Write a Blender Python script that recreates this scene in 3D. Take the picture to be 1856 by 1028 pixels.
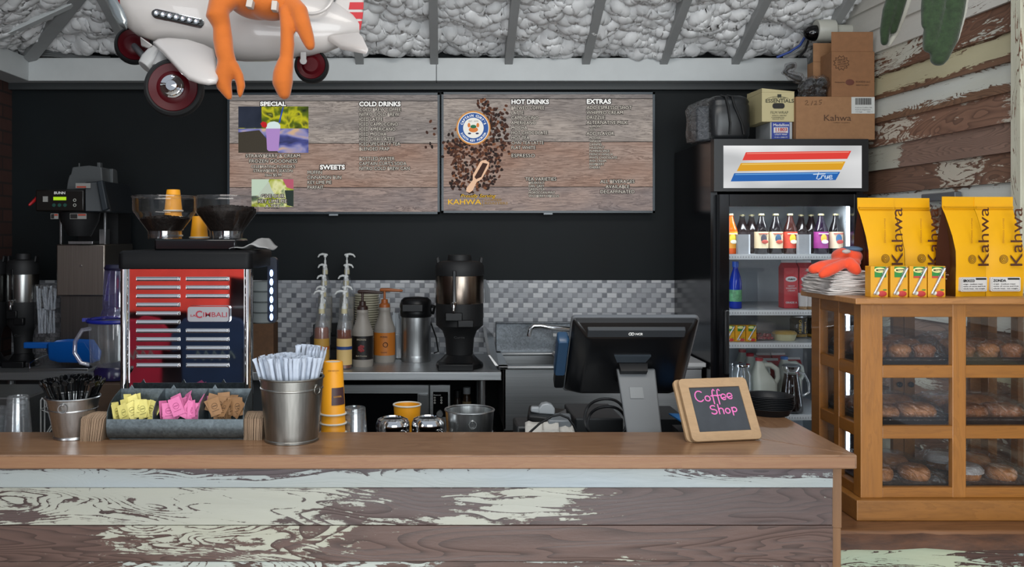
import bpy, bmesh, math, random
import numpy as np
from mathutils import Vector, Matrix, Euler, noise

for _o in list(bpy.data.objects):
    bpy.data.objects.remove(_o)
SC = bpy.context.scene
COL = SC.collection
PI = math.pi
random.seed(7)

# ------------------------------------------------------------------ camera, world, lights, exposure
CX, CY, F = 805.0, 430.0, 1600.0      # vanishing point of the room and focal length, for a 1856 x 1028 picture
CAMZ = 1.62
cam = bpy.data.cameras.new('camera')
camo = bpy.data.objects.new('camera', cam)
COL.objects.link(camo)
camo.location = (0, 0, CAMZ)
camo.rotation_euler = (PI / 2, 0, 0)
cam.sensor_width = 36.0
cam.lens = F / 1856 * 36
cam.shift_x = (928 - CX) / 1856
cam.shift_y = -(514 - CY) / 1856
cam.clip_start = 0.05
SC.camera = camo

world = bpy.data.worlds.new('room_daylight')
SC.world = world
world.use_nodes = True
world.node_tree.nodes['Background'].inputs[0].default_value = (0.80, 0.88, 1.0, 1)
world.node_tree.nodes['Background'].inputs[1].default_value = 0.55


def area(name, loc, rot, sx, sy, power, col=(1, 1, 1)):
    l = bpy.data.lights.new(name, 'AREA')
    l.shape = 'RECTANGLE'
    l.size, l.size_y, l.energy, l.color = sx, sy, power, col
    o = bpy.data.objects.new(name, l)
    COL.objects.link(o)
    o.location = loc
    o.rotation_euler = rot
    return o


area('shop_window_light', (1.2, -2.6, 2.3), (math.radians(82), 0, math.radians(8)), 3.4, 1.8, 120, (0.90, 0.97, 1.0))
area('shop_door_light', (-3.4, -1.2, 2.0), (math.radians(84), 0, math.radians(-52)), 1.4, 2.2, 55, (0.95, 0.98, 1.0))
area('ceiling_fill_light', (0.2, 1.2, 3.5), (math.radians(18), 0, 0), 2.6, 0.8, 46, (1.0, 0.96, 0.9))  # unseen overhead fill, added for soft light from above
area('rack_fill_light', (-1.2, .5, 2.7), (math.radians(-52), 0, math.radians(24)), .5, .5, 30, (1, .96, .9))  # added fill aimed at the shirts, brightens their reflection in the chrome panel
area('low_bounce_light', (0.3, -1.6, 0.55), (math.radians(128), 0, 0), 3.6, 0.9, 75, (0.95, 0.97, 1.0))  # added upward fill in place of bounce, lifts ceiling foam and plane underside
SC.view_settings.view_transform = 'Standard'
SC.view_settings.look = 'None'
SC.view_settings.exposure = 0.0
SC.view_settings.gamma = 1.0
SC.view_settings.use_curve_mapping = False


# ------------------------------------------------------------------ helpers
def X(px, d): return (px - CX) * d / F
def Z(py, d): return CAMZ - (py - CY) * d / F
def P(px, py, d): return Vector((X(px, d), d, Z(py, d)))
def S(n, d): return n * d / F


def C(r, g=None, b=None):
    if g is None:
        r, g, b = int(r[0:2], 16), int(r[2:4], 16), int(r[4:6], 16)
    f = lambda c: (c / 255 / 12.92) if c / 255 <= 0.04045 else ((c / 255 + 0.055) / 1.055) ** 2.4
    return (f(r), f(g), f(b), 1.0)


class MB:
    """collects shapes; built as ONE mesh object"""
    def __init__(s): s.v, s.f, s.mi, s.m = [], [], [], 0

    def add(s, vs, fs, m=None):
        n = len(s.v)
        s.v += [Vector(p) for p in vs]
        s.f += [tuple(i + n for i in q) for q in fs]
        s.mi += [s.m if m is None else m] * len(fs)
        return n

    def box(s, x0, x1, y0, y1, z0, z1, m=None):
        return s.hexa([(x0, y0, z0), (x1, y0, z0), (x1, y1, z0), (x0, y1, z0), (x0, y0, z1), (x1, y0, z1), (x1, y1, z1), (x0, y1, z1)], m)

    def hexa(s, p, m=None):
        return s.add(p, [(3, 2, 1, 0), (4, 5, 6, 7), (0, 1, 5, 4), (1, 2, 6, 5), (2, 3, 7, 6), (3, 0, 4, 7)], m)

    def pbox(s, x0, x1, y0, y1, d, dep, m=None):
        return s.box(X(x0, d), X(x1, d), d, d + dep, Z(y1, d), Z(y0, d), m)

    def panel(s, a, b, c, d, t, m=None):
        """slab of four corners a b c d, grown by t along its normal"""
        a, b, c, d = map(Vector, (a, b, c, d))
        n = (b - a).cross(d - a).normalized() * t
        return s.hexa([a, b, c, d, a + n, b + n, c + n, d + n], m)

    def slab(s, pts, off, m=None):
        n = len(pts)
        off = Vector(off)
        vs = [Vector(p) for p in pts] + [Vector(p) + off for p in pts]
        fs = [tuple(range(n - 1, -1, -1)), tuple(range(n, 2 * n))] + [(i, (i + 1) % n, (i + 1) % n + n, i + n) for i in range(n)]
        return s.add(vs, fs, m)

    def prism(s, pts, y0, y1, m=None):
        return s.slab([(x, y0, z) for x, z in pts], (0, y1 - y0, 0), m)

    def lathe(s, prof, cx=0, cy=0, z0=0, seg=32, m=None, cap=True, mat=None):
        vs, fs = [], []
        k = len(prof)
        for i in range(seg):
            a = 2 * PI * i / seg
            for r, z in prof:
                p = Vector((r * math.cos(a), r * math.sin(a), z))
                p = (mat @ p) if mat else p
                vs.append(p + Vector((cx, cy, z0)))
        for i in range(seg):
            j = (i + 1) % seg
            for q in range(k - 1):
                fs.append((i * k + q, j * k + q, j * k + q + 1, i * k + q + 1))
        if cap:
            if prof[0][0] > 1e-6: fs.append(tuple(i * k for i in range(seg - 1, -1, -1)))
            if prof[-1][0] > 1e-6: fs.append(tuple(i * k + k - 1 for i in range(seg)))
        return s.add(vs, fs, m)

    def loft(s, rings, m=None, cap=True, closed=False):
        k = len(rings[0])
        vs = [p for r in rings for p in r]
        fs = []
        n = len(rings)
        for a in range(n if closed else n - 1):
            b = (a + 1) % n
            for i in range(k):
                j = (i + 1) % k
                fs.append((a * k + i, a * k + j, b * k + j, b * k + i))
        if cap and not closed:
            fs.append(tuple(range(k - 1, -1, -1)))
            fs.append(tuple((n - 1) * k + i for i in range(k)))
        return s.add(vs, fs, m)

    def tube(s, pts, r, seg=8, m=None, closed=False, flat=1.0):
        pts = [Vector(p) for p in pts]
        n = len(pts)
        rs = r if isinstance(r, (list, tuple)) else [r] * n
        rings = []
        up = None
        for i in range(n):
            if closed: t = (pts[(i + 1) % n] - pts[i - 1]).normalized()
            else: t = (pts[min(i + 1, n - 1)] - pts[max(i - 1, 0)]).normalized()
            if up is None:
                up = Vector((0, 0, 1)) if abs(t.z) < 0.9 else Vector((0, 1, 0))
            u = (up - t * up.dot(t)).normalized()
            up = u
            w = t.cross(u)
            rings.append([pts[i] + (u * math.cos(2 * PI * j / seg) + w * math.sin(2 * PI * j / seg) * flat) * rs[i] for j in range(seg)])
        return s.loft(rings, m, True, closed)

    def rtube(s, pts, r, seg=10, m=None):
        """tube with round ends"""
        pts = [Vector(p) for p in pts]
        rs = list(r) if isinstance(r, (list, tuple)) else [r] * len(pts)
        a = (pts[0] - pts[1]).normalized()
        b = (pts[-1] - pts[-2]).normalized()
        pp = [pts[0] + a * rs[0] * .95, pts[0] + a * rs[0] * .7] + pts + [pts[-1] + b * rs[-1] * .7, pts[-1] + b * rs[-1] * .95]
        rr = [rs[0] * .25, rs[0] * .72] + rs + [rs[-1] * .72, rs[-1] * .25]
        return s.tube(pp, rr, seg, m)

    def ell(s, c, rx, ry, rz, seg=16, rings=10, m=None, mat=None):
        prof = [(math.sin(PI * i / rings), -math.cos(PI * i / rings)) for i in range(rings + 1)]
        n = len(s.v)
        s.lathe([(max(r, 1e-4), z) for r, z in prof], seg=seg, m=m)
        c = Vector(c)
        for i in range(n, len(s.v)):
            p = s.v[i]
            p = Vector((p.x * rx, p.y * ry, p.z * rz))
            s.v[i] = c + ((mat @ p) if mat else p)

    def torus(s, c, R, r, seg=32, sg=8, mat=None, m=None):
        pts = []
        for i in range(seg):
            a = 2 * PI * i / seg
            p = Vector((R * math.cos(a), R * math.sin(a), 0))
            pts.append(Vector(c) + ((mat @ p) if mat else p))
        rings = []
        for i in range(seg):
            a = 2 * PI * i / seg
            e = Vector((math.cos(a), math.sin(a), 0))
            ring = []
            for j in range(sg):
                b = 2 * PI * j / sg
                p = e * (R + r * math.cos(b)) + Vector((0, 0, r * math.sin(b)))
                ring.append(Vector(c) + ((mat @ p) if mat else p))
            rings.append(ring)
        return s.loft(rings, m, False, True)

    def xf(s, M4, start=0):
        for i in range(start, len(s.v)): s.v[i] = M4 @ s.v[i]
        return s


BASE = {}


def _mesh(name, mb, mats, base, smooth, ang):
    me = bpy.data.meshes.new(name)
    me.from_pydata([tuple(p - base) for p in mb.v], [], mb.f)
    mats = mats if isinstance(mats, (list, tuple)) else [mats]
    for m in mats: me.materials.append(m)
    if len(mats) > 1: me.polygons.foreach_set('material_index', mb.mi)
    bm = bmesh.new(); bm.from_mesh(me)
    bmesh.ops.recalc_face_normals(bm, faces=bm.faces)
    bm.to_mesh(me); bm.free()
    if smooth:
        me.polygons.foreach_set('use_smooth', [True] * len(me.polygons))
        me.set_sharp_from_angle(angle=math.radians(ang))
    me.update()
    return me


def mods(o, bevel=0, sub=0, remesh=0, smooth_it=0, seg=2, solid=0):
    if remesh:
        r = o.modifiers.new('remesh', 'REMESH'); r.mode = 'VOXEL'; r.voxel_size = remesh; r.use_smooth_shade = True
        if smooth_it:
            r = o.modifiers.new('smooth', 'SMOOTH'); r.iterations = smooth_it; r.factor = .5
    if solid:
        r = o.modifiers.new('solid', 'SOLIDIFY'); r.thickness = solid; r.offset = 0
    if bevel:
        b = o.modifiers.new('bevel', 'BEVEL'); b.width = bevel; b.segments = seg; b.limit_method = 'ANGLE'; b.angle_limit = math.radians(40)
    if sub:
        b = o.modifiers.new('subsurf', 'SUBSURF'); b.levels = sub; b.render_levels = sub


def part(name, mb, mats, parent, smooth=True, ang=38, label=None, kind=None, **kw):
    """a part (or sub-part) given in world coordinates"""
    base = BASE[parent.name]
    o = bpy.data.objects.new(name, _mesh(name, mb, mats, base, smooth, ang))
    COL.objects.link(o)
    o.parent = parent
    BASE[o.name] = base
    if label: o['label'] = label
    if kind: o['kind'] = kind
    mods(o, **kw)
    return o


def thing(name, label, cat, loc=(0, 0, 0), group=None, kind=None):
    o = bpy.data.objects.new(name, None)
    COL.objects.link(o)
    o.empty_display_size = .05
    o.location = loc
    BASE[o.name] = Vector(loc)
    if label: o['label'] = label
    if cat: o['category'] = cat
    if group: o['group'] = group
    if kind: o['kind'] = kind
    return o


def single(name, mb, mats, label, cat, group=None, kind=None, smooth=True, ang=38, **kw):
    """a thing that is one mesh"""
    xs = [p.x for p in mb.v]; ys = [p.y for p in mb.v]; zs = [p.z for p in mb.v]
    base = Vector(((min(xs) + max(xs)) / 2, (min(ys) + max(ys)) / 2, min(zs)))
    o = bpy.data.objects.new(name, _mesh(name, mb, mats, base, smooth, ang))
    COL.objects.link(o)
    o.location = base
    BASE[o.name] = base
    if label: o['label'] = label
    if cat: o['category'] = cat
    if group: o['group'] = group
    if kind: o['kind'] = kind
    mods(o, **kw)
    return o


def struct(name, mb, mats, smooth=False, label=None, cat=None, **kw):
    return single(name, mb, mats, label, cat, kind='structure', smooth=smooth, **kw)


def dup(o, loc=None, rot=None, label=None, group=None, parent=None):
    c = o.copy()
    COL.objects.link(c)
    if parent: c.parent = parent
    if loc is not None: c.location = loc
    if rot is not None: c.rotation_euler = rot
    if label: c['label'] = label
    if group: c['group'] = group
    for ch in list(o.children): dup(ch, parent=c)
    return c


FIT = []


def text(body, p, h, mat, parent, w=None, align='LEFT', bold=0.0, rot=(PI / 2, 0, 0), outline=None, name='lettering', gap=1.0, ext=.0003, og=.10, sy=1.0):
    """writing: p is the baseline start of the first line, h the height of a capital letter"""
    size = h / 0.70
    base = BASE[parent.name]
    for k in ((1, 0) if outline else (0,)):
        cu = bpy.data.curves.new(name, 'FONT')
        cu.body = body
        cu.size = size
        cu.align_x = align
        cu.space_line = gap
        cu.extrude = ext
        cu.offset = size * (bold + (og if k else 0))
        cu.resolution_u = 3
        cu.materials.append(outline if k else mat)
        o = bpy.data.objects.new(name if not k else name + '_outline', cu)
        COL.objects.link(o)
        o.parent = parent
        R = Euler(rot).to_matrix()
        o.location = Vector(p) - base + (R @ Vector((0, 0, -2.2 * ext)) if k else Vector((0, 0, 0)))
        o.rotation_euler = rot
        o.scale = (1, sy, 1)
        BASE[o.name] = base
        o['ol'] = k
        if outline:
            if k: _k = 'outlined ' + o.name
            o['mk'] = _k
        if w and not k: FIT.append((o, w))
    return o


# ------------------------------------------------------------------ materials
def new_mat(name):
    m = bpy.data.materials.new(name)
    m.use_nodes = True
    return m, m.node_tree, m.node_tree.nodes['Principled BSDF']


def N(nt, t, props=None, **ins):
    n = nt.nodes.new(t)
    for k, v in (props or {}).items(): setattr(n, k, v)
    for k, v in ins.items():
        sock = n.inputs[int(k[1:])] if k[0] == 'i' and k[1:].isdigit() else n.inputs[k.replace('_', ' ')]
        if isinstance(v, bpy.types.NodeSocket): nt.links.new(v, sock)
        else: sock.default_value = v
    return n


def ramp(nt, fac, stops, interp='LINEAR'):
    r = N(nt, 'ShaderNodeValToRGB', None, i0=fac)
    cr = r.color_ramp
    cr.interpolation = interp
    while len(cr.elements) < len(stops): cr.elements.new(0.5)
    for e, (p, c) in zip(cr.elements, stops):
        e.position = p
        e.color = c if len(c) == 4 else (*c, 1)
    return r.outputs[0]


def mixc(nt, fac, a, b, mode='MIX'):
    n = N(nt, 'ShaderNodeMix', {'data_type': 'RGBA', 'blend_type': mode})
    for i, v in ((0, fac), (6, a), (7, b)):
        if isinstance(v, bpy.types.NodeSocket): nt.links.new(v, n.inputs[i])
        else: n.inputs[i].default_value = v
    return n.outputs[2]


def math_(nt, op, a, b=0.0, c=0.0, clamp=False):
    n = N(nt, 'ShaderNodeMath', {'operation': op, 'use_clamp': clamp})
    for i, v in enumerate((a, b, c)):
        if isinstance(v, bpy.types.NodeSocket): nt.links.new(v, n.inputs[i])
        else: n.inputs[i].default_value = v
    return n.outputs[0]


def coords(nt, scale=(1, 1, 1), loc=(0, 0, 0), rot=(0, 0, 0)):
    tc = N(nt, 'ShaderNodeTexCoord')
    mp = N(nt, 'ShaderNodeMapping', None, Vector=tc.outputs['Object'], Scale=scale, Location=loc, Rotation=rot)
    return mp.outputs[0]


def noise_t(nt, vec, scale, detail=4, rough=.55, dist=0.0):
    return N(nt, 'ShaderNodeTexNoise', None, Vector=vec, Scale=scale, Detail=detail, Roughness=rough, Distortion=dist).outputs['Fac']


def bump(nt, bsdf, h, strength=.3, dist=.01):
    b = N(nt, 'ShaderNodeBump', None, Height=h, Strength=strength, Distance=dist)
    nt.links.new(b.outputs[0], bsdf.inputs['Normal'])


MC = {}


def M(name, col='808080', rough=.5, metal=0.0, emit=0.0, var=0.0, vs=30, bmp=0.0, coat=0.0, spec=.5, sheen=0.0, stretch=(1, 1, 1)):
    if name in MC: return MC[name]
    m, nt, b = new_mat(name)
    c = C(col) if isinstance(col, str) else col
    b.inputs['Base Color'].default_value = c
    b.inputs['Roughness'].default_value = rough
    b.inputs['Metallic'].default_value = metal
    b.inputs['Specular IOR Level'].default_value = spec
    b.inputs['Coat Weight'].default_value = coat
    b.inputs['Sheen Weight'].default_value = sheen
    if emit:
        b.inputs['Emission Color'].default_value = c
        b.inputs['Emission Strength'].default_value = emit
    if var or bmp:
        v = coords(nt, stretch)
        n = noise_t(nt, v, vs, 5, .6)
        if var:
            lo = tuple(x * (1 - var) for x in c[:3]) + (1,)
            hi = tuple(min(1, x * (1 + var)) for x in c[:3]) + (1,)
            nt.links.new(ramp(nt, n, [(.3, lo), (.7, hi)]), b.inputs['Base Color'])
        if bmp: bump(nt, b, n, bmp, .004)
    MC[name] = m
    return m


def thin(name, tint=(1, 1, 1, 1), refl=.06, rough=.03, dens=0.0, dcol='ffffff', edge=.55):
    """thin clear sheet: glass or clear plastic; dens = share of milky body colour"""
    if name in MC: return MC[name]
    m, nt, b = new_mat(name)
    out = nt.nodes['Material Output']
    tr = N(nt, 'ShaderNodeBsdfTransparent', None, Color=tint)
    gl = N(nt, 'ShaderNodeBsdfGlossy', None, Roughness=rough, Color=(1, 1, 1, 1))
    lw = N(nt, 'ShaderNodeLayerWeight', None, Blend=.35)
    fac = math_(nt, 'MULTIPLY_ADD', math_(nt, 'POWER', lw.outputs['Facing'], 3.0), edge, refl)
    mx = N(nt, 'ShaderNodeMixShader', None, i0=fac, i1=tr.outputs[0], i2=gl.outputs[0])
    last = mx.outputs[0]
    if dens:
        df = N(nt, 'ShaderNodeBsdfDiffuse', None, Color=C(dcol))
        last = N(nt, 'ShaderNodeMixShader', None, i0=dens, i1=last, i2=df.outputs[0]).outputs[0]
    nt.links.new(last, out.inputs[0])
    MC[name] = m
    return m


def film(name, dens=.08):
    """crinkled cling film"""
    if name in MC: return MC[name]
    m, nt, b = new_mat(name)
    out = nt.nodes['Material Output']
    v = coords(nt, (1, 1, 1))
    n = noise_t(nt, v, 26, 3, .5, 2.5)
    bp = N(nt, 'ShaderNodeBump', None, Height=n, Strength=1.0, Distance=.03)
    tr = N(nt, 'ShaderNodeBsdfTransparent', None, Color=(.93, .93, .95, 1))
    gl = N(nt, 'ShaderNodeBsdfGlossy', None, Roughness=.12, Normal=bp.outputs[0])
    lw = N(nt, 'ShaderNodeLayerWeight', None, Blend=.5, Normal=bp.outputs[0])
    fac = math_(nt, 'MULTIPLY_ADD', lw.outputs['Facing'], .45, .06, clamp=True)
    mx = N(nt, 'ShaderNodeMixShader', None, i0=fac, i1=tr.outputs[0], i2=gl.outputs[0])
    nt.links.new(mx.outputs[0], out.inputs[0])
    MC[name] = m
    return m


def wood(name, a, b_, scale=1.0, rough=.4, axis='X', grain=.6, bmp=.15, dark=None, coat=0.0, off=0.0):
    """grained timber, the grain running along the given axis"""
    if name in MC: return MC[name]
    m, nt, b = new_mat(name)
    st = {'X': (.9, 9, 9), 'Y': (9, .9, 9), 'Z': (9, 9, .9)}[axis]
    v = coords(nt, tuple(s * scale for s in st), (off, off * .7, off * .3))
    n1 = noise_t(nt, v, 1.6, 6, .6, 1.2)
    w = math_(nt, 'FRACT', math_(nt, 'MULTIPLY', n1, 7.0))
    w = math_(nt, 'POWER', w, 2.0)
    n2 = noise_t(nt, v, 9, 4, .6)
    col = mixc(nt, n1, C(a), C(b_))
    dk = C(dark) if dark else tuple(x * .45 for x in C(a)[:3]) + (1,)
    col = mixc(nt, math_(nt, 'MULTIPLY', w, grain * .55), col, dk)
    col = mixc(nt, math_(nt, 'MULTIPLY', math_(nt, 'SUBTRACT', n2, .4, clamp=True), grain), col, dk)
    nt.links.new(col, b.inputs['Base Color'])
    b.inputs['Roughness'].default_value = rough
    b.inputs['Coat Weight'].default_value = coat
    bump(nt, b, n2, bmp, .004)
    MC[name] = m
    return m


def distressed(name, wa, wb, paints, cover, axis='X', off=0.0, rough=.42, sc=1.0, band=None):
    """old board: bare grained wood under flaking paint. cover = [(along-axis metres, share painted)], paints = [(share, colour)]"""
    if name in MC: return MC[name]
    m, nt, b = new_mat(name)
    k = {'X': 0, 'Y': 1, 'Z': 2}[axis]
    st = [7.0 * sc] * 3; st[k] = 1.25 * sc
    tc = N(nt, 'ShaderNodeTexCoord')
    v = N(nt, 'ShaderNodeMapping', None, Vector=tc.outputs['Object'], Scale=st, Location=(off, off * 1.7, off * .6)).outputs[0]
    sep = N(nt, 'ShaderNodeSeparateXYZ', None, i0=tc.outputs['Object'])
    # wood
    n1 = noise_t(nt, v, .8, 3, .45, .7)
    ring = math_(nt, 'FRACT', math_(nt, 'MULTIPLY', n1, 36.0))
    ring = math_(nt, 'POWER', ring, 2.5)
    n2 = noise_t(nt, v, 9, 8, .7)
    wcol = mixc(nt, n2, C(wa), C(wb))
    wcol = mixc(nt, math_(nt, 'MULTIPLY', ring, .75), wcol, tuple(x * .30 for x in C(wa)[:3]) + (1,))
    # paint mask
    lo, hi = cover[0][0], cover[-1][0]
    t = math_(nt, 'DIVIDE', math_(nt, 'SUBTRACT', sep.outputs[k], lo), max(hi - lo, 1e-3), clamp=True)
    cov = ramp(nt, t, [((x - lo) / max(hi - lo, 1e-3), (c, c, c, 1)) for x, c in cover])
    p1 = noise_t(nt, v, 1.9, 12, .70, .25)
    p2 = noise_t(nt, N(nt, 'ShaderNodeMapping', None, Vector=v, Scale=tuple(.55 if q == k else 1 for q in range(3))).outputs[0], 7, 8, .75, .2)
    pm = math_(nt, 'ADD', math_(nt, 'MULTIPLY', p1, .62), math_(nt, 'MULTIPLY', p2, .30))
    pm = math_(nt, 'SUBTRACT', pm, math_(nt, 'MULTIPLY', ring, .09))
    p3 = noise_t(nt, N(nt, 'ShaderNodeMapping', None, Vector=tc.outputs['Object'], Scale=tuple(26 if q == k else 60 for q in range(3)), Location=(off, 1, 2)).outputs[0], 1.0, 6, .7, .3)
    pm = math_(nt, 'ADD', pm, math_(nt, 'MULTIPLY', p3, .26))
    cov = math_(nt, 'MULTIPLY_ADD', cov, .62, .19)
    pm = math_(nt, 'ADD', pm, math_(nt, 'SUBTRACT', cov, 1.065))
    if band:                                   # (centre height, half height, gain): paint kept along one band of the board
        dz = math_(nt, 'ABSOLUTE', math_(nt, 'SUBTRACT', sep.outputs[2], band[0]))
        pm = math_(nt, 'ADD', pm, math_(nt, 'MULTIPLY', math_(nt, 'SUBTRACT', 1.0, math_(nt, 'DIVIDE', dz, band[1])), band[2]))
    mask = ramp(nt, pm, [(.0, (0, 0, 0, 1)), (.012, (1, 1, 1, 1))])
    # paint colour
    n3 = noise_t(nt, v, .9, 3, .5)
    pcol = ramp(nt, n3, [(s, C(c)) for s, c in paints])
    pcol = mixc(nt, math_(nt, 'MULTIPLY', p2, .35), pcol, tuple(x * .8 for x in C(paints[0][1])[:3]) + (1,))
    col = mixc(nt, mask, wcol, pcol)
    nt.links.new(col, b.inputs['Base Color'])
    b.inputs['Roughness'].default_value = rough
    h = math_(nt, 'ADD', math_(nt, 'MULTIPLY', mask, .6), math_(nt, 'MULTIPLY', n2, .35))
    h = math_(nt, 'SUBTRACT', h, math_(nt, 'MULTIPLY', ring, .25))
    bump(nt, b, h, .45, .004)
    MC[name] = m
    return m


def steel(name, col='b4b6b7', rough=.34, axis='X', var=.12):
    if name in MC: return MC[name]
    m, nt, b = new_mat(name)
    st = {'X': (2, 160, 160), 'Y': (160, 2, 160), 'Z': (160, 160, 2)}[axis]
    n = noise_t(nt, coords(nt, st), 1, 3, .6)
    c = C(col)
    nt.links.new(ramp(nt, n, [(.3, tuple(x * (1 - var) for x in c[:3])), (.7, tuple(min(1, x * (1 + var)) for x in c[:3]))]), b.inputs['Base Color'])
    b.inputs['Metallic'].default_value = 1
    b.inputs['Roughness'].default_value = rough
    bump(nt, b, n, .06, .002)
    MC[name] = m
    return m


def galv(name, col='616b6f'):
    if name in MC: return MC[name]
    m, nt, b = new_mat(name)
    vo = N(nt, 'ShaderNodeTexVoronoi', {'feature': 'F1'}, Vector=coords(nt, (1, 1, 1)), Scale=150.0, Randomness=1.0)
    n = noise_t(nt, coords(nt), 70, 4, .6, 1.0)
    c = C(col)
    sp = N(nt, 'ShaderNodeSeparateXYZ', None, i0=vo.outputs['Color'])
    fac = math_(nt, 'ADD', math_(nt, 'MULTIPLY', sp.outputs[0], .22), math_(nt, 'MULTIPLY', n, .78))
    nt.links.new(ramp(nt, fac, [(.25, tuple(x * .62 for x in c[:3])), (.75, tuple(min(1, x * 1.35) for x in c[:3]))]), b.inputs['Base Color'])
    b.inputs['Metallic'].default_value = .75
    b.inputs['Roughness'].default_value = .42
    MC[name] = m
    return m


def emis(name, col, s=1.0):
    if name in MC: return MC[name]
    m, nt, b = new_mat(name)
    b.inputs['Base Color'].default_value = (0.02, .02, .02, 1)
    b.inputs['Emission Color'].default_value = C(col)
    b.inputs['Emission Strength'].default_value = s
    b.inputs['Roughness'].default_value = .5
    b.inputs['Specular IOR Level'].default_value = .05
    MC[name] = m
    return m


BLACK = M('black_plastic', '0c0d0f', .38, spec=.35)
BLACKM = M('black_matte', '101113', .6)
BLACKG = M('black_gloss', '08090b', .12)
CHROME = M('chrome', 'd8d9da', .06, 1.0)
WHITEP = M('white_plastic', 'd4d6d4', .35)
INK = M('black_ink', '15120f', .6)
WHITEI = M('white_ink', 'e6e6e2', .6)
SS = steel('stainless_steel')
SSV = steel('stainless_steel_upright', axis='Z')
GLASS = thin('clear_glass')
PLASTIC = thin('clear_plastic', (.93, .94, .95, 1), .09, .08, .05, 'd8dde0')
CARD = M('brown_cardboard', '8d6746', .8, var=.08, vs=40)

# ------------------------------------------------------------------ the setting
WALLY = 4.7
mb = MB(); mb.box(-4, 4, -4, 5, -.1, 0)
struct('floor', mb, M('floor_concrete', '8f8a84', .5, var=.15, vs=3))

# back wall: black paint above a tiled splash
m, nt, b = new_mat('black_wall_paint')
n = noise_t(nt, coords(nt, (1, 1, 1)), 2.0, 4, .5)
nt.links.new(ramp(nt, n, [(.3, C('070c0e')), (.7, C('0c1417'))]), b.inputs['Base Color'])
b.inputs['Roughness'].default_value = .6
b.inputs['Specular IOR Level'].default_value = .25
mb = MB(); mb.box(-2.4, 2.3, WALLY, WALLY + .1, 0, 2.8)
struct('wall_back', mb, m)

m, nt, b = new_mat('splash_tiles')
tc = N(nt, 'ShaderNodeTexCoord')
sp = N(nt, 'ShaderNodeSeparateXYZ', None, i0=tc.outputs['Object'])
TS = 0.0262
u = math_(nt, 'DIVIDE', math_(nt, 'ADD', sp.outputs[0], 10), TS)
vv = math_(nt, 'DIVIDE', math_(nt, 'ADD', sp.outputs[2], 5), TS)
fu, fv = math_(nt, 'FLOOR', u), math_(nt, 'FLOOR', vv)
k3 = math_(nt, 'MODULO', math_(nt, 'MULTIPLY_ADD', fv, 2.0, fu), 3.0)
dark = math_(nt, 'LESS_THAN', math_(nt, 'ABSOLUTE', math_(nt, 'SUBTRACT', k3, 0.0)), .5)
last = math_(nt, 'GREATER_THAN', k3, 1.5)
ru, rv = math_(nt, 'FRACT', u), math_(nt, 'FRACT', vv)
cell = N(nt, 'ShaderNodeCombineXYZ', None, i0=math_(nt, 'SUBTRACT', fu, last), i1=fv)
wn = N(nt, 'ShaderNodeTexWhiteNoise', {'noise_dimensions': '3D'}, i0=cell.outputs[0])
lightc = ramp(nt, wn.outputs['Value'], [(0, C('989a9f')), (.5, C('adafb3')), (1, C('c2c3c5'))])
darkc = ramp(nt, wn.outputs['Value'], [(0, C('63656c')), (1, C('8f9196'))])
col = mixc(nt, dark, lightc, darkc)
ed = math_(nt, 'MINIMUM', rv, math_(nt, 'SUBTRACT', 1.0, rv))
e2 = math_(nt, 'MAXIMUM', math_(nt, 'MINIMUM', ru, math_(nt, 'SUBTRACT', 1.0, ru)), math_(nt, 'MULTIPLY', math_(nt, 'SUBTRACT', 1.0, dark), 0.0))
# the long light tiles have no joint in their middle
k1 = math_(nt, 'LESS_THAN', math_(nt, 'ABSOLUTE', math_(nt, 'SUBTRACT', k3, 1.0)), .5)
eL = math_(nt, 'ADD', ru, math_(nt, 'MULTIPLY', last, 1.0))
eR = math_(nt, 'ADD', math_(nt, 'SUBTRACT', 1.0, ru), math_(nt, 'MULTIPLY', k1, 1.0))
ed = math_(nt, 'MINIMUM', ed, math_(nt, 'MINIMUM', eL, eR))
jt = ramp(nt, ed, [(.02, (0, 0, 0, 1)), (.09, (1, 1, 1, 1))])
col = mixc(nt, jt, C('84868a'), col)
nt.links.new(col, b.inputs['Base Color'])
b.inputs['Roughness'].default_value = .3
bump(nt, b, jt, .15, .002)
mb = MB(); mb.box(-2.3, X(1226, WALLY), WALLY - .008, WALLY, .9, Z(508, WALLY))
mb2 = mb
struct('trim_1', mb, m, label='grey basket-weave tile splash along the foot of the black wall', cat='tile splash')

# left brick wall
m, nt, b = new_mat('dark_brick')
_s = N(nt, 'ShaderNodeSeparateXYZ', None, i0=coords(nt))
br = N(nt, 'ShaderNodeTexBrick', {'offset': .5}, Vector=N(nt, 'ShaderNodeCombineXYZ', None, i0=_s.outputs[1], i1=_s.outputs[2]).outputs[0], Color1=C('3a201a'), Color2=C('4a2c24'), Mortar=C('241c1a'), Scale=1.0)
br.inputs['Mortar Size'].default_value = .006
br.inputs['Brick Width'].default_value = .20
br.inputs['Row Height'].default_value = .068
nn = noise_t(nt, coords(nt), 25, 4, .6)
nt.links.new(mixc(nt, math_(nt, 'MULTIPLY', nn, .6), br.outputs[0], C('24120e')), b.inputs['Base Color'])
b.inputs['Roughness'].default_value = .85
bump(nt, b, br.outputs['Fac'], -.5, .01)
mb = MB(); mb.box(-2.4, -2.30, .5, WALLY, 0, 2.8)
struct('wall_left', mb, m)

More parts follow.
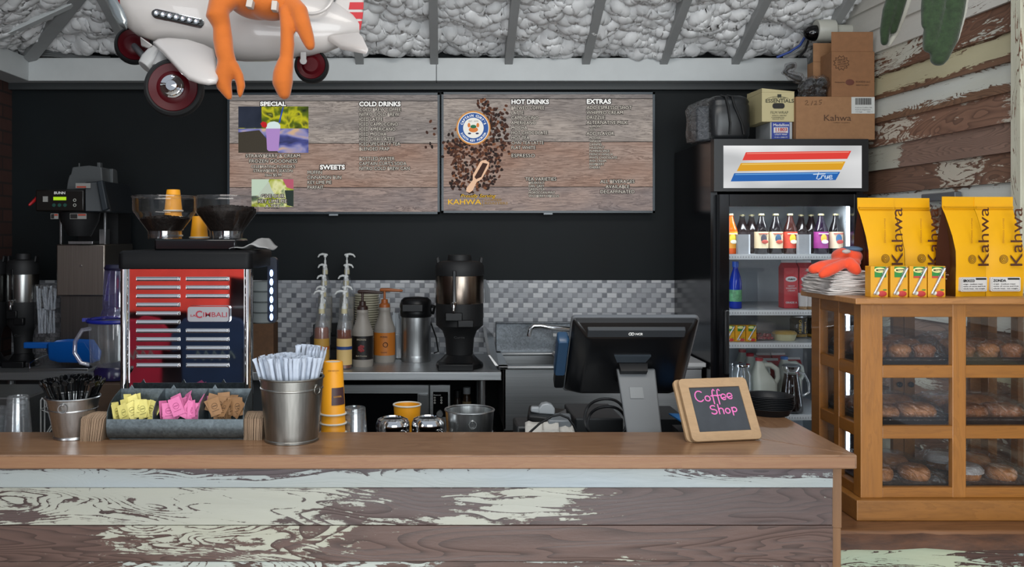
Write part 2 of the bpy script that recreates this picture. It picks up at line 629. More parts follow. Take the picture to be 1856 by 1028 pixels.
# right wall of old painted boards, laid as laps
WB = ['7a5440', '8a6049', '6f4836', '85604c']
RW = [  # name, woods, paints, cover (local y: +0.87 beside the fridge .. 0.02 at the post), band
    ('w_a', ('7c5c49', '674a3a'), [(.2, 'c3bbaa'), (.8, 'b9b3a4')], [(-1.5, .4), (.05, .42), (.45, .58), (.55, .30), (1.5, .34)], None),
    ('w_b', ('8d7264', '7c6255'), [(.2, 'b9b4a0'), (.8, 'aeb0a8')], [(-1.5, .3), (.0, .22), (.72, .25), (.80, .62), (1.5, .6)], None),
    ('w_c', ('7e5b49', '8d6b58'), [(.2, 'bdb7a9'), (.8, 'c9c3b4')], [(-1.5, .4), (.05, .50), (.15, .34), (.45, .40), (.75, .5), (1.5, .34)], None),
    ('w_d', ('80604a', '6f503a'), [(.2, 'c4c9c8'), (.8, 'c6c4ae')], [(-1.5, .5), (1.5, .5)], 'hi'),
    ('w_e', ('7a5a44', '6a4c38'), [(.2, 'b5ad88'), (.8, 'bdb79c')], [(-1.5, .5), (1.5, .5)], 'hi'),
    ('w_f', ('75523f', '654634'), [(.2, 'b8bcb6'), (.8, 'c2bca6')], [(-1.5, .5), (.3, .38), (.6, .40), (.8, .55), (1.5, .5)], None),
    ('w_g', ('86664e', '7a563d'), [(.2, 'b7ad92'), (.8, 'bcb5a2')], [(-1.5, .4), (.4, .5), (1.5, .6)], None),
    ('w_h', ('7c5c49', '674a3a'), [(.2, 'c8c4bb'), (.8, 'b9b9b3')], [(-1.5, .62), (.4, .66), (.8, .8), (1.5, .8)], None),
]
mb = MB(); mats = []
zz = 1.8185 - .1085 * 12
order = [7, 1, 5, 0, 2, 4, 1, 7, 5, 2, 6, 3, 0, 1, 2, 3, 4, 5, 7, 7, 7, 7, 7, 7]
for i, q in enumerate(order):
    z0 = zz + .1085 * i
    nm_, ww, pp, cv, bd = RW[q]
    zl = z0 - zz + .066 if bd else 0
    mats.append(distressed('board_%s_%d' % (nm_, i), ww[0], ww[1], pp, cv, 'Y', off=i * 3.1 + 1.3, rough=.6, sc=1.0, band=(zl, .045, .24) if bd else None))
    mb.m = i
    mb.hexa([(-.016, -1.6, z0), (0, -1.6, z0), (0, 1.55, z0), (-.016, 1.55, z0), (-.003, -1.6, z0 + .11), (0.01, -1.6, z0 + .11), (.01, 1.55, z0 + .11), (-.003, 1.55, z0 + .11)])
o = struct('wall_right', mb, mats)
WX = 2.0
o.location = (WX + (4 - 3.1) * .056, 3.1, zz)
o.rotation_euler = (0, 0, .056)
mb = MB(); mb.box(-.018, .02, -.026, .026, 0, 3.4)
o = struct('trim_2', mb, distressed('post_paint', '7a4a33', '8a6049', [(.2, 'b9b79e'), (.8, 'c3c2b4')], [(-1, .62), (2, .62)], 'Z', off=4), label='upright paint-worn batten on the boarded wall', cat='batten', bevel=.003)
o.location = (WX + (4 - 3.12) * .056 - .012, 3.12, .55); o.rotation_euler = (0, 0, .056)

# white beams
WHT = M('white_gloss_paint', 'b9bdbd', .42, var=.05, vs=6)
GREYP = M('grey_primer', '8d8f8f', .5, var=.06, vs=8)
mb = MB(); mb.box(-2.30, X(791, 4.6) - .001, 4.6, 4.7, 2.435, 2.555); mb.box(X(791, 4.6) + .001, 1.955, 4.6, 4.7, 2.435, 2.555)
struct('trim_3', mb, WHT, label='long white painted beam over the black wall', cat='beam', bevel=.003)
mb = MB(); mb.box(-2.30, -2.165, .8, 4.6, 2.435, 2.555)
struct('trim_4', mb, WHT, label='white painted beam above the brick wall', cat='beam', bevel=.003)
mb = MB(); mb.box(-2.30, 1.955, 4.66, 4.7, 2.40, 2.435)
struct('trim_5', mb, M('dark_moulding', '2b2f30', .5), label='thin dark moulding under the white beam', cat='moulding')

# spray foam under the roof, one height field; rafters on both slopes
SL = .46
def roof(x, y): return 2.56 + SL * np.minimum(4.6 - y, x + 2.17)
def worley(u, v, cell, seed, jit=.9):
    rng = np.random.RandomState(seed)
    n = 512
    jx, jy, jr = rng.rand(n, n), rng.rand(n, n), rng.rand(n, n)
    a, c = u / cell, v / cell
    ia, ic = np.floor(a).astype(int), np.floor(c).astype(int)
    best = np.zeros_like(u) - 1
    for di in (-1, 0, 1):
        for dj in (-1, 0, 1):
            p, q = (ia + di) % n, (ic + dj) % n
            dx = a - (ia + di + .5 + (jx[p, q] - .5) * jit)
            dy = c - (ic + dj + .5 + (jy[p, q] - .5) * jit)
            r = .5 + .45 * jr[p, q]
            h = np.sqrt(np.maximum(0, r * r - dx * dx - dy * dy)) + .12 * jr[p, q]
            best = np.maximum(best, h)
    return np.maximum(best, 0)
nx, ny = 880, 190
xs = np.linspace(-2.3, 2.25, nx); ys = np.linspace(3.42, 4.69, ny)
gx, gy = np.meshgrid(xs, ys)
wx = gx + .02 * np.sin(gy * 31 + 2 * np.sin(gx * 9)) + .012 * np.sin(gy * 77 + gx * 23)
wy = gy * 1.35 + .02 * np.sin(gx * 27 + 1.5 * np.sin(gy * 13)) + .012 * np.sin(gx * 61)
hh = .075 * worley(wx * .6, wy, .16, 3) + .050 * worley(wx * .75 + .3, wy, .060, 5) + .030 * worley(wx * .9, wy + .7, .032, 8) + .011 * worley(wx, wy, .017, 9)
ed = np.clip((4.69 - gy) / .10, 0, 1) * np.clip((gx + 2.3) / .15, 0, 1)
gz = roof(gx, gy) + .15 - hh * (.5 + .5 * ed)
mb = MB()
vs = np.stack([gx.ravel(), gy.ravel(), gz.ravel()], 1)
me = bpy.data.meshes.new('ceiling')
idx = np.arange(nx * ny).reshape(ny, nx)
fc = np.stack([idx[:-1, :-1].ravel(), idx[1:, :-1].ravel(), idx[1:, 1:].ravel(), idx[:-1, 1:].ravel()], 1)
me.from_pydata(vs.tolist(), [], fc.tolist())
FOAM = M('spray_foam', 'dadbdb', .45, var=.05, vs=9)
me.materials.append(FOAM)
me.polygons.foreach_set('use_smooth', [True] * len(me.polygons))
o = bpy.data.objects.new('ceiling', me); COL.objects.link(o)
o['kind'] = 'structure'
o.modifiers.new('solid', 'SOLIDIFY').thickness = -.03

def rafter(name, a, b, w=.042, h=.14, lab=None):
    a, b = Vector(a) - Vector((0, 0, .03)), Vector(b) - Vector((0, 0, .03))
    d = (b - a).normalized()
    sd = d.cross(Vector((0, 0, 1))).normalized() * w / 2
    up = Vector((0, 0, h))
    mb = MB()
    mb.hexa([a - sd, a + sd, b + sd, b - sd, a - sd + up, a + sd + up, b + sd + up, b - sd + up])
    struct('beam', mb, WHT if 'pale' in (lab or '') else GREYP, label=lab, cat='rafter', bevel=.002)
rl = ['second rafter from the hip corner, beside the propeller', 'third back-slope rafter, mostly behind the toy plane', 'back-slope rafter behind the plane tail', 'grey rafter right of the plane tail fin', 'grey rafter above the joint of the white beam',
      'grey rafter over the right menu screen logo', 'grey rafter over the hot drinks list', 'grey rafter over the extras list', 'grey rafter just left of the security camera', 'rafter behind the security camera']
for i, px in enumerate((109, 245, 381, 516, 652, 787, 922, 1062, 1203, 1333, 1470)):
    x = X(px, 4.6)
    y1 = 3.42
    if i == 0: continue
    z = lambda y: 2.56 + SL * min(4.6 - y, x + 2.17)
    ylow = max(3.42, 4.6 - (x + 2.17))
    rafter('beam', (x, 4.62, z(4.62) - .01), (x, ylow, z(ylow) - .01), lab=rl[i - 1])
rafter('beam', (-2.17, 4.6, 2.56), (-1.2, 3.63, 2.56 + SL * .97), .07, .1, 'grey hip rafter running up from the room corner')
for y, lab in ((4.19, 'pale rafter on the left slope nearest the corner'), (3.80, 'pale rafter on the left slope further from the corner')):
    rafter('beam', (-2.17, y, 2.56), (-2.17 + 4.6 - y, y, 2.56 + SL * (4.6 - y)), .045, .11, lab)

# ------------------------------------------------------------------ the bar counter
TOPW = wood('counter_pine', '917054', '7c5c42', 1.0, .32, 'X', .75, .05, '53331f', coat=.18)
EDGEW = wood('counter_edge_pine', '93704f', '805c41', 1.6, .5, 'X', .95, .12, '7d543c', off=3)
BAR = thing('bar_counter', 'long wooden bar counter with a varnished top over flaking painted boards', 'counter', (0, 2.3, 0))
zt, tb = 1.0695, 1.0335
mb = MB()
mb.slab([(-2.0, 2.23, tb), (1.044, 2.23, tb), (.779, 2.495, tb), (-2.0, 2.495, tb)], (0, 0, zt - tb))
ct = part('countertop', mb, TOPW, BAR, bevel=.003, seg=2, smooth=False)
mb = MB(); mb.slab([(1.044, 2.231, tb), (1.044, 2.9, tb), (.78, 2.9, tb), (.78, 2.496, tb)], (0, 0, zt - tb))
part('return_top', mb, wood('counter_pine_return', '917054', '7c5c42', 1.0, .32, 'Y', .75, .05, '53331f', coat=.18, off=5), BAR, bevel=.003, seg=2, smooth=False)
mb = MB(); mb.box(-2.0, 1.038, 2.2275, 2.2315, tb + .003, zt - .005)
part('front_edge', mb, EDGEW, ct, label='lighter ribbed front edge', bevel=.001)
bz = [1.0335, .969, .871, .777, .68, .585, .49, .395, .3, .2, .1, 0]
cov = [
    ([(-1.2, .50), (-.8, .50), (-.4, .44), (0, .42), (.25, .56), (.5, .58), (.62, .42), (.8, .30), (1.02, .36)], ('5f5254', '504648'), [(.2, 'a3aeb4'), (.75, 'aeb0a4')], (.978, .042, .20)),
    ([(-1.2, .50), (-1.05, .58), (-.6, .63), (-.42, .58), (-.25, .52), (-.1, .44), (.1, .54), (.3, .52), (.5, .36), (.65, .22), (1.02, .32)], ('5f4d49', '52433f'), [(.2, 'abaca3'), (.7, 'b3b2a0')], None),
    ([(-1.2, .24), (-.95, .30), (-.8, .46), (-.5, .52), (-.3, .47), (-.15, .34), (.2, .26), (.6, .30), (1.02, .34)], ('5a443c', '634e46'), [(.2, 'abaca0'), (.75, 'b0ae98')], None),
    ([(-1.2, .42), (-.7, .5), (-.3, .52), (.2, .45), (1.02, .3)], ('5c463d', '614c44'), [(.2, 'abaca0'), (.75, 'b8c2bd')], None),
]
mb = MB(); mats = []
for i in range(len(bz) - 1):
    cv, ww, pp, bd = cov[i] if i < 4 else cov[1 + i % 3]
    mats.append(distressed('bar_board_%d' % i, ww[0], ww[1], pp, cv, 'X', off=i * 2.7 + .4, rough=.38, sc=1.0, band=bd))
    mb.m = i
    mb.box(-2.0, 1.009, 2.29 + (.002 if i % 2 else 0), 2.312, bz[i + 1] + .0012, bz[i])
mb.m = len(mats); mats.append(M('board_gap', '2a1c1a', .9)); mb.box(-2.0, 1.009, 2.3, 2.32, 0, 1.03)
part('front_panel', mb, mats, BAR, bevel=.0015, smooth=False, label='flaking cream and pale blue painted boards')
mb = MB(); mb.box(1.009, 1.036, 2.30, 2.325, .862, tb); mb.box(1.012, 1.034, 2.30, 2.9, 0, .862)
part('end_trim', mb, wood('trim_pine', '86623f', '745034', 1.5, .5, 'Z', .4, .1), BAR, bevel=.001)
mb = MB(); mb.box(1.011, 1.03, 2.325, 2.9, .862, tb)
part('end_panel', mb, wood('trim_pine', '86623f', '745034', 1.5, .5, 'Z', .4, .1), BAR)

# work counter behind the bar, under eye level
mb = MB(); mb.box(-2.2, .76, 2.52, 3.28, .84, .88)
WC = thing('work_counter', 'stainless work counter low behind the bar', 'counter', (-.7, 2.9, 0))
part('countertop', mb, SS, WC, bevel=.004)
mb = MB(); mb.box(-2.18, .74, 2.56, 3.2, .1, .84)
part('cabinet', mb, M('dark_steel_panel', '3a3d3f', .4, .8), WC)
for x in (-2.1, .66):
    for y in (2.6, 3.1):
        mb = MB(); mb.box(x, x + .05, y, y + .05, 0, .1); part('foot', mb, BLACK, WC)

# live-edge slab shelf and painted boards under the display cabinet
LW = wood('slab_walnut', '7d5738', '6a452a', .8, .4, 'X', .7, .2, '2e1a10', coat=.1)
m = LW
SH = thing('slab_shelf', 'thick live-edge wooden slab carrying the pastry cabinet', 'shelf', (1.6, 2.75, .74))
mb = MB()
n = 26; top = []; bot = []
for i in range(n):
    x = 1.10 + i * .05
    w1 = .012 * noise.noise(Vector((x * 5, 1, 0))); w2 = .012 * noise.noise(Vector((x * 7, 5, 0)))
    top.append(Vector((x, 2.50 + w1, .79))); bot.append(Vector((x, 2.475 + w2, .745 + w1)))
rings = []
for i in range(n):
    x = top[i].x
    rings.append([top[i], Vector((x, 3.0, .79)), Vector((x, 3.0, .745)), bot[i]])
mb.loft(rings)
part('slab', mb, LW, SH, bevel=.004)
mb = MB()
for i in range(n):
    pass
mb.loft([[bot[i] + Vector((0, -.004, -.001)), bot[i] * .55 + top[i] * .45 + Vector((0, -.010 + .004 * noise.noise(Vector((i * .7, 2, 0))), 0)), bot[i] * .2 + top[i] * .8 + Vector((0, -.004, .004 * noise.noise(Vector((i * .9, 7, 0))))), bot[i] * .5 + top[i] * .5 + Vector((0, .012, 0))] for i in range(n)])
part('bark_edge', mb, M('bark', '4a2d1a', .6, var=.55, vs=22, bmp=.8, stretch=(.5, 1, 1.6)), SH)
BR = [(1.085, 'f', [(.2, 'a9b79f'), (.5, 'b9bda4'), (.8, '8fa7b0')], .60), (1, 'g', [(.2, '9fae98'), (.8, 'b5b79c')], .5)]
mb = MB(); mats = []
for i in range(8):
    mats.append(distressed('shelf_board_%d' % i, '5d4339', '4d362e', [(.25, 'a9b79f'), (.55, 'b9bda0'), (.8, '8fa7b0')], [(-.6, .66), (-.2, .6), (.0, .45), (.6, .55)], 'X', off=i * 2.3 + 5.2, rough=.5, sc=1.3))
    mb.m = i
    mb.box(1.06, 2.1, 2.53, 2.55, .745 - (i + 1) * .094, .745 - i * .094 - .001)
part('front_panel', mb, mats, SH, smooth=False, label='greenish flaking painted boards under the slab')
mb = MB(); mb.box(1.08, 2.1, 2.56, 2.98, 0, .745)
part('body', mb, M('board_gap', '2a1c1a', .9), SH)

# ------------------------------------------------------------------ back counter and what stands on it
BC = thing('back_counter', 'stainless back counter under the tiled splash, with an open shelf below', 'counter', (-1, 4.3, 0))
mb = MB(); mb.box(-2.29, .263, 4.05, 4.688, .962, 1.0)
part('countertop', mb, steel('counter_steel', 'bcbfc1', .42), BC, bevel=.003)
mb = MB(); mb.box(-2.29, .25, 4.12, 4.688, .66, .68)
part('undershelf', mb, M('dark_steel_panel', '3a3d3f', .4, .8), BC)
for px in (873, 600, 20):
    for y in (4.14, 4.6):
        x = X(px, 4.14)
        mb = MB(); mb.lathe([(.019, 0), (.019, .962)], x, y, 0, 16)
        part('leg', mb, SSV, BC)
mb = MB(); mb.box(-2.28, X(560, 4.5), 4.4, 4.42, .68, .962)
part('back_panel', mb, M('grey_steel_panel', '7c8083', .4, .7), BC)

# microwave on the shelf
MW = thing('microwave', 'stainless microwave on the shelf under the back counter', 'microwave', (X(690, 4.2), 4.3, .68))
d = 4.16
mb = MB(); mb.box(X(560, d), X(816, d), d + .012, d + .36, .69, Z(697, d))
part('body', mb, M('dark_steel_panel', '3a3d3f', .4, .8), MW, bevel=.004)
mb = MB(); mb.box(X(560, d), X(777, d), d, d + .012, .69, Z(698, d))
dr = part('door', mb, SS, MW, bevel=.002)
mb = MB(); mb.box(X(570, d), X(757, d), d - .002, d + .002, .70, Z(713, d))
part('window', mb, BLACKG, dr)
mb = MB(); mb.box(X(759, d), X(776, d), d - .02, d - .002, .69, Z(714, d)); 
part('handle', mb, M('grey_satin', '6f7172', .35, .8), dr, bevel=.003)
mb = MB(); mb.box(X(779, d), X(816, d), d, d + .012, .69, Z(698, d))
cp = part('control_panel', mb, SS, MW, bevel=.002)
mb = MB(); mb.box(X(785, d), X(812, d), d - .002, d, Z(756, d), Z(710, d))
kp = part('keypad', mb, BLACKG, cp)
mb = MB()
for i in range(3):
    for j in range(2):
        mb.torus((X(788 + 12 * j, d), d - .002, Z(721 + 4.6 * i, d)), .0035, .0007, 12, 4, Matrix.Rotation(PI / 2, 3, 'X'))
part('key_marks', mb, WHITEI, cp)
text('Panasonic', (X(786, d), d - .003, Z(717, d)), S(2, d), WHITEI, cp, w=S(13, d))
mb = MB(); mb.lathe([(.016, 0), (.015, .016)], 0, 0, 0, 20, mat=Matrix.Rotation(PI / 2, 3, 'X')); mb.xf(Matrix.Translation((X(797, d), d - .001, Z(750, d))))
part('dial', mb, SS, cp)

# two spice bottles beside the microwave
for px, top, lab, capc, bodyc, labc in ((829, 708, 'squat dark spice bottle with a black cap and white label, right of the microwave', '111111', '2a211c', 'a8a298'),
                                       (846, 702, 'taller spice bottle with a silver cap and tan label, next to the squat dark one', '9da0a2', '3a2a1e', '8f7a55')):
    d = 4.36
    t = thing('spice_bottle', lab, 'bottle', (X(px, d), d, .68))
    zt_ = Z(top, d); r = S(8, d)
    mb = MB(); mb.lathe([(r, .68), (r, zt_ - .06), (r * .75, zt_ - .042), (r * .75, zt_ - .03)], X(px, d), d, 0, 24)
    part('bottle', mb, M('spice_' + bodyc, bodyc, .2), t)
    mb = MB(); mb.lathe([(r * .85, zt_ - .032), (r * .85, zt_)], X(px, d), d, 0, 24)
    part('cap', mb, M('cap_' + capc, capc, .4), t)
    mb = MB(); mb.lathe([(r * 1.02, .70), (r * 1.02, zt_ - .068)], X(px, d), d, 0, 24, cap=False)
    part('label', mb, M('lab_' + labc, labc, .6), t)


# ---- syrup bottles with pumps, two rows on a stepped rack
def pump(mb, x, y, z, z_top, arm, r=.013, droop=.012):
    """collar, stem, head with a spout; arm = signed reach along x"""
    mb.lathe([(r, z), (r, z + .012), (r * .8, z + .014), (r * .8, z + .026), (r * .45, z + .03), (r * .45, z_top - .034), (r * .28, z_top - .033), (r * .28, z_top - .008)], x, y, 0, 14)
    sgn = 1 if arm > 0 else -1
    mb.rtube([(x - sgn * .008, y, z_top - .006), (x + arm * .4, y, z_top - .002), (x + arm * .8, y, z_top - .006), (x + arm, y, z_top - droop - .004)], [.0062, .006, .005, .004], 8)
    mb.lathe([(.008, z_top - .018), (.0085, z_top - .004), (.006, z_top)], x, y, 0, 12)


def syrup(name, label, px, d, z0, h, r, syr, fill, labc, band, arm, group):
    x = X(px, d)
    t = thing(name, label, 'bottle', (x, d, z0), group)
    hb = h * .50
    prof = [(r * .9, 0), (r, .006), (r, hb), (r * .92, hb + .016), (r * .45, hb + .060), (r * .36, hb + .075), (r * .36, h - .085)]
    mb = MB(); mb.lathe([(a, b) for a, b in prof], x, d, z0, 24)
    part('bottle', mb, PLASTIC, t)
    mb = MB(); mb.lathe([(r * .86, .004), (r * .95, .010), (r * .95, min(fill, hb)), (r * .80, min(fill, hb) + (.012 if fill > hb else .001))], x, d, z0, 24)
    part('syrup', mb, syr, t)
    mb = MB(); pump(mb, x, d, z0 + h - .088, z0 + h, arm)
    part('pump', mb, WHITEP, t)
    mb = MB()
    mb.lathe([(r * 1.015, .02), (r * 1.015, hb * .78)], x, d, z0, 24, cap=False)
    lb = part('label', mb, labc, t)
    mb = MB(); mb.lathe([(r * 1.03, hb * .50), (r * 1.03, hb * .58)], x, d, z0, 24, cap=False)
    part('label_band', mb, band, lb)
    mb = MB(); mb.lathe([(r * .40, hb + .076), (r * .40, hb + .098)], x, d, z0, 20, cap=False)
    part('neck_label', mb, M('neck_label', 'c8bf9c', .5), t)
    return t


amber = M('amber_syrup', '7a3510', .12); rose = M('rose_syrup', '8d5a4a', .12); clr = thin('pale_syrup', (.86, .82, .74, 1), .05, .05, .15, 'b9ae9c')
lb1 = M('label_cream', 'd8b878', .5); lb2 = M('label_gold', 'b58a3a', .5); bnd = M('label_blue', '24427c', .5); bndo = M('label_orange', 'b55a20', .5)
RK = MB()
topy = [527, 519, 499, 479, 460]
for k in range(5):
    Y = 4.17 + .105 * k
    zt_ = Z(topy[k], Y)
    z0 = zt_ - .365 if k else 1.0
    h = zt_ - z0
    for side, px in (('left', 583 + (k * 1.6)), ('right', 624 + k * 1.2)):
        arm = (-.030 if side == 'left' else (-.035 if k < 3 and k != 1 else .034)) * (1.2 if k in (0, 4) else 1)
        row = ['front', 'second', 'third', 'fourth', 'rearmost'][k]
        syr = {('left', 0): rose, ('right', 0): amber}.get((side, k), clr)
        fill = {('left', 0): .21, ('right', 0): .183}.get((side, k), .06)
        fill = min(fill, h * .55)
        lab = {('left', 0): 'front syrup bottle of the left row, rose syrup under a white pump', ('right', 0): 'front syrup bottle of the right row, amber syrup and cream label'}.get((side, k), '%s clear syrup bottle counted from the front of the %s row, white pump' % (row, side))
        syrup('syrup_bottle', lab, px, Y, z0, h, .036, syr, fill, (lb1 if side == 'right' else lb2) if k == 0 else M('label_pale', 'a29d94', .5), (bnd if side == 'right' else bndo) if k == 0 else M('label_pale2', '8d8a86', .5), arm, 'syrup bottles with white pumps')
    if k:
        RK.box(X(560, 4.4), X(641, 4.4), Y - .05, Y + .05, 1.0, z0)
single('stepped_bottle_rack', RK, BLACKM, 'black stepped rack under the two rows of syrup bottles', 'rack', smooth=False)


# two grey sauce bottles with coloured pumps
def sauce(label, px, d, pc, lc, words, wc, rightarm):
    x = X(px, d); z0 = 1.0
    t = thing('sauce_bottle', label, 'bottle', (x, d, z0), 'sauce bottles')
    r = S(19.5, d)
    mb = MB(); mb.lathe([(r * .95, 0), (r, .008), (r, .162), (r * .97, .172), (r * .82, .192), (r * .6, .225), (r * .52, .25), (r * .55, .254), (r * .55, .268), (r * .5, .272)], x, d, z0, 36)
    part('bottle', mb, M('sauce_grey', '8e8880', .45), t)
    mb = MB(); mb.lathe([(r * .52, .27), (r * .5, .285), (r * .32, .292), (r * .3, .31), (.006, .312), (.006, .352)], x, d, z0, 20)
    mb.rtube([(x - .016, d, z0 + .357), (x + .02, d, z0 + .357), (x + rightarm, d, z0 + .353)], [.009, .009, .006], 10)
    part('pump', mb, pc, t)
    mb = MB()
    a0, a1 = (-PI * .97, -PI * .06)
    vs = []
    for i in range(25):
        a = a0 + (a1 - a0) * i / 24
        vs += [(x + r * 1.012 * math.cos(a), d + r * 1.012 * math.sin(a), z0 + z) for z in (.036, .148)]
    mb.add(vs, [(2 * i, 2 * i + 2, 2 * i + 3, 2 * i + 1) for i in range(24)])
    lb = part('label', mb, lc, t)
    for w, zz, hgt, wd in words:
        text(w, (x, d - r * 1.03 - .001, z0 + zz), hgt, wc, lb, align='CENTER', w=wd)
    return t, lb


t, lb = sauce('grey sauce bottle with a dark brown pump and black label', 657, 4.25, M('dark_brown_plastic', '33201a', .4), M('label_black', '14100f', .45), [('MONIN', .128, .009, .042), ('Dark Chocolate', .052, .006, .052)], M('cream_ink', 'b8ad98', .6), .095)
mb = MB(); d = 4.25
for i in range(7):
    a = i * .9
    mb.ell((X(657, d) + .011 * math.cos(a) * (i > 0), d - S(19.5, d) * 1.03 - .0012, 1.09 + .011 * math.sin(a) * (i > 0)), .007, .001, .007, 10, 6)
part('rose_print', mb, M('label_red', '7d1f22', .6), lb)
t, lb = sauce('grey sauce bottle with a caramel brown pump and orange label', 697, 4.40, M('caramel_plastic', '9a5423', .4), M('label_caramel', 'b0661a', .5), [('MONIN', .125, .008, .034), ('Caramel', .05, .006, .03)], INK, .085)
mb = MB(); mb.torus((X(700, 4.4), 4.4 - S(19.5, 4.4) * 1.03 - .001, 1.09), .011, .0015, 20, 5, Matrix.Rotation(PI / 2, 3, 'X'))
part('emblem', mb, INK, lb)

# cream cup-lid tower and the bag of paper straws behind
d = 4.6
mb = MB(); mb.lathe([(.058, 0), (.062, .001), (.0655, .005), (.0655, .0075), (.063, .009), (.05, .0115), (.0005, .0115)], 0, 0, 0, 28)
ld0 = single('paper_bowl', mb, M('cream_plastic', 'b5b09c', .5), 'cream paper bowl in the tall nested tower behind the sauce bottles', 'bowl', group='cream bowls behind the sauce bottles')
for i in range(27):
    o = ld0 if i == 0 else dup(ld0)
    o.location = (X(665, d) + random.uniform(-.001, .001), d, 1.0 + .0121 * i)
# one straight paper straw, copied wherever loose straws stand
mb = MB(); mb.tube([(0, 0, 0), (0, 0, .5), (0, 0, 1)], .0052, 8)
ps0 = single('paper_straw', mb, M('paper_pale', 'b4bac0', .7), 'pale paper straw in the clear holder beside the airpot', 'straw', group='paper straws beside the airpot')
ps0_used = []
def loose_straw(a, b_, label, group):
    o = dup(ps0) if ps0_used else ps0
    ps0_used.append(1)
    a, b_ = Vector(a), Vector(b_)
    o.location = a; o.scale = (1, 1, (b_ - a).length)
    o.rotation_euler = (b_ - a).to_track_quat('Z', 'Y').to_euler()
    o['label'] = label; o['group'] = group
d = 4.52
mb = MB(); rnd = random.Random(3)
for i in range(22):
    x = X(718, d) + rnd.uniform(-.025, .025); y = d + rnd.uniform(-.028, .028); h = rnd.uniform(.20, .24)
    loose_straw((x, y, 1.004), (x + rnd.uniform(-.006, .006), y, 1.0 + h), 'pale paper straw in the clear holder beside the airpot', 'paper straws beside the airpot')
t = thing('straw_holder', 'clear holder packed with pale paper straws beside the airpot', 'holder', (X(718, d), d, 1.0))
mb2 = MB(); mb2.box(X(718, d) - .036, X(718, d) + .036, d - .04, d + .04, 1.0, 1.13)
part('holder', mb2, PLASTIC, t, bevel=.006)

# airpot
d = 4.42; x = X(754, d)
t = thing('airpot', 'stainless airpot with a black pump lid beside the coffee server', 'airpot', (x, d, 1.0))
r = S(27, d)
mb = MB(); mb.lathe([(r * .97, 0), (r, .004), (r, .03), (r * .985, .034), (r, .038), (r, .222)], x, d, 1.0, 40)
part('body', mb, SSV, t)
mb = MB(); mb.lathe([(r * 1.0, .222), (r * 1.06, .228), (r * 1.08, .245), (r * 1.05, .262), (r * 1.1, .275), (r * 1.0, .305), (r * .8, .318), (r * .3, .322)], x, d, 1.0, 40)
mb.box(x - r * .9, x + r * .5, d - r * 1.12, d - r * .4, 1.252, 1.29)
part('lid', mb, BLACK, t, bevel=.004)
mb = MB(); mb.rtube([(x + r * .7, d, 1.28), (x + r * 1.25, d - .01, 1.272), (x + r * 1.15, d - .01, 1.24)], [.011, .010, .007])
part('spout', mb, BLACK, t)
mb = MB(); mb.tube([(x + r * .95, d, 1.2), (x + r * 1.35, d - .02, 1.12), (x + r * 1.5, d - .02, 1.05), (x + r * 1.2, d - .01, 1.04)], .004)
part('cord', mb, BLACK, t)


# coffee servers
def server(label, px, d, steelm, z0=1.0, right=True, details=True, rad=.115):
    x = X(px, d); s = d / 4.22
    t = thing('coffee_server', label, 'coffee urn', (x, d, z0), 'coffee servers')
    k = lambda v: v * s
    R = k(rad)
    bz = lambda py: z0 + (672 - py) * 4.22 / 1600 * s
    mb = MB(); mb.lathe([(R * .99, bz(556)), (R, bz(554)), (R, bz(508)), (R * .99, bz(506))], x, d, 0, 48)
    part('steel_band', mb, steelm, t)
    mb = MB(); mb.lathe([(R * 1.01, bz(506)), (R * 1.02, bz(500)), (R * 1.0, bz(488)), (R * .86, bz(481)), (R * .5, bz(479)), (R * .48, bz(471)), (R * .46, bz(469))], x, d, 0, 48)
    part('lid', mb, BLACKM, t)
    mb = MB()
    for sx in (-1, 1): mb.hexa([(x + sx * R * .80, d - .02, bz(484)), (x + sx * R * .95, d - .02, bz(484)), (x + sx * R * .95, d + .02, bz(484)), (x + sx * R * .80, d + .02, bz(484)), (x + sx * R * .86, d - .015, bz(472)), (x + sx * R * .98, d - .015, bz(474)), (x + sx * R * .98, d + .015, bz(474)), (x + sx * R * .86, d + .015, bz(472))])
    part('lid_lugs', mb, BLACKM, t, bevel=.003)
    mb = MB(); mb.lathe([(R * .55, bz(650)), (R * .6, bz(620)), (R * .72, bz(606)), (R * .98, bz(596)), (R * .99, bz(556))], x, d, 0, 40)
    st = part('stand', mb, BLACKM, t)
    mb = MB(); mb.lathe([(R * .98, z0), (R * .98, z0 + k(.02)), (R * .8, z0 + k(.035)), (R * .56, bz(648))], x, d, 0, 40)
    mb.box(x - R * .9, x + R * .55, d - R * 1.15, d - R * .3, z0, z0 + k(.03))
    part('foot', mb, BLACK, t, bevel=.004)
    mb = MB(); mb.box(x - R * .30, x - R * .16, d - R * 1.08, d - R * .85, bz(553), bz(496))
    part('sight_gauge', mb, BLACKG, t, bevel=.003)
    mb = MB(); mb.lathe([(.012, 0), (.013, .02), (.008, .024)], x - R * .26, d - R * 1.12, bz(560), 14); mb.rtube([(x - R * .26, d - R * .9, bz(557)), (x - R * .26, d - R * 1.2, bz(558)), (x - R * .26, d - R * 1.22, bz(567))], .007)
    part('faucet', mb, CHROME, t)
    mb = MB(); mb.box(x - R * .6, x + R * .1, d - R * 1.12, d - R * .8, bz(585), bz(570)); mb.box(x - R * .1, x + R * .55, d - R * 1.16, d - R * .8, bz(596), bz(583))
    part('faucet_guard', mb, BLACK, t, bevel=.004)
    if details:
        text('Curtis', (x - R * .25, d - R * .73, bz(617)), k(.010), M('dim_ink', '2c2c2e', .5), st, w=k(.05))
    return t


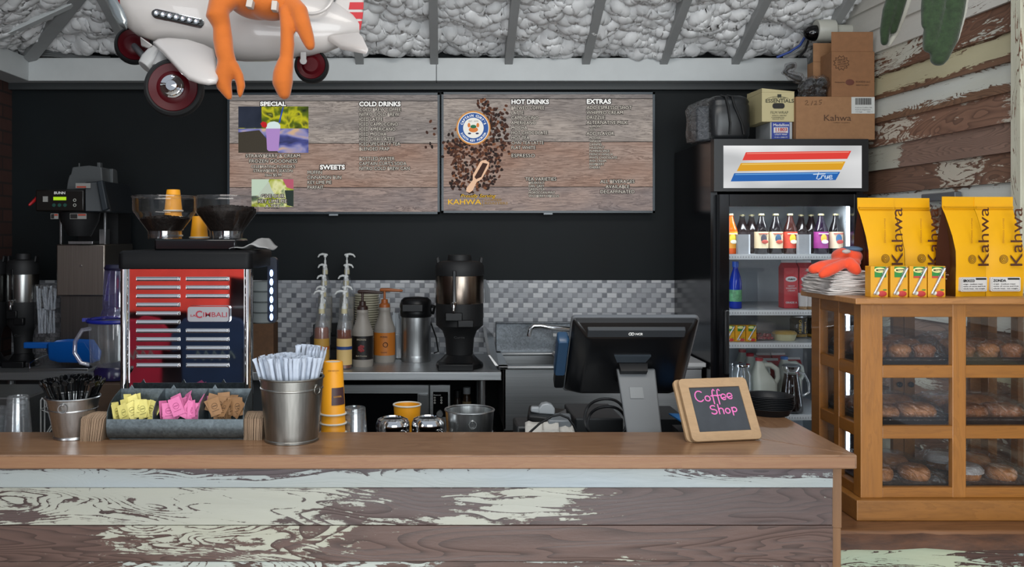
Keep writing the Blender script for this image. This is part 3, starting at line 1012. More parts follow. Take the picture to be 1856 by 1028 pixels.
server('black coffee server with a steel band, between the airpot and the sink', 833, 4.22, steel('server_steel', '8f8378', .24, 'Z'))
server('black coffee server with a steel band, at the far left end of the back counter', 42, 4.26, steel('server_steel2', '90918f', .26, 'Z'), details=True, rad=.072)
server('black coffee server cut off by the left picture edge', -16, 4.26, steel('server_steel2', '90918f', .26, 'Z'), details=False, rad=.072)
mb = MB(); d = 4.27
for i in range(6): mb.tube([(X(874, d) + .003 * i, d, Z(507, d)), (X(879, d) + .004 * i, d - .01, Z(525, d)), (X(880, d) + .004 * i, d, Z(549, d))], .0035, 6)
single('film_strips', mb, M('grey_film', '7c8084', .4), 'grey strips hanging at the right side of the coffee server', 'strips')

# sink with drainboard
SK = thing('sink', 'stainless sink with a raised splash between the back counter and the fridge', 'sink', (.75, 4.4, 0))
d = 4.12
x0, x1 = X(903, d), 1.21
zr = Z(664, d)
mb = MB()
mb.box(x0, x1, d, d + .05, zr - .016, zr); mb.box(x0, x0 + .05, d, 4.66, zr - .016, zr); mb.box(x0, x1, 4.6, 4.66, zr - .016, zr)
part('rim', mb, SS, SK, bevel=.005)
mb = MB(); mb.box(x0 + .02, x1, 4.655, 4.685, zr - .01, Z(583, 4.68)); mb.box(x0 + .02, x1, 4.62, 4.655, Z(586, 4.65), Z(583, 4.65))
part('splash', mb, galv('sink_steel', '7a7f84'), SK, bevel=.004)
mb = MB(); mb.hexa([(x0 - .015, d, zr), (x0 + .005, d, zr), (x0 + .005, 4.66, zr + .09), (x0 - .015, 4.66, zr + .09), (x0 - .05, d + .03, zr + .05), (x0 - .035, d + .03, zr + .05), (x0 - .035, 4.66, zr + .13), (x0 - .05, 4.66, zr + .13)])
part('side_flange', mb, SS, SK, bevel=.003)
mb = MB(); mb.box(x0 + .03, x1, d + .03, d + .036, zr - .3, zr - .012); mb.box(x0 + .03, x1, 4.61, 4.616, zr - .3, zr - .012); mb.box(x0 + .03, x1, d + .03, 4.61, zr - .306, zr - .3); mb.box(x0 + .03, x0 + .036, d + .03, 4.61, zr - .3, zr - .012)
part('basin', mb, SS, SK)
mb = MB(); mb.box(X(912, 4.16), x1, 4.16, 4.18, .05, zr - .02)
part('apron_panel', mb, M('sink_apron', '3b3837', .32, .8), SK)
mb = MB(); mb.box(X(1019, d), x1, d - .045, 4.5, zr + .001, zr + .022)
part('drainboard', mb, M('white_enamel', 'b9babb', .4), SK, bevel=.004, label='white drainboard lying over the right side')
FA = thing('faucet', 'chrome gooseneck faucet on the sink splash', 'faucet', (X(1030, 4.6), 4.6, Z(600, 4.6)))
d = 4.5
mb = MB(); mb.tube([(X(1075, d), 4.65, Z(603, d)), (X(1040, d), d + .02, Z(598, d)), (X(1000, d), d, Z(594, d)), (X(980, d), d, Z(591, d)), (X(968, d), d, Z(591, d)), (X(961, d), d, Z(596, d)), (X(958, d), d, Z(610, d))], [.016, .014, .013, .012, .012, .0115, .012], 12)
part('spout', mb, CHROME, FA)
mb = MB(); mb.lathe([(.02, 0), (.017, .02), (.009, .03), (.010, .05), (.016, .058)], X(1022, d), d + .04, Z(637, d), 16); mb.tube([(X(1020, d), d + .08, Z(625, d)), (X(1020, d), 4.66, Z(618, d))], .012)
part('valve', mb, CHROME, FA)
mb = MB(); mb.hexa([(X(1003, d), d + .02, Z(611, d)), (X(1024, d), d + .02, Z(612, d)), (X(1024, d), d + .05, Z(612, d)), (X(1003, d), d + .05, Z(611, d)), (X(1003, d), d + .02, Z(605, d)), (X(1024, d), d + .02, Z(607, d)), (X(1024, d), d + .05, Z(607, d)), (X(1003, d), d + .05, Z(605, d))])
part('handle', mb, M('white_lever', 'b7b9ba', .3), FA, bevel=.002)

# ------------------------------------------------------------------ left end: coffee brewer, scoop, blenders
BW = thing('coffee_brewer', 'tall black and stainless coffee brewer with a green display', 'coffee brewer', (X(146, 4.3), 4.3, 1.0))
d = 4.2
mb = MB(); mb.box(X(102, d), X(190, d), d, d + .38, Z(537, d), Z(443, d))
part('tank', mb, steel('brewer_steel', 'a09890', .35, 'Z'), BW, bevel=.006)
mb = MB(); mb.box(X(107, d), X(187, d), d + .02, d + .36, 1.0, Z(537, d))
part('column', mb, steel('brewer_steel_low', '7d7a77', .35, 'Z'), BW)
mb = MB(); mb.lathe([(.006, -.004), (.007, .001)], 0, 0, 0, 10, mat=Matrix.Rotation(PI / 2, 3, 'X')); mb.xf(Matrix.Translation((X(146, d), d - .0005, Z(482, d))))
part('screw', mb, CHROME, BW)
mb = MB(); mb.box(X(106, d), X(110, d), d + .01, d + .03, Z(443, d), Z(380, d)); mb.box(X(186, d), X(190, d), d + .01, d + .03, Z(443, d), Z(380, d)); mb.box(X(172, d), X(185, d), d + .05, d + .1, Z(443, d), Z(415, d)); mb.box(X(120, d), X(165, d), d + .02, d + .2, Z(443, d), Z(437, d))
part('uprights', mb, SSV, BW, bevel=.002)
mb = MB(); mb.box(X(110, d), X(186, d), d + .2, d + .38, Z(443, d), Z(384, d))
part('back_housing', mb, BLACKM, BW)
d2 = 4.02
mb = MB(); mb.box(X(64, d2), X(152, d2), d2, d2 + .3, Z(383, d2), Z(344, d2))
hd = part('head', mb, M('brewer_black', '14110f', .3), BW, bevel=.006)
mb = MB(); mb.hexa([(X(152, d2), d2 + .01, Z(384, d2)), (X(193, d2), d2 + .06, Z(384, d2)), (X(193, d2), d2 + .4, Z(384, d2)), (X(152, d2), d2 + .4, Z(384, d2)), (X(152, d2), d2 + .01, Z(330, d2)), (X(178, d2), d2 + .06, Z(326, d2)), (X(178, d2), d2 + .4, Z(326, d2)), (X(152, d2), d2 + .4, Z(330, d2))])
part('side_housing', mb, M('brewer_blue_black', '161b20', .35), BW, bevel=.005)
mb = MB(); mb.prism([(X(172, d2), Z(328, d2)), (X(182, d2), Z(326, d2)), (X(192, d2), Z(378, d2)), (X(182, d2), Z(383, d2))], d2 + .02, d2 + .05)
part('side_flap', mb, M('brewer_slate', '262d33', .4), BW, bevel=.004)
text('BUNN', (X(98, d2), d2 - .0015, Z(352, d2)), S(4.6, d2), WHITEI, hd, w=S(20, d2), bold=.02)
mb = MB(); mb.box(X(97, d2), X(120, d2), d2 - .002, d2, Z(363, d2), Z(357, d2))
part('display', mb, emis('green_display', '9ec814', 1.1), hd)
for px in (98, 108, 118):
    mb = MB(); mb.lathe([(.0085, 0), (.008, .003)], 0, 0, 0, 14, mat=Matrix.Rotation(PI / 2, 3, 'X')); mb.xf(Matrix.Translation((X(px, d2), d2, Z(372, d2))))
    part('button', mb, M('teal_button', '1d4a40', .4), hd)
for py in (363, 372):
    mb = MB(); mb.torus((X(135.5, d2), d2 - .001, Z(py, d2)), .006, .0016, 16, 6, Matrix.Rotation(PI / 2, 3, 'X'))
    part('button_ring', mb, M('light_ring', 'b4b5ad', .4), hd)
mb = MB(); mb.box(X(78, d2), X(87, d2), d2 - .002, d2, Z(366, d2), Z(356, d2))
part('sticker', mb, M('sticker_grey', '8b8a86', .5), hd)
for (x0, x1, y0, y1, c) in ((90, 104, 387, 397, 'sticker_grey'), (125, 155, 387, 397, 'sticker_grey')):
    mb = MB(); mb.box(X(x0, d2), X(x1, d2), d2 + .01, d2 + .012, Z(y1, d2), Z(y0, d2))
    a = part('sticker', mb, M('sticker_grey', '8b8a86', .5), hd)
    mb = MB(); mb.box(X(x0 + (x1 - x0) * .5, d2), X(x1 - 1, d2), d2 + .008, d2 + .0105, Z(y0 + 4, d2), Z(y0 + 1, d2))
    mb.m = 1; mb.box(X(x0 + 1, d2), X(x0 + (x1 - x0) * .45, d2), d2 + .008, d2 + .0105, Z(y1 - 1, d2), Z(y0 + 1, d2))
    part('warning_print', mb, [M('warn_red', 'a03c28', .5), INK], hd)
mb = MB(); mb.lathe([(.05, Z(428, d2)), (.085, Z(400, d2)), (.09, Z(384, d2))], X(125, d2), d2 + .12, 0, 28)
part('brew_basket', mb, BLACKM, BW)
d3 = 4.12
mb = MB(); mb.prism([(X(120, d3), Z(344, d3)), (X(188, d3), Z(344, d3)), (X(186, d3), Z(332, d3)), (X(184, d3), Z(303, d3)), (X(160, d3), Z(300, d3)), (X(131, d3), Z(303, d3)), (X(128, d3), Z(316, d3)), (X(125, d3), Z(318, d3)), (X(122, d3), Z(330, d3))], d3, d3 + .2)
hp = part('hopper', mb, M('hopper_grey', '4e5152', .35), BW, bevel=.006)
mb = MB(); mb.box(X(168, d3), X(174, d3), d3 + .05, d3 + .08, Z(303, d3), Z(293, d3)); mb.box(X(134, d3), X(136, d3), d3 + .05, d3 + .06, Z(303, d3), Z(294, d3)); mb.box(X(181, d3), X(190, d3), d3 + .1, d3 + .14, Z(340, d3), Z(303, d3))
part('hopper_tabs', mb, M('hopper_grey', '4e5152', .35), hp, bevel=.002)
mb = MB(); mb.box(X(137, d2), X(164, d2), d2 + .0, d2 + .003, Z(341, d2), Z(332, d2)); mb.m = 1; mb.box(X(139, d2), X(156, d2), d2 - .001, d2 + .001, Z(340.5, d2), Z(337.5, d2))
part('sticker', mb, [M('sticker_grey', '8b8a86', .5), M('warn_red', 'a03c28', .5)], BW)
mb = MB(); mb.rtube([(X(64, d2), d2 + .1, Z(360, d2)), (X(58, d2), d2 + .05, Z(358, d2)), (X(50, d2), d2 + .02, Z(371, d2))], [.008, .009, .006])
part('tap_handle', mb, M('red_plastic', 'a3161b', .35), BW, label='red tap handle')
mb = MB(); mb.rtube([(X(66, d2), d2 + .03, Z(362, d2)), (X(65, d2), d2 + .02, Z(375, d2))], .007)
part('tap', mb, CHROME, BW)

# bag of wrapped straws by the brewer
d = 4.25
t = thing('straw_bag', 'clear bag stuffed with white paper straws beside the left coffee server', 'bag', (X(86, d), d, 1.0))
mb = MB(); rnd = random.Random(5)
for i in range(26):
    x = X(84, d) + rnd.uniform(-.036, .036); y = d + rnd.uniform(-.02, .03)
    z0, z1 = (Z(605, d), Z(562, d)) if i % 2 else (Z(562, d), Z(522, d))
    loose_straw((x, y, z0 + .003), (x + rnd.uniform(-.012, .012), y, z1 + rnd.uniform(-.01, .01)), 'white paper straw in the clear bag beside the left coffee server', 'paper straws in the clear bag')
mb = MB(); mb.box(X(66, d), X(107, d), d - .035, d + .045, 1.0, Z(515, d))
part('bag', mb, film('bag_film'), t, bevel=.012)

# blue scoop on a wire-edged tray
d = 4.1
t = thing('baking_tray', 'shallow steel tray with a wire handle under the blue scoop', 'tray', (X(110, d), d, 1.0))
mb = MB(); mb.box(X(60, d), X(165, d), d - .03, d + .09, 1.0, 1.012); mb.box(X(58, d), X(165, d), d - .035, d - .03, 1.0, 1.016)
part('pan', mb, SS, t, bevel=.002)
mb = MB(); mb.tube([(X(59, d), d - .03, 1.014), (X(57, d), d - .02, 1.035), (X(62, d), d + .02, 1.05), (X(84, d), d + .085, 1.072)], .0035, 8)
part('wire_handle', mb, CHROME, t)
t = thing('ice_scoop', 'bright blue plastic ice scoop lying on the tray', 'scoop', (X(120, d), d + .02, 1.012))
BLUE = M('blue_plastic', '0d56a8', .32)
mb = MB()
rings = []
for px, hw, zt_, zb in ((84, .018, 626, 640), (92, .05, 620, 652), (110, .062, 618, 656), (135, .064, 618, 656.5), (158, .066, 619, 656.5), (172, .066, 640, 656.5)):
    x = X(px, d); a, b_ = Z(zt_, d), max(Z(zb, d), 1.0125)
    c = d + .02
    hw *= .9
    rings.append([Vector((x, c - hw, a)), Vector((x, c - hw * .95, b_ + .02)), Vector((x, c - hw * .7, b_)), Vector((x, c + hw * .7, b_)), Vector((x, c + hw * .95, b_ + .02)), Vector((x, c + hw, a)), Vector((x, c + hw * .9, a)), Vector((x, c + hw * .62, b_ + .006)), Vector((x, c - hw * .62, b_ + .006)), Vector((x, c - hw * .9, a))])
mb.loft(rings)
part('bowl', mb, BLUE, t, bevel=.002)
mb = MB(); mb.pbox(42, 90, 621, 632, d + .005, .03)
part('handle', mb, BLUE, t, bevel=.004)

# ice bin and the wooden block in front of the work area
mb = MB(); mb.box(-2.1, X(50, 3.0), 3.0, 3.27, .88, 1.076)
single('ice_bin', mb, steel('bin_steel', '8b8d8d', .35), 'low stainless ice bin behind the clear cups at the far left', 'bin', bevel=.006, smooth=False)
BX = MB(); BX.box(X(178, 3.1), X(262, 3.1), 2.98, 3.2, .88, Z(694, 3.0))
single('wooden_riser', BX, wood('riser_wood', '4c3826', '3c2b1e', 1, .6, 'X', .5, .1), 'dark wooden block under the stacked blender jars', 'block', bevel=.003, smooth=False)
d = 3.09
VIO = thin('violet_plastic', (.80, .80, .97, 1), .14, .06, .06, '5a56b0')
t = thing('blender_jar', 'lower clear blender jar with a blue rim and large clear handle', 'blender jar', (X(214, d), d, Z(694, 3.0)), 'stacked blender jars')
x = X(214, d); z0 = Z(694, 3.0)
mb = MB(); mb.lathe([(.07, .045), (.088, .05), (.092, .07), (.097, .205), (.099, .206)], x, d, z0, 32, cap=False)
part('jar', mb, PLASTIC, t)
mb = MB(); mb.lathe([(.07, 0), (.078, .004), (.08, .03), (.07, .047)], x, d, z0, 32)
part('base', mb, M('violet_base', '1c1740', .2), t)
mb = MB(); mb.torus((x, d, z0 + .205), .1, .007, 40, 8)
mb.box(x - .122, x - .095, d - .01, d + .01, z0 + .2, z0 + .212)
part('rim', mb, M('blue_rim', '16207c', .2), t)
mb = MB(); mb.tube([(x - .096, d, z0 + .175), (x - .125, d, z0 + .17), (x - .15, d, z0 + .13), (x - .152, d, z0 + .09), (x - .13, d, z0 + .055), (x - .1, d, z0 + .048)], .0075, 10)
part('handle', mb, thin('clear_handle', (.85, .86, .92, 1), .3, .05, .12, 'c8cbe0'), t)
x2 = X(222, d); z1 = z0 + .213
t = thing('blender_jar', 'upper violet blender jar stacked upside down on the lower one', 'blender jar', (x2, d, z1), 'stacked blender jars')
mb = MB(); mb.lathe([(.070, 0), (.073, .008), (.070, .02), (.064, .035), (.066, .045), (.060, .165), (.054, .17)], x2, d, z1, 32)
part('jar', mb, VIO, t)
mb = MB(); mb.lathe([(.06, .168), (.062, .175), (.055, .186)], x2, d, z1, 24)
part('cap', mb, M('navy_cap', '14142c', .3), t)
mb = MB()
for a in range(4): mb.hexa([(x2 + .05 * math.cos(a * 1.57 + .3) - .003, d + .05 * math.sin(a * 1.57 + .3), z1 + .06), (x2 + .05 * math.cos(a * 1.57 + .3) + .003, d + .05 * math.sin(a * 1.57 + .3), z1 + .06), (x2 + .056 * math.cos(a * 1.57 + .3) + .003, d + .06 * math.sin(a * 1.57 + .3), z1 + .06), (x2 + .056 * math.cos(a * 1.57 + .3) - .003, d + .06 * math.sin(a * 1.57 + .3), z1 + .06)] + [(x2 + .045 * math.cos(a * 1.57 + .3) + q, d + .045 * math.sin(a * 1.57 + .3) + e, z1 + .155) for q, e in ((-.003, 0), (.003, 0), (.003, .006), (-.003, .006))])
part('inner_ribs', mb, VIO, t)

# ------------------------------------------------------------------ cups and tins on the work counter behind the bar
def cup_stack(name, label, px, d, n, step, r_mouth, r_base, h, mat, z0=.88, cat='cups', group=None, rim=None, ztop=None):
    """a nest of cups upside down, each cup an object"""
    x = X(px, d)
    if ztop: step = max(.004, (ztop - z0 - h) / max(n - 1, 1))
    mb = MB(); mb.lathe([(r_mouth * 1.05, 0), (r_mouth * 1.06, .003), (r_mouth, .006), (r_base, h - .004), (r_base * .96, h), (r_base * .8, h), (r_base * .78, h - .004)], 0, 0, 0, 28, cap=False)
    mb.lathe([(r_base * .8, h - .004), (.0005, h - .004)], 0, 0, 0, 28, cap=False)
    first = None
    for i in range(n):
        if first is None:
            first = single(name, mb, mat, label, cat, group=group)
            first.location = (x, d, z0)
            if rim:
                BASE[first.name] = Vector((0, 0, 0))
                m2 = MB(); m2.torus((0, 0, .003), r_mouth * 1.05, .003, 32, 6)
                rr = part('rim', m2, rim, first)
        else:
            dup(first, (x + random.uniform(-.0006, .0006), d, z0 + step * i))
    return first


CUPC = thin('cup_plastic', (.93, .94, .95, 1), .10, .10, .045, 'd5dadd')
cup_stack('clear_cup', 'clear plastic cup nested upside down in the stack at the far left of the bar', 33, 2.62, 8, .006, .041, .030, .145, CUPC, group='clear cups at the far left', ztop=Z(718, 2.62))
cup_stack('clear_cup', 'clear plastic cup nested upside down in the stack at the left picture edge', -8, 2.64, 4, .006, .041, .030, .145, CUPC, group='clear cups at the left edge', ztop=Z(738, 2.64))
cup_stack('clear_cup', 'clear plastic cup nested upside down in the stack right of the tall yellow cups', 643, 2.62, 7, .006, .041, .0315, .145, CUPC, group='clear cups right of the yellow stack', ztop=Z(738, 2.62))
cup_stack('clear_cup', 'clear plastic cup nested upside down, peeking out between straw bucket and yellow cups', 577, 2.68, 5, .006, .041, .030, .145, CUPC, group='clear cups left of the yellow stack', ztop=Z(726, 2.68))
YEL = M('yellow_paper', 'dc9410', .5); PAPW = M('white_paper', 'c9c4b8', .6)
YC = 'yellow paper cup in the tall upside-down stack beside the straw bucket'
d = 2.585
yc = cup_stack('yellow_paper_cup', YC, 604, d, 9, .0185, .0355, .0285, .155, YEL, group='tall stack of yellow cups', rim=PAPW, ztop=Z(655, d))
# the top cup carries the printed plaque and shows its white base
tops = [o for o in bpy.data.objects if o.get('group') == 'tall stack of yellow cups']
topc = max(tops, key=lambda o: o.location.z)
topc['label'] = 'topmost yellow paper cup of the tall upside-down stack, with a maroon plaque'
BASE[topc.name] = Vector(topc.location); zt_ = topc.location.z
x = topc.location.x
mb = MB(); mb.lathe([(.0005, .1535), (.025, .1535)], x, d, zt_, 28, cap=False)
part('cup_base', mb, PAPW, topc)
mb = MB(); vs = []
for i in range(9):
    a = -PI * .50 + PI * .42 * i / 8
    for z, r in ((.032, .0352), (.082, .0318)): vs.append((x + (r + .0006) * math.cos(a), d + (r + .0006) * math.sin(a), zt_ + z))
mb.add(vs, [(2 * i, 2 * i + 2, 2 * i + 3, 2 * i + 1) for i in range(8)])
MAR = M('maroon_print', '3c2426', .5)
pl = part('plaque', mb, MAR, topc)
text('KAHWA', (x + .006, d - .037, zt_ + .054), .0055, M('gold_ink', 'c58a2c', .5), topc, w=.024, rot=(PI / 2, 0, .5))
text('SORRY NOT SORRY', (x - .012, d - .030, zt_ + .130), .003, M('maroon_ink', '4a2a1c', .5), topc, w=.034)

# yellow cup standing upright
d = 2.88; x = X(738, d)
t = thing('yellow_paper_cup', 'single yellow paper cup standing upright with a white rim', 'cup', (x, d, .88))
mb = MB(); mb.lathe([(.030, 0), (.031, .002), (.0445, .193), (.042, .193), (.030, .01)], x, d, .88, 36)
part('cup', mb, YEL, t)
mb = MB(); mb.torus((x, d, 1.074), .0445, .0028, 36, 8); mb.lathe([(.0425, .193), (.0425, .1925), (.0335, .06), (.0005, .06)], x, d, .881, 36, cap=False)
part('rim', mb, PAPW, t)
mb = MB(); vs = []
for i in range(9):
    a = -PI * .78 + PI * .35 * i / 8
    for z in (.09, .133): vs.append((x + (.031 + .0135 * z / .193 + .0008) * math.cos(a), d + (.031 + .0135 * z / .193 + .0008) * math.sin(a), .88 + z))
mb.add(vs, [(2 * i, 2 * i + 2, 2 * i + 3, 2 * i + 1) for i in range(8)])
part('plaque', mb, MAR, t)

# round tins with domed lids
for px, r, top, lab in ((712, 30.5, 757, 'left of two shiny round tins behind the bar'), (776, 30, 756, 'right of two shiny round tins behind the bar, beside the pail')):
    d = 2.70; x = X(px, d); R = S(r, d)
    t = thing('round_tin', lab, 'tin', (x, d, .88), 'shiny round tins')
    h = Z(top, d) - .88
    mb = MB(); mb.lathe([(R * .96, 0), (R, .004), (R, h - .034), (R * .99, h - .03)], x, d, .88, 40)
    part('body', mb, CHROME, t)
    mb = MB(); mb.lathe([(R * 1.0, h - .032), (R * 1.02, h - .028), (R * .99, h - .014), (R * .88, h - .004), (R * .66, h), (R * .62, h - .003), (R * .3, h - .004), (.0005, h - .004)], x, d, .88, 40)
    part('lid', mb, CHROME, t)
    for a in (PI * .70, PI * 1.70):
        mb = MB(); mb.torus((x + R * 1.02 * math.cos(a), d + R * 1.02 * math.sin(a), .88 + h - .045), .014, .002, 16, 6, Matrix.Rotation(PI / 2, 3, 'X')); part('wire_clasp', mb, CHROME, t)


# ---- galvanised pails
def pail(label, px, d, z0, r0, r1, h, mat, ears, name='metal_pail', bands=(.80,), front_ring=None):
    x = X(px, d)
    t = thing(name, label, 'pail', (x, d, z0))
    th = .0015
    prof = [(r0 * 1.0, 0), (r0 * 1.03, .001), (r0 * 1.03, .006), (r0, .008)]
    k = lambda q: r0 + (r1 - r0) * q
    for b_ in bands:
        prof += [(k(b_ - .02), h * (b_ - .02)), (k(b_) + .0025, h * (b_ - .008)), (k(b_) + .0025, h * (b_ + .008)), (k(b_ + .02), h * (b_ + .02))]
    prof += [(r1, h - .004), (r1 - th, h - .004), (r0 - th, .004), (.0005, .004)]
    mb = MB(); mb.lathe(prof, x, d, z0, 56, cap=False); mb.lathe([(r0, .0), (.0005, .0)], x, d, z0, 56, cap=False)
    body = part('body', mb, mat, t)
    mb = MB(); mb.torus((x, d, z0 + h - .003), r1, .0032, 56, 8)
    part('rim', mb, mat, t)
    mb = MB(); mb.box(x - .0012, x + .0012, d - r1 - .0005, d - r1 + .002, z0 + .008, z0 + h * .3)
    for a in ears:
        zz = z0 + h * .88; rr = k(.88)
        c = Vector((x + (rr + .004) * math.cos(a), d + (rr + .004) * math.sin(a), zz - .010))
        m = MB(); m.torus(c, .0115, .0016, 24, 6, Matrix.Rotation(a + PI / 2, 3, 'Z') @ Matrix.Rotation(PI / 2, 3, 'X'))
        part('ring_handle', m, mat, t)
        m = MB(); m.ell(c + Vector((-.003 * math.cos(a), -.003 * math.sin(a), .010)), .0045, .0045, .005, 10, 6)
        part('handle_lug', m, mat, t)
    return t


GALB = steel('bucket_steel', '8b8a85', .36, 'Z', .14)
GALB2 = steel('small_bucket_steel', 'b4b6b6', .30, 'Z', .14)
pail('wide metal pail with a rolled rim and ring handle behind the bar', 851, 2.74, .88, .062, .0755, Z(741, 2.74) - .88, GALB2, (-PI * .47,), bands=(.66,))
zb = 1.0695
pail('large brushed metal pail holding the paper straws', 529, 2.40, zb, .0715, .0855, Z(681, 2.40) - zb, GALB, (-PI * .17, PI * .83), bands=(.82,))
pail('small galvanised pail holding black stirrers', 132, 2.43, zb, .049, .0705, Z(717, 2.43) - zb, GALB2, (-PI * .49, PI * .51), bands=(.70,))

# black stirrers
mb = MB(); L = .155
mb.hexa([(-.0014, -.0009, 0), (.0014, -.0009, 0), (.0014, .0009, 0), (-.0014, .0009, 0), (-.0014, -.0009, L), (.0014, -.0009, L), (.0014, .0009, L), (-.0014, .0009, L)])
mb.lathe([(.0076, -.0012), (.008, 0), (.0076, .0012), (.0055, .0012), (.005, .0006)], 0, 0, 0, 14, mat=Matrix.Rotation(PI / 2, 3, 'X'))
for i in range(12 * 0): pass
n0 = len(mb.v)
mb2 = MB(); mb2.v, mb2.f, mb2.mi = list(mb.v), list(mb.f), list(mb.mi)
for i in range(8, n0): mb2.v[i] = mb2.v[i] + Vector((0, 0, L + .004))
STL = 'thin black stirrer with a round flat tip standing in the small pail'
st0 = single('stirrer', mb2, BLACKG, STL, 'stirrer', group='black stirrers in the small pail')
cx, cy = X(132, 2.43), 2.43
rnd = random.Random(11)
for i in range(74):
    a = rnd.uniform(0, 2 * PI); q = math.sqrt(rnd.random())
    b = Vector((cx + .020 * q * math.cos(a), cy + .020 * q * math.sin(a), zb + .006))
    hi = rnd.uniform(.93, 1.0)
    rr = .116 * q
    tp = Vector((cx - .004 + rr * math.cos(a) * 1.0, cy + min(rr * .75, .055) * math.sin(a), zb + .158 * hi - .045 * q * q))
    # keep within the rim
    dz = .10 / max(tp.z - b.z, .02)
    m_ = b + (tp - b) * dz
    e = math.hypot(m_.x - cx, m_.y - cy)
    if e > .060:
        f = .060 / e; tp.x = cx + (tp.x - cx) * f; tp.y = cy + (tp.y - cy) * f
    dr = (tp - b).normalized()
    rot = dr.to_track_quat('Z', 'Y').to_euler()
    o = st0 if i == 0 else dup(st0)
    o.rotation_mode = 'XYZ'
    o.rotation_euler = (dr.to_track_quat('Z', 'Y') @ Euler((0, 0, rnd.uniform(-.5, .5))).to_quaternion()).to_euler()
    sc_ = (tp - b).length / .162
    b2 = tp - dr * .162
    o.location = b if sc_ > 1 else (b + (tp - b) * 0.0)
# paper-wrapped straws
mb = MB(); L = .225
rings = []
for z, w, th in ((0, .0060, .0012), (.006, .0058, .0030), (.010, .0054, .0042), (L * .5, .0054, .0044), (L - .014, .0054, .0042), (L - .008, .0062, .0020), (L, .0078, .0007)):
    rings.append([Vector((w * math.cos(2 * PI * j / 10), th * math.sin(2 * PI * j / 10), z)) for j in range(10)])
mb.loft(rings)
sw0 = single('wrapped_straw', mb, M('straw_paper', 'b2bbc8', .85, var=.07, vs=60, bmp=.3), 'white paper-wrapped straw standing in the large metal pail', 'straw', group='paper straws in the large pail', ang=60)
cx, cy = X(529, 2.40), 2.40
rnd = random.Random(21)
for i in range(96):
    a = rnd.uniform(0, 2 * PI); q = math.sqrt(rnd.uniform(.02, 1))
    ox, oy = math.cos(a) * q, math.sin(a) * q
    b = Vector((cx + .036 * ox, cy + .036 * oy, zb + .008))
    hi = .218 + .02 * rnd.random() + (.022 if .1 < ox < .75 and oy > -.2 else 0) - (.02 * (q > .8))
    tp = b + Vector((.058 * ox - .004 + rnd.uniform(-.012, .012), .040 * oy, hi)).normalized() * L
    if ox > .15 and oy > -.1: b.z += .022; tp.z += .022; tp.x += .010
    o = sw0 if i == 0 else dup(sw0)
    dr = (tp - b).normalized()
    o.rotation_euler = (dr.to_track_quat('Z', 'Y') @ Euler((0, 0, rnd.uniform(-1.0, 1.0))).to_quaternion()).to_euler()
    o.location = b

# ------------------------------------------------------------------ sugar caddy on the bar
GV = galv('galvanised_zinc')
CD = thing('sugar_caddy', 'galvanised three-bin caddy filled with sweetener packets', 'caddy', (X(318, 2.44), 2.44, zb))
yf, yb = 2.385, 2.492
xl, xr = X(193, yf), X(441, yf)
prof = [(yf + .022, 0), (yf + .008, .008), (yf, .022), (yf - .003, .040), (yf, .0585)]
mb = MB()
rings = []
for x in (xl, xr):
    rings.append([Vector((x, y, zb + z)) for y, z in prof] + [Vector((x, y + .0015, zb + z)) for y, z in reversed(prof)])
mb.loft(rings)
mb.box(xl, xr, yf + .02, yb, zb, zb + .003)
part('front_trough', mb, GV, CD)
mb = MB(); mb.box(xl, xr, yb - .0015, yb, zb, zb + .1235)
for px in (238, 314, 389): mb.prism([(X(px - 4, yb), zb + .123), (X(px + 5, yb), zb + .123), (X(px + 1, yb), zb + .134)], yb - .0015, yb)
part('back_plate', mb, GV, CD, smooth=False)
dv = [(yf + .022, .003), (yf + .003, .022), (yf + .001, .0585), (yf + .004, .078), (yf + .025, .098), (yf + .06, .112), (yb - .002, .1235), (yb - .002, .003)]
for i, x in enumerate((xl, xl + (xr - xl) * .335, xl + (xr - xl) * .668, xr - .0012)):
    mb = MB(); mb.slab([(x, y, zb + z) for y, z in dv], (.0012, 0, 0))
    part('side_plate' if i in (0, 3) else 'divider', mb, GV, CD, smooth=False)
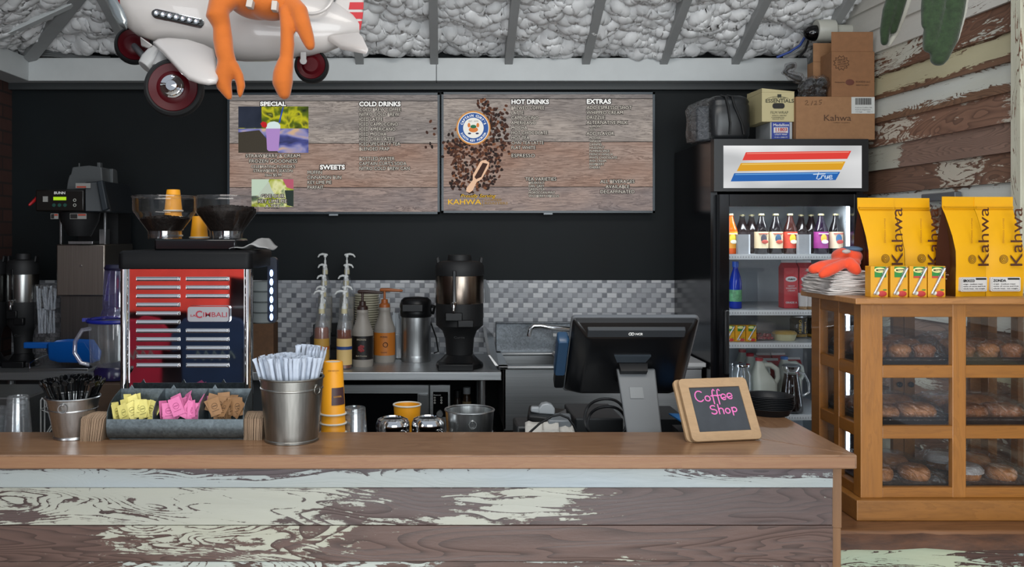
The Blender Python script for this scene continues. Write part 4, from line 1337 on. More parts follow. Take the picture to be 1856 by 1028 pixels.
# packets
def packets(kind, col, ink, cxs, n, tops, label, seed, spec=()):
    mb = MB(); w, h, t_ = .0165, .0245, .0013
    rings = [[Vector((-w, 0, -h)), Vector((w, 0, -h)), Vector((w, .0003, -h)), Vector((-w, .0003, -h))],
             [Vector((-w, -.0003, -h + .004)), Vector((w, -.0003, -h + .004)), Vector((w, .0006, -h + .004)), Vector((-w, .0006, -h + .004))],
             [Vector((-w, -t_, -.004)), Vector((w, -t_, -.004)), Vector((w, t_, -.004)), Vector((-w, t_, -.004))],
             [Vector((-w, -t_, .006)), Vector((w, -t_, .006)), Vector((w, t_, .006)), Vector((-w, t_, .006))],
             [Vector((-w, -.0003, h - .004)), Vector((w, -.0003, h - .004)), Vector((w, .0006, h - .004)), Vector((-w, .0006, h - .004))],
             [Vector((-w, 0, h)), Vector((w, 0, h)), Vector((w, .0003, h)), Vector((-w, .0003, h))]]
    mb.loft(rings)
    p0 = single('sweetener_packet', mb, M('packet_' + kind, col, .65, var=.06, vs=120), label, 'packet', group=kind + ' sweetener packets', bevel=.0003)
    BASE[p0.name] = Vector((0, 0, -h))
    p0.location = (0, 0, 0)
    # printed panel
    m2 = MB(); m2.box(-.009, .009, -.0024, -.0018, -.012, .012)
    m2 = MB(); m2.torus((0, -.0016, .002), .008, .0006, 20, 4, Matrix.Rotation(PI / 2, 3, 'X')); m2.box(-.010, .010, -.0017, -.0014, -.012, -.0105); m2.box(-.006, .006, -.0018, -.0015, .0005, .0035)
    pp = part('print', m2, M('packet_ink_' + kind, ink, .7), p0)
    rnd = random.Random(seed)
    for i in range(n):
        o = p0 if i == 0 else dup(p0)
        f = i / max(n - 1, 1)
        x = cxs[0] + (cxs[1] - cxs[0]) * f + rnd.uniform(-.006, .006)
        y = yf + .020 + .062 * rnd.random()
        z = zb + .050 + (y - yf - .03) * .25 + rnd.uniform(-.008, .006) + tops(f)
        o.location = (x, y, z)
        o.rotation_euler = spec[i] if i < len(spec) else (rnd.uniform(-.75, -.2), rnd.uniform(-.5, .5), rnd.uniform(-.8, .8))
w3 = (xr - xl) / 3
packets('yellow', 'd8cd7a', '8f8a4a', (xl + .022, xl + w3 - .020), 15, lambda f: .004 - .006 * f, 'yellow sweetener packet in the left bin of the galvanised caddy', 4,
        [(-.2, .1, 1.35), (-.2, -.1, 1.4), (-.3, .15, 1.25), (-.2, 0, 1.3), (-.15, -.15, 1.2)])
packets('pink', 'cf6d9c', 'a8487a', (xl + w3 + .020, xl + 2 * w3 - .020), 15, lambda f: .004 + .016 * math.exp(-((f - .6) / .22) ** 2), 'pink sweetener packet in the middle bin of the galvanised caddy', 9,
        [(-.2, .12, 1.2), (-.5, .9, .2), (-.5, .8, .1)])
packets('brown', '8d6844', '5a3f26', (xl + 2 * w3 + .022, xr - .022), 15, lambda f: .008 - .002 * f, 'brown sugar packet in the right bin of the galvanised caddy', 14,
        [(-.4, .3, .3), (-.45, 1.5, .1), (-.5, .1, -.1)])

# cardboard cup sleeves either side of the caddy
SLV = M('sleeve_card', '927a63', .85, var=.12, vs=160, stretch=(1, 1, .12), bmp=.4)
def sleeves(label, group, x0, x1, n, y0, hgt, fan0, fan1, depth=.085):
    mb = MB()
    k = 7; rings = []
    for i in range(k):
        q = i / (k - 1); bow = .0 + .0016 * math.sin(PI * q)
        w = .0011 + .0006 * math.sin(PI * q)
        rings.append([Vector((-w, q * depth, 0)), Vector((w, q * depth, 0)), Vector((w, q * depth, hgt + .012 * math.sin(PI * q))), Vector((-w, q * depth, hgt + .012 * math.sin(PI * q)))])
    mb.loft(rings)
    s0 = single('cup_sleeve', mb, SLV, label, 'sleeve', group=group, smooth=False)
    rnd = random.Random(n)
    for i in range(n):
        o = s0 if i == 0 else dup(s0)
        f = i / (n - 1)
        o.location = (x0 + (x1 - x0) * f + depth / 2 * 0, y0 + depth / 2 + rnd.uniform(-.002, .002), zb)
        o.rotation_euler = (0, fan0 + (fan1 - fan0) * f, rnd.uniform(-.02, .02))
sleeves('brown cardboard cup sleeve on edge in the pile right of the galvanised caddy', 'sleeves right of the caddy', X(444, 2.40), X(474, 2.40), 15, 2.392, .058, 0, .04)
sleeves('brown cardboard cup sleeve on edge in the fanned pile left of the galvanised caddy', 'sleeves left of the caddy', X(152, 2.40), X(186, 2.40), 16, 2.378, .060, .05, .16)
# wire rack behind the small pail
d = 2.72
mb = MB()
for px in (74, 81): mb.tube([(X(px, d), d, .88), (X(px, d), d, Z(726, d)), (X(px + 1, d), d + .004, Z(722, d)), (X(px + 3, d), d + .01, Z(726, d))], .0024, 6)
mb.tube([(X(95, d), d - .02, Z(733, d)), (X(73, d), d, Z(742, d)), (X(95, d), d - .02, Z(747, d))], .002, 6)
mb.tube([(X(84, d), d, Z(786, d)), (X(98, d), d + .01, Z(760, d))], .002, 6); mb.tube([(X(88, d), d, Z(786, d)), (X(99, d), d + .01, Z(766, d))], .002, 6)
mb.tube([(X(74, d), d, .885), (X(110, d), d, .885)], .002, 6)
single('wire_rack', mb, M('white_wire', 'b5b7b6', .35, .5), 'small pale wire rack behind the stirrer pail', 'rack')

# ------------------------------------------------------------------ coffee grinder-brewer with two bean hoppers
GM = thing('espresso_machine', 'chrome-fronted espresso machine with a black lid and two bean hoppers', 'espresso machine', (X(338, 2.6), 2.68, .88))
d = 2.54
xl, xr = X(219, d), X(456, d)
mb = MB(); mb.box(xl + .01, -.612, d + .02, 2.78, .90, Z(488, d))
part('body', mb, SSV, GM, bevel=.004)
mb = MB(); mb.box(xl + .02, xr - .02, d + .05, 2.78, .88, .90)
part('foot', mb, BLACK, GM)
mb = MB(); mb.box(X(234, d), X(443, d), d, d + .02, .90, Z(488, d))
fp = part('front_panel', mb, M('mirror_chrome', 'd2d3d5', .03, 1.0), GM, smooth=False)
for a, b_, nm_ in ((219, 234, 'l'), (443, 456, 'r')):
    mb = MB()
    pts = []
    w = X(b_, d) - X(a, d)
    for i in range(9):
        t_ = i / 8
        pts.append((X(a, d) + w * t_, d - .004 - .010 * math.sin(PI * t_)))
    ring = lambda z: [Vector((x, y, z)) for x, y in pts] + [Vector((X(b_, d), d + .022, z)), Vector((X(a, d), d + .022, z))]
    mb.loft([ring(.90), ring(Z(488, d))])
    part('corner_column', mb, CHROME, GM)
LOUV = M('louvre_chrome', 'dfe0e0', .16, 1.0)
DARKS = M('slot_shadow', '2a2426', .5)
for col, (x0, x1) in enumerate(((247, 327), (337, 416))):
    for i in range(11):
        if col == 1 and i in (3, 4, 5): continue
        py = 505 + i * 15.65
        mb = MB()
        z0, z1 = Z(py + 3.6, d), Z(py - 3.4, d)
        xa, xb = X(x0, d), X(x1, d)
        e = .004
        mb.hexa([(xa, d - .0005, z0), (xb, d - .0005, z0), (xb, d, z1), (xa, d, z1), (xa + e, d - .009, z0 + .0022), (xb - e, d - .009, z0 + .0022), (xb - e, d - .006, z1 - .0022), (xa + e, d - .006, z1 - .0022)])
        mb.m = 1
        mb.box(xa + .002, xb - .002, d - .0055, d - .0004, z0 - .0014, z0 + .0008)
        part('louvre', mb, [LOUV, DARKS], fp, bevel=.0012, smooth=False)
mb = MB()
def rrect(x0, x1, z0, z1, r, k=5):
    pts = []
    for cx, cz, a in ((x1 - r, z1 - r, 0), (x0 + r, z1 - r, PI / 2), (x0 + r, z0 + r, PI), (x1 - r, z0 + r, 1.5 * PI)):
        for i in range(k + 1):
            t = a + PI / 2 * i / k
            pts.append((cx + r * math.cos(t), cz + r * math.sin(t)))
    return pts
mb.prism(rrect(X(340, d), X(418, d), Z(584, d), Z(554, d), .008), d - .010, d - .001)
bd = part('badge', mb, CHROME, fp)
mb = MB(); mb.prism(rrect(X(342, d), X(416, d), Z(582.5, d), Z(555.8, d), .007), d - .0105, d - .0095)
part('badge_face', mb, M('badge_silver', '8f9194', .35, .6), bd)
RINK = M('red_ink', '8a1a2c', .5)
text('LA', (X(347, d), d - .011, Z(573.5, d)), S(4, d), RINK, fp, bold=.02, w=S(9.5, d))
text('C', (X(356, d), d - .011, Z(575.5, d)), S(12.5, d), RINK, fp, bold=.03, w=S(12, d))
text('IMBALI', (X(369, d), d - .011, Z(574, d)), S(8.6, d), RINK, fp, bold=.008, w=S(43, d))
# lid: chamfered black slab
mb = MB()
zl0, zl1, zl2 = Z(487, d), Z(456, d), Z(456, d) + .003
def lidring(z, g=0):
    a, b_, f, k = xl - .004 + g, xr + .004 - g, d - .018 + g, 2.83 - g
    r = .02
    out = []
    for cx, cy, st in ((b_ - r, f + r, -PI / 2), (b_ - r, k - r, 0), (a + r, k - r, PI / 2), (a + r, f + r, PI)):
        for i in range(5):
            t = st + PI / 2 * i / 4
            out.append(Vector((cx + r * math.cos(t), cy + r * math.sin(t), z)))
    return out
mb.loft([lidring(zl0), lidring(zl0 + .003, -.001), lidring(zl1 - .006, -.001), lidring(zl1 - .001, .002), lidring(zl2, .008), lidring(zl2, .036)])
lid = part('lid', mb, M('lid_black', '08090b', .5, spec=.18), GM)
d2 = 2.60
mb = MB(); mb.box(X(279, d2), X(428, d2), d2, 2.76, zl2 - .002, Z(433, d2))
hb = part('hopper_base', mb, BLACKG, GM, bevel=.006)
HOPM = thin('hopper_plastic', (.95, .95, .95, 1), .04, .04, 0, 'c0c4c8', .45)
dh = 2.68
zb_ = Z(433, d2)
for i, (px, fill) in enumerate(((299, .30), (411, .62))):
    x = X(px, dh)
    zr_, zc, zn = Z(357, dh), Z(385, dh), Z(419, dh)
    R, r = S(56.5, dh), S(30, dh)
    mb = MB(); mb.lathe([(r, zb_), (r, zn), (R * .97, zc), (R, zc + .006), (R, zr_ - .004), (R * 1.02, zr_), (R * .96, zr_ + .002)], x, dh, 0, 48, cap=False)
    hp = part('bean_hopper', mb, HOPM, GM, label='clear bean hopper, %s' % ('one third full' if i == 0 else 'well filled with beans'))
    mb = MB(); mb.lathe([(R * .99, zr_ + .001), (R * .6, zr_ + .006), (.0005, zr_ + .007)], x, dh, 0, 48, cap=False); mb.torus((x, dh, zr_), R * 1.01, .0028, 56, 8)
    part('hopper_lid', mb, HOPM, hp)
    mb = MB(); mb.lathe([(r * .80, zb_ + .002), (r * .86, zn)], x, dh, 0, 24)
    part('neck_tube', mb, thin('neck_plastic', (.6, .6, .62, 1), .25, .05, .05, '9aa0a4'), hp)
    top = zn + (zc - zn) * (.62 if i == 0 else 1.0) + (.010 if i else 0)
    Rt = min(r + (R * .97 - r) * (top - zn) / (zc - zn), R * .97) * .965
    bm_ = MB()
    rings = []
    rnd = random.Random(4 + i)
    for k in range(7):
        f = k / 6
        z = zn + .001 + (top - zn) * f
        rr = min(r + (R * .97 - r) * (z - zn) / (zc - zn), R * .97) * .955
        rings.append([Vector((x + rr * math.cos(a * 2 * PI / 40), dh + rr * math.sin(a * 2 * PI / 40), z)) for a in range(40)])
    for f, h in ((.75, .004), (.4, .008), (.1, .010)):
        rings.append([Vector((x + Rt * f * math.cos(a * 2 * PI / 40), dh + Rt * f * math.sin(a * 2 * PI / 40), top + h + rnd.uniform(-.003, .003))) for a in range(40)])
    bm_.loft(rings)
    for q in range(90):
        a, f = rnd.uniform(0, 2 * PI), math.sqrt(rnd.random()) * .93
        bm_.ell((x + Rt * f * math.cos(a), dh + Rt * f * math.sin(a), top + .003 + .008 * (1 - f)), .0062, .0045, .0038, 8, 6, mat=Matrix.Rotation(rnd.uniform(0, 3), 3, 'Z') @ Matrix.Rotation(rnd.uniform(-.7, .7), 3, 'X'))
    mm = M('roast_beans', '120a06', .6, var=.5, vs=110, bmp=.8, spec=.2)
    single('coffee_beans', bm_, mm, 'roasted coffee beans filling the %s hopper' % ('left, emptier' if i == 0 else 'right, fuller'), 'coffee beans', kind='stuff')
# LED side paddle
d3 = 2.80
mb = MB(); mb.prism(rrect(X(486, d3), X(503, d3), Z(584, d3), Z(466, d3), .012), d3 - .012, d3 + .012)
pd_ = part('light_paddle', mb, M('paddle_navy', '0e1626', .3), GM)
mb = MB(); mb.box(X(456, d3), X(490, d3), d3 + .0, d3 + .02, Z(480, d3), Z(468, d3))
part('paddle_arm', mb, BLACK, GM)
LED = emis('led_blue', '9cc4ff', 9.0)
for i in range(6):
    mb = MB(); py = 495 + i * 15.8
    mb.ell((X(493.5, d3), d3 - .014, Z(py, d3)), .0052, .004, .011, 12, 8)
    part('led', mb, LED, pd_)
# grey cloth napkin left on the lid
mb = MB()
nx_, ny_ = 22, 12
vs = []
for j in range(ny_):
    for i in range(nx_):
        u, v = i / (nx_ - 1), j / (ny_ - 1)
        x = X(424, 2.66) + u * .115; y = 2.60 + v * .15
        z = zl2 + .004 + .034 * math.exp(-((u - .55 - .2 * v) / .16) ** 2) * (.5 + .5 * v) + .004 * math.sin(9 * u + 4 * v)
        vs.append((x, y, z))
mb.add(vs, [(j * nx_ + i, j * nx_ + i + 1, (j + 1) * nx_ + i + 1, (j + 1) * nx_ + i) for j in range(ny_ - 1) for i in range(nx_ - 1)])
single('bar_cloth', mb, M('grey_cloth', '8d8d8c', .9, var=.06), 'crumpled grey cloth lying on the black machine lid', 'cloth', solid=.003, ang=70)
# small yellow espresso cups behind the hoppers
for px, top, n, lab, grp in ((314, 344, 7, 'small yellow cup in the stack behind the left hopper', 'small yellow cups behind the left hopper'), (361, 392, 5, 'small yellow cup in the low stack seen between the hoppers', 'small yellow cups between the hoppers')):
    dd = 2.80 if px == 314 else 2.785
    cup_stack('small_yellow_cup', lab, px, dd, n, .012, .027, .021, .07, YEL, z0=zl2 + .001, group=grp, rim=PAPW, ztop=Z(top, dd))

# steel canister of utensils glimpsed right of the machine
d = 4.4
mb = MB(); mb.box(X(455, d), X(500, d), d - .06, d + .06, 1.0, Z(585, d))
single('wooden_crate', mb, M('crate_brown', '5a3d24', .7, var=.2), 'brown crate under the pale tubs right of the black machine', 'crate', bevel=.003, smooth=False)
mb = MB(); mb.lathe([(.055, 0), (.062, .006), (.065, .045), (.067, .050), (.05, .051), (.0005, .051)], 0, 0, 0, 28)
tub0 = single('plastic_tub', mb, M('pale_grey_plastic', '8d9494', .5), None, 'tub', group='stacked pale tubs')
for i, w_ in enumerate(('lowest', 'second from the bottom', 'third from the bottom', 'topmost')):
    o = tub0 if i == 0 else dup(tub0)
    o.location = (X(478, d), d, Z(585, d) + .052 * i)
    o['label'] = 'pale grey tub, %s of the stack behind the lit paddle' % w_

# ------------------------------------------------------------------ till, cables, card reader
PS = thing('till_terminal', 'black touchscreen till seen from behind on a grey leaning stand', 'till', (.57, 2.72, .88))
tl = P(1036, 573, 2.60); br_z = Z(706, 2.80)
U = Vector((1, 0, 0)); W_ = .377
V = Vector((0, .20, br_z - tl.z)); H_ = V.length; V.normalize()
NRM = U.cross(V).normalized()
if NRM.y > 0: NRM = -NRM
def mp(s, t, n=0): return tl + U * s + V * t + NRM * n
def rr2(s0, s1, t0, t1, r, n): return [mp(x, y, n) for x, y in rrect(s0, s1, t0, t1, r)]
mb = MB(); mb.loft([rr2(0, W_, 0, H_, .014, -.006), rr2(-.001, W_ + .001, -.001, H_ + .001, .015, 0), rr2(0, W_, 0, H_, .014, .006)])
part('bezel', mb, M('bezel_grey', '6d7073', .3, .5), PS)
mb = MB(); mb.loft([rr2(.003, W_ - .003, .003, H_ - .003, .013, .005), rr2(.012, W_ - .012, .010, H_ - .012, .012, .018), rr2(.045, W_ - .04, .052, H_ - .02, .010, .034), rr2(.055, W_ - .05, .06, H_ - .03, .010, .036)])
hs = part('housing', mb, M('till_black', '0a0b0d', .28), PS)
mb = MB(); mb.loft([rr2(.045, W_ - .042, .022, .053, .003, .019), rr2(.047, W_ - .044, .024, .051, .003, .036)])
sp_ = part('rear_strip', mb, M('till_grey', '303336', .35), PS)
qrot = Matrix((U, -V, NRM)).transposed().to_euler()
text('NCR', mp(.187, .0425, .0365), .0085, WHITEI, PS, w=.022, rot=qrot, bold=.04)
for sx in (.172, .179):
    mb = MB(); mb.torus(mp(sx, .038, .0367), .0046, .0011, 20, 5, Matrix((U, -V, NRM)).transposed())
    part('logo_ring', mb, WHITEI, sp_)
mb = MB(); mb.loft([[mp(.135, .125, .030), mp(.245, .125, .030), mp(.232, .152, .030), mp(.146, .152, .030)], [mp(.135, .125, .043), mp(.245, .125, .043), mp(.232, .152, .043), mp(.146, .152, .043)]])
part('vent_cover', mb, M('till_slate', '2f363c', .35), PS, smooth=False)
mb = MB(); mb.loft([[mp(.15, .152, .03), mp(.24, .152, .03), mp(.24, .24, .03), mp(.15, .24, .03)], [mp(.155, .16, .07), mp(.235, .16, .07), mp(.235, .235, .05), mp(.155, .235, .05)]])
part('hinge', mb, BLACK, PS, smooth=False)
mb = MB()
a, b_ = 2.67, 2.52
za, zc_ = Z(669, a), .895
yb_ = 2.545
k = lambda z: a + (2.548 - a) * (za - z) / (za - Z(783, 2.548))
lw = [(X(1118, a), X(1188, a))]
z783 = Z(783, 2.548)
x0t, x1t = X(1118, a), X(1188, a); x0b, x1b = X(1142, 2.548), X(1204, 2.548)
mb.hexa([(x0b, 2.548, z783 - .06), (x1b, 2.548, z783 - .06), (x1b, 2.565, z783 - .06), (x0b, 2.565, z783 - .06), (x0t, a, za), (x1t, a, za), (x1t, a + .018, za), (x0t, a + .018, za)])
mb.box(x0b, x1b, 2.548, 2.565, .89, z783 - .06)
lg = part('stand_leg', mb, M('stand_grey', '5a5d5f', .4, .2), PS, bevel=.004, smooth=False)
mb = MB()
c = Vector((X(1157, 2.6), 0, 0))
yy = lambda z: a + (2.548 - a) * (za - z) / (za - (z783 - .06)) - .0012
zz0, zz1 = Z(725, 2.6), Z(706, 2.6)
mb.hexa([(X(1146, 2.6), yy(zz0) - .001, zz0), (X(1171, 2.6), yy(zz0) - .001, zz0), (X(1171, 2.6), yy(zz0) + .001, zz0), (X(1146, 2.6), yy(zz0) + .001, zz0), (X(1146, 2.6), yy(zz1) - .001, zz1), (X(1170, 2.6), yy(zz1) - .001, zz1), (X(1170, 2.6), yy(zz1) + .001, zz1), (X(1146, 2.6), yy(zz1) + .001, zz1)])
part('badge_plate', mb, M('badge_grey', '6c6f70', .45, .3), lg)
mb = MB(); mb.box(x0b - .01, x1b + .01, 2.53, 2.70, .88, .892)
part('base', mb, BLACK, PS, bevel=.004)
mb = MB(); mb.loft([rr2(-.034, -.001, .085, .235, .008, -.02), rr2(-.036, .001, .083, .237, .008, .01), rr2(-.032, -.004, .09, .232, .006, .022)])
part('card_swipe', mb, M('swipe_blue', '1d3a55', .3), PS, label='blue-lit card swipe on the left edge')
mb = MB(); mb.loft([rr2(-.03, -.001, .236, .30, .008, -.02), rr2(-.03, .0, .236, .30, .008, .012)])
part('swipe_base', mb, BLACK, PS)

d = 2.82
mb = MB(); mb.box(X(1042, d), X(1130, d), d, d + .25, .88, Z(758, d))
single('receipt_printer', mb, M('printer_black', '17191b', .4), 'low black receipt printer behind the cable loops', 'printer', bevel=.006, smooth=False)
mb = MB(); mb.box(X(1185, d), X(1245, d), d, d + .2, .88, Z(757, d))
single('black_box', mb, M('printer_black', '17191b', .4), 'low black box between the till stand and the chalkboard', 'box', bevel=.006, smooth=False)
d = 2.70
mb = MB(); mb.panel(P(1212, 748, d), P(1250, 750, d), P(1250, 772, d - .03), P(1236, 764, d - .03), .006)
mb = MB(); mb.slab([P(1212, 749, d + .03), P(1260, 751, d + .03), P(1262, 778, d - .05), P(1236, 764, d - .05)], (0, 0, -.004))
o = single('blue_folder', mb, M('folder_blue', '0f5c98', .5), 'blue folder corner poking out left of the chalkboard', 'folder', smooth=False)
mb = MB(); mb.box(X(1222, d), X(1262, d), d - .05, d + .03, .88, o.location.z)
single('folder_stand', mb, BLACKM, 'black block under the blue folder', 'box', smooth=False)
# card reader
d = 2.70
CRD = thing('card_reader', 'grey and black card reader on a black dock behind the bar', 'card reader', (X(993, d), d + .05, .88))
mb = MB(); mb.box(X(935, d), X(1040, d), d - .02, d + .12, .88, Z(770, d))
part('dock', mb, M('printer_black', '17191b', .4), CRD, bevel=.008)
mb = MB(); mb.hexa([(X(956, d), d, Z(772, d)), (X(1030, d), d - .02, Z(772, d)), (X(1036, d), d + .1, Z(772, d)), (X(960, d), d + .1, Z(772, d)), (X(957, d), d, Z(752, d)), (X(990, d), d - .02, Z(756, d)), (X(1034, d), d + .08, Z(750, d)), (X(964, d), d + .08, Z(742, d))])
part('body', mb, BLACK, CRD, bevel=.006)
mb = MB(); mb.hexa([(X(992, d), d - .025, Z(775, d)), (X(1034, d), d - .022, Z(775, d)), (X(1038, d), d + .05, Z(775, d)), (X(990, d), d + .05, Z(775, d)), (X(992, d), d - .025, Z(759, d)), (X(1034, d), d - .022, Z(759, d)), (X(1036, d), d + .03, Z(752, d)), (X(990, d), d + .03, Z(752, d))])
part('front_block', mb, M('reader_grey', '5d6266', .3), CRD, bevel=.005)
mb = MB(); mb.prism([(X(977, d), Z(752, d)), (X(978, d), Z(742, d)), (X(984, d), Z(735, d)), (X(993, d), Z(733, d)), (X(1002, d), Z(736, d)), (X(1007, d), Z(743, d)), (X(1007, d), Z(754, d))], d + .015, d + .05)
mb.prism([(X(963, d), Z(749, d)), (X(964, d), Z(740, d)), (X(979, d), Z(740, d)), (X(979, d), Z(752, d))], d + .015, d + .04)
part('paper_cover', mb, M('reader_light', '8a8e91', .3), CRD, bevel=.004)
for i, (x0, y0, x1, y1, w_) in enumerate(((952, 786, 985, 772, 'left'), (985, 784, 1012, 770, 'middle'), (1014, 788, 1042, 776, 'right'))):
    a = P(x0, y0, d - .08); b_ = P(x1, y1, d - .06); mb = MB(); vs = []
    for v in range(6):
        for u in range(6): vs.append((a.x + (b_.x - a.x) * u / 5 + .006 * v / 5, a.y + .07 * v / 5, a.z + (b_.z - a.z) * v / 5 + .010 * noise.noise(Vector((u * .9 + i * 5, v * .9, 3)))))
    mb.add(vs, [(v * 6 + u, v * 6 + u + 1, v * 6 + u + 7, v * 6 + u + 6) for v in range(5) for u in range(5)])
    single('receipt', mb, M('receipt_paper', 'b5b2ab', .8), '%s crumpled white receipt in front of the card reader' % w_, 'receipt', group='crumpled receipts', solid=.001)
# cable loops
for i, (cx, cy, r, q, lab) in enumerate(((1098, 760, 38, 1.0, 'larger black cable loop in front of the till stand'), (1101, 772, 36, .95, 'smaller lower black cable loop in front of the till stand'))):
    d = 2.62 + .02 * i
    mb = MB(); pts = []
    for k in range(30):
        a = PI * 1.25 - PI * 1.5 * k / 29
        pts.append((X(cx + r * math.cos(a), d), d + .01 * math.sin(3 * a), Z(cy - r * math.sin(a), d)))
    pts = [(pts[0][0] + .012, d, .884)] + pts + [(pts[-1][0] - .012, d, .884)]
    mb.tube(pts, .0042, 8)
    single('cable', mb, BLACK, lab, 'cable', group='black cables')
d = 2.60
mb = MB(); mb.tube([P(958, 786, d), P(978, 768, d), P(1000, 755, d), P(1015, 752, d), P(1030, 758, d), P(1040, 772, d), P(1046, 788, d)], .0035, 8)
mb.tube([P(1046, 788, d), (X(1048, d), d, .884)], .0035, 8)
single('cable', mb, BLACK, 'thin black cable looping over the card reader and receipts', 'cable', group='black cables')

# ------------------------------------------------------------------ chalkboard on the bar
CB = thing('chalkboard_sign', 'small wood-framed slate sign with pink chalk writing on the bar', 'sign', (.76, 2.41, zb))
bl, brr = Vector((X(1254, 2.358), 2.358, zb + .001)), Vector((X(1380, 2.395), 2.395, zb + .001))
U2 = (brr - bl).normalized(); WB_ = (brr - bl).length
tl2 = Vector((X(1237, 2.452), 2.452, Z(689, 2.452)))
V2 = (tl2 - bl); V2 = (V2 - U2 * V2.dot(U2)); HB_ = V2.length; V2.normalize()
N2 = U2.cross(V2).normalized()
if N2.y > 0: N2 = -N2
def cb(s, t, n=0): return bl + U2 * s + V2 * t + N2 * n
def crr(s0, s1, t0, t1, r, n): return [cb(x, y, n) for x, y in rrect(s0, s1, t0, t1, r)]
FRW = wood('chalk_frame', 'a88b69', '987a58', 2.2, .6, 'X', .35, .06)
def board(n0, ds, dt, nm_):
    fr = .026
    mb = MB()
    o_, i_ = crr(ds, WB_ + ds, dt, HB_ + dt, .013, n0), crr(ds + fr, WB_ + ds - fr, dt + fr, HB_ + dt - fr, .001, n0)
    o2, i2 = crr(ds, WB_ + ds, dt, HB_ + dt, .013, n0 + .009), crr(ds + fr, WB_ + ds - fr, dt + fr, HB_ + dt - fr, .001, n0 + .009)
    mb.loft([o_, o2, i2, i_, o_], cap=False)
    f = part(nm_, mb, FRW, CB, bevel=.001, ang=30)
    mb = MB(); mb.loft([crr(ds + fr - .004, WB_ + ds - fr + .004, dt + fr - .004, HB_ + dt - fr + .004, .001, n0 + .002), crr(ds + fr - .004, WB_ + ds - fr + .004, dt + fr - .004, HB_ + dt - fr + .004, .001, n0 + .0055)])
    return part('slate', mb, M('slate', '31353a', .75, var=.2, vs=14), f)
sl = board(0, 0, 0, 'front_frame')
board(-.016, -.008, .004, 'back_frame')
mb = MB()
pk = M('pink_chalk', 'd46aa8', .9)
# handwriting: strokes in (s,t) fractions of the slate
def stroke(pts, r=.0021):
    mb.rtube([cb(.026 + (WB_ - .052) * s, .026 + (HB_ - .052) * t, .0046) for s, t in pts], r, 8)
def arc(cs, ct, rs, rt, a0, a1, n=12): return [(cs + rs * math.cos(math.radians(a0 + (a1 - a0) * i / n)), ct + rt * math.sin(math.radians(a0 + (a1 - a0) * i / n))) for i in range(n + 1)]
stroke(arc(.175, .80, .085, .12, 50, 315))                      # C
stroke(arc(.325, .745, .05, .058, 90, 450))                     # o
stroke([(.435, .62), (.435, .85), (.45, .92), (.475, .95), (.49, .92)]); stroke([(.40, .80), (.50, .81)])   # f
stroke([(.535, .61), (.535, .86), (.55, .93), (.575, .95), (.59, .92)]); stroke([(.505, .80), (.595, .815)])
stroke([(.60, .74), (.695, .765)] + arc(.645, .77, .05, .065, 10, 310)[1:])   # e
stroke([(.725, .755), (.82, .785)] + arc(.77, .785, .05, .065, 10, 320)[1:])
stroke(arc(.38, .535, .05, .045, 40, 260) + arc(.385, .44, .055, .05, 95, -150)[1:])   # S
stroke([(.485, .39), (.485, .60)]); stroke([(.485, .48)] + arc(.53, .47, .04, .045, 160, 0) + [(.57, .39)])    # h
stroke(arc(.655, .45, .045, .055, 90, 450))                     # o
stroke([(.745, .52), (.75, .35)]); stroke(arc(.79, .475, .045, .05, 170, -170))  # p
part('chalk_writing', mb, pk, sl)
mb = MB(); mb.tube([cb(WB_ * .38, HB_ - .006, .004), cb(WB_ * .42, HB_ + .002, 0), cb(WB_ * .47, HB_ + .002, 0), cb(WB_ * .50, HB_ - .006, .004)], .0015, 6)
part('hanging_string', mb, M('twine', 'a98550', .8), CB)

# black plates at the end of the bar
mb = MB(); mb.lathe([(.058, 0), (.060, .002), (.068, .018), (.0735, .022), (.072, .0235), (.066, .020), (.058, .005), (.0005, .005)], 0, 0, 0, 48, cap=False); mb.lathe([(.058, 0), (.0005, 0)], 0, 0, 0, 48, cap=False)
pc = X(1394, 2.75)
p0 = single('bowl', mb, M('black_plate', '101215', .45, spec=.3), 'small black bowl in the stack at the far end of the bar', 'bowl', group='stack of black bowls')
for i in range(8):
    o = p0 if i == 0 else dup(p0)
    o.location = (pc + random.uniform(-.001, .001), 2.75, zb + .0052 * i)

# ------------------------------------------------------------------ drinks fridge
FG = thing('drinks_fridge', 'tall black glass-door drinks fridge with a lit striped header', 'fridge', (1.573, 4.34, 0))
FX0, FX1, FY0, FY1, FZ = 1.2225, 1.922, 4.0, 4.68, 2.065
BGL = M('fridge_black', '0b0c10', .16)
mb = MB(); mb.box(FX0, FX0 + .03, FY0 + .05, FY1, .1, FZ); mb.box(FX1 - .03, FX1, FY0 + .05, FY1, .1, FZ); mb.box(FX0 + .03, FX1 - .03, FY1 - .03, FY1, .1, FZ); mb.box(FX0 + .03, FX1 - .03, FY0 + .05, FY1 - .03, FZ - .03, FZ); mb.box(FX0 + .03, FX1 - .03, FY0 + .05, FY1 - .03, .1, .3)
part('cabinet', mb, BGL, FG, smooth=False)
mb = MB(); mb.box(FX0 + .03, FX0 + .034, FY0 + .055, FY1 - .03, .3, 1.80); mb.box(FX1 - .034, FX1 - .03, FY0 + .055, FY1 - .03, .3, 1.80); mb.box(FX0 + .034, FX1 - .034, FY1 - .034, FY1 - .03, .3, 1.80); mb.box(FX0 + .034, FX1 - .034, FY0 + .055, FY1 - .03, 1.80, 1.805)
part('liner', mb, M('fridge_liner', 'a9b0b5', .4), FG, smooth=False)
mb = MB(); mb.box(FX0 + .05, FX1 - .05, FY0 + .1, FY1 - .1, 0, .1)
part('plinth', mb, BLACK, FG)
d = FY0
zh0, zh1 = Z(347, d), FZ
mb = MB(); mb.box(FX0, FX1, d + .006, d + .05, zh0, zh1)
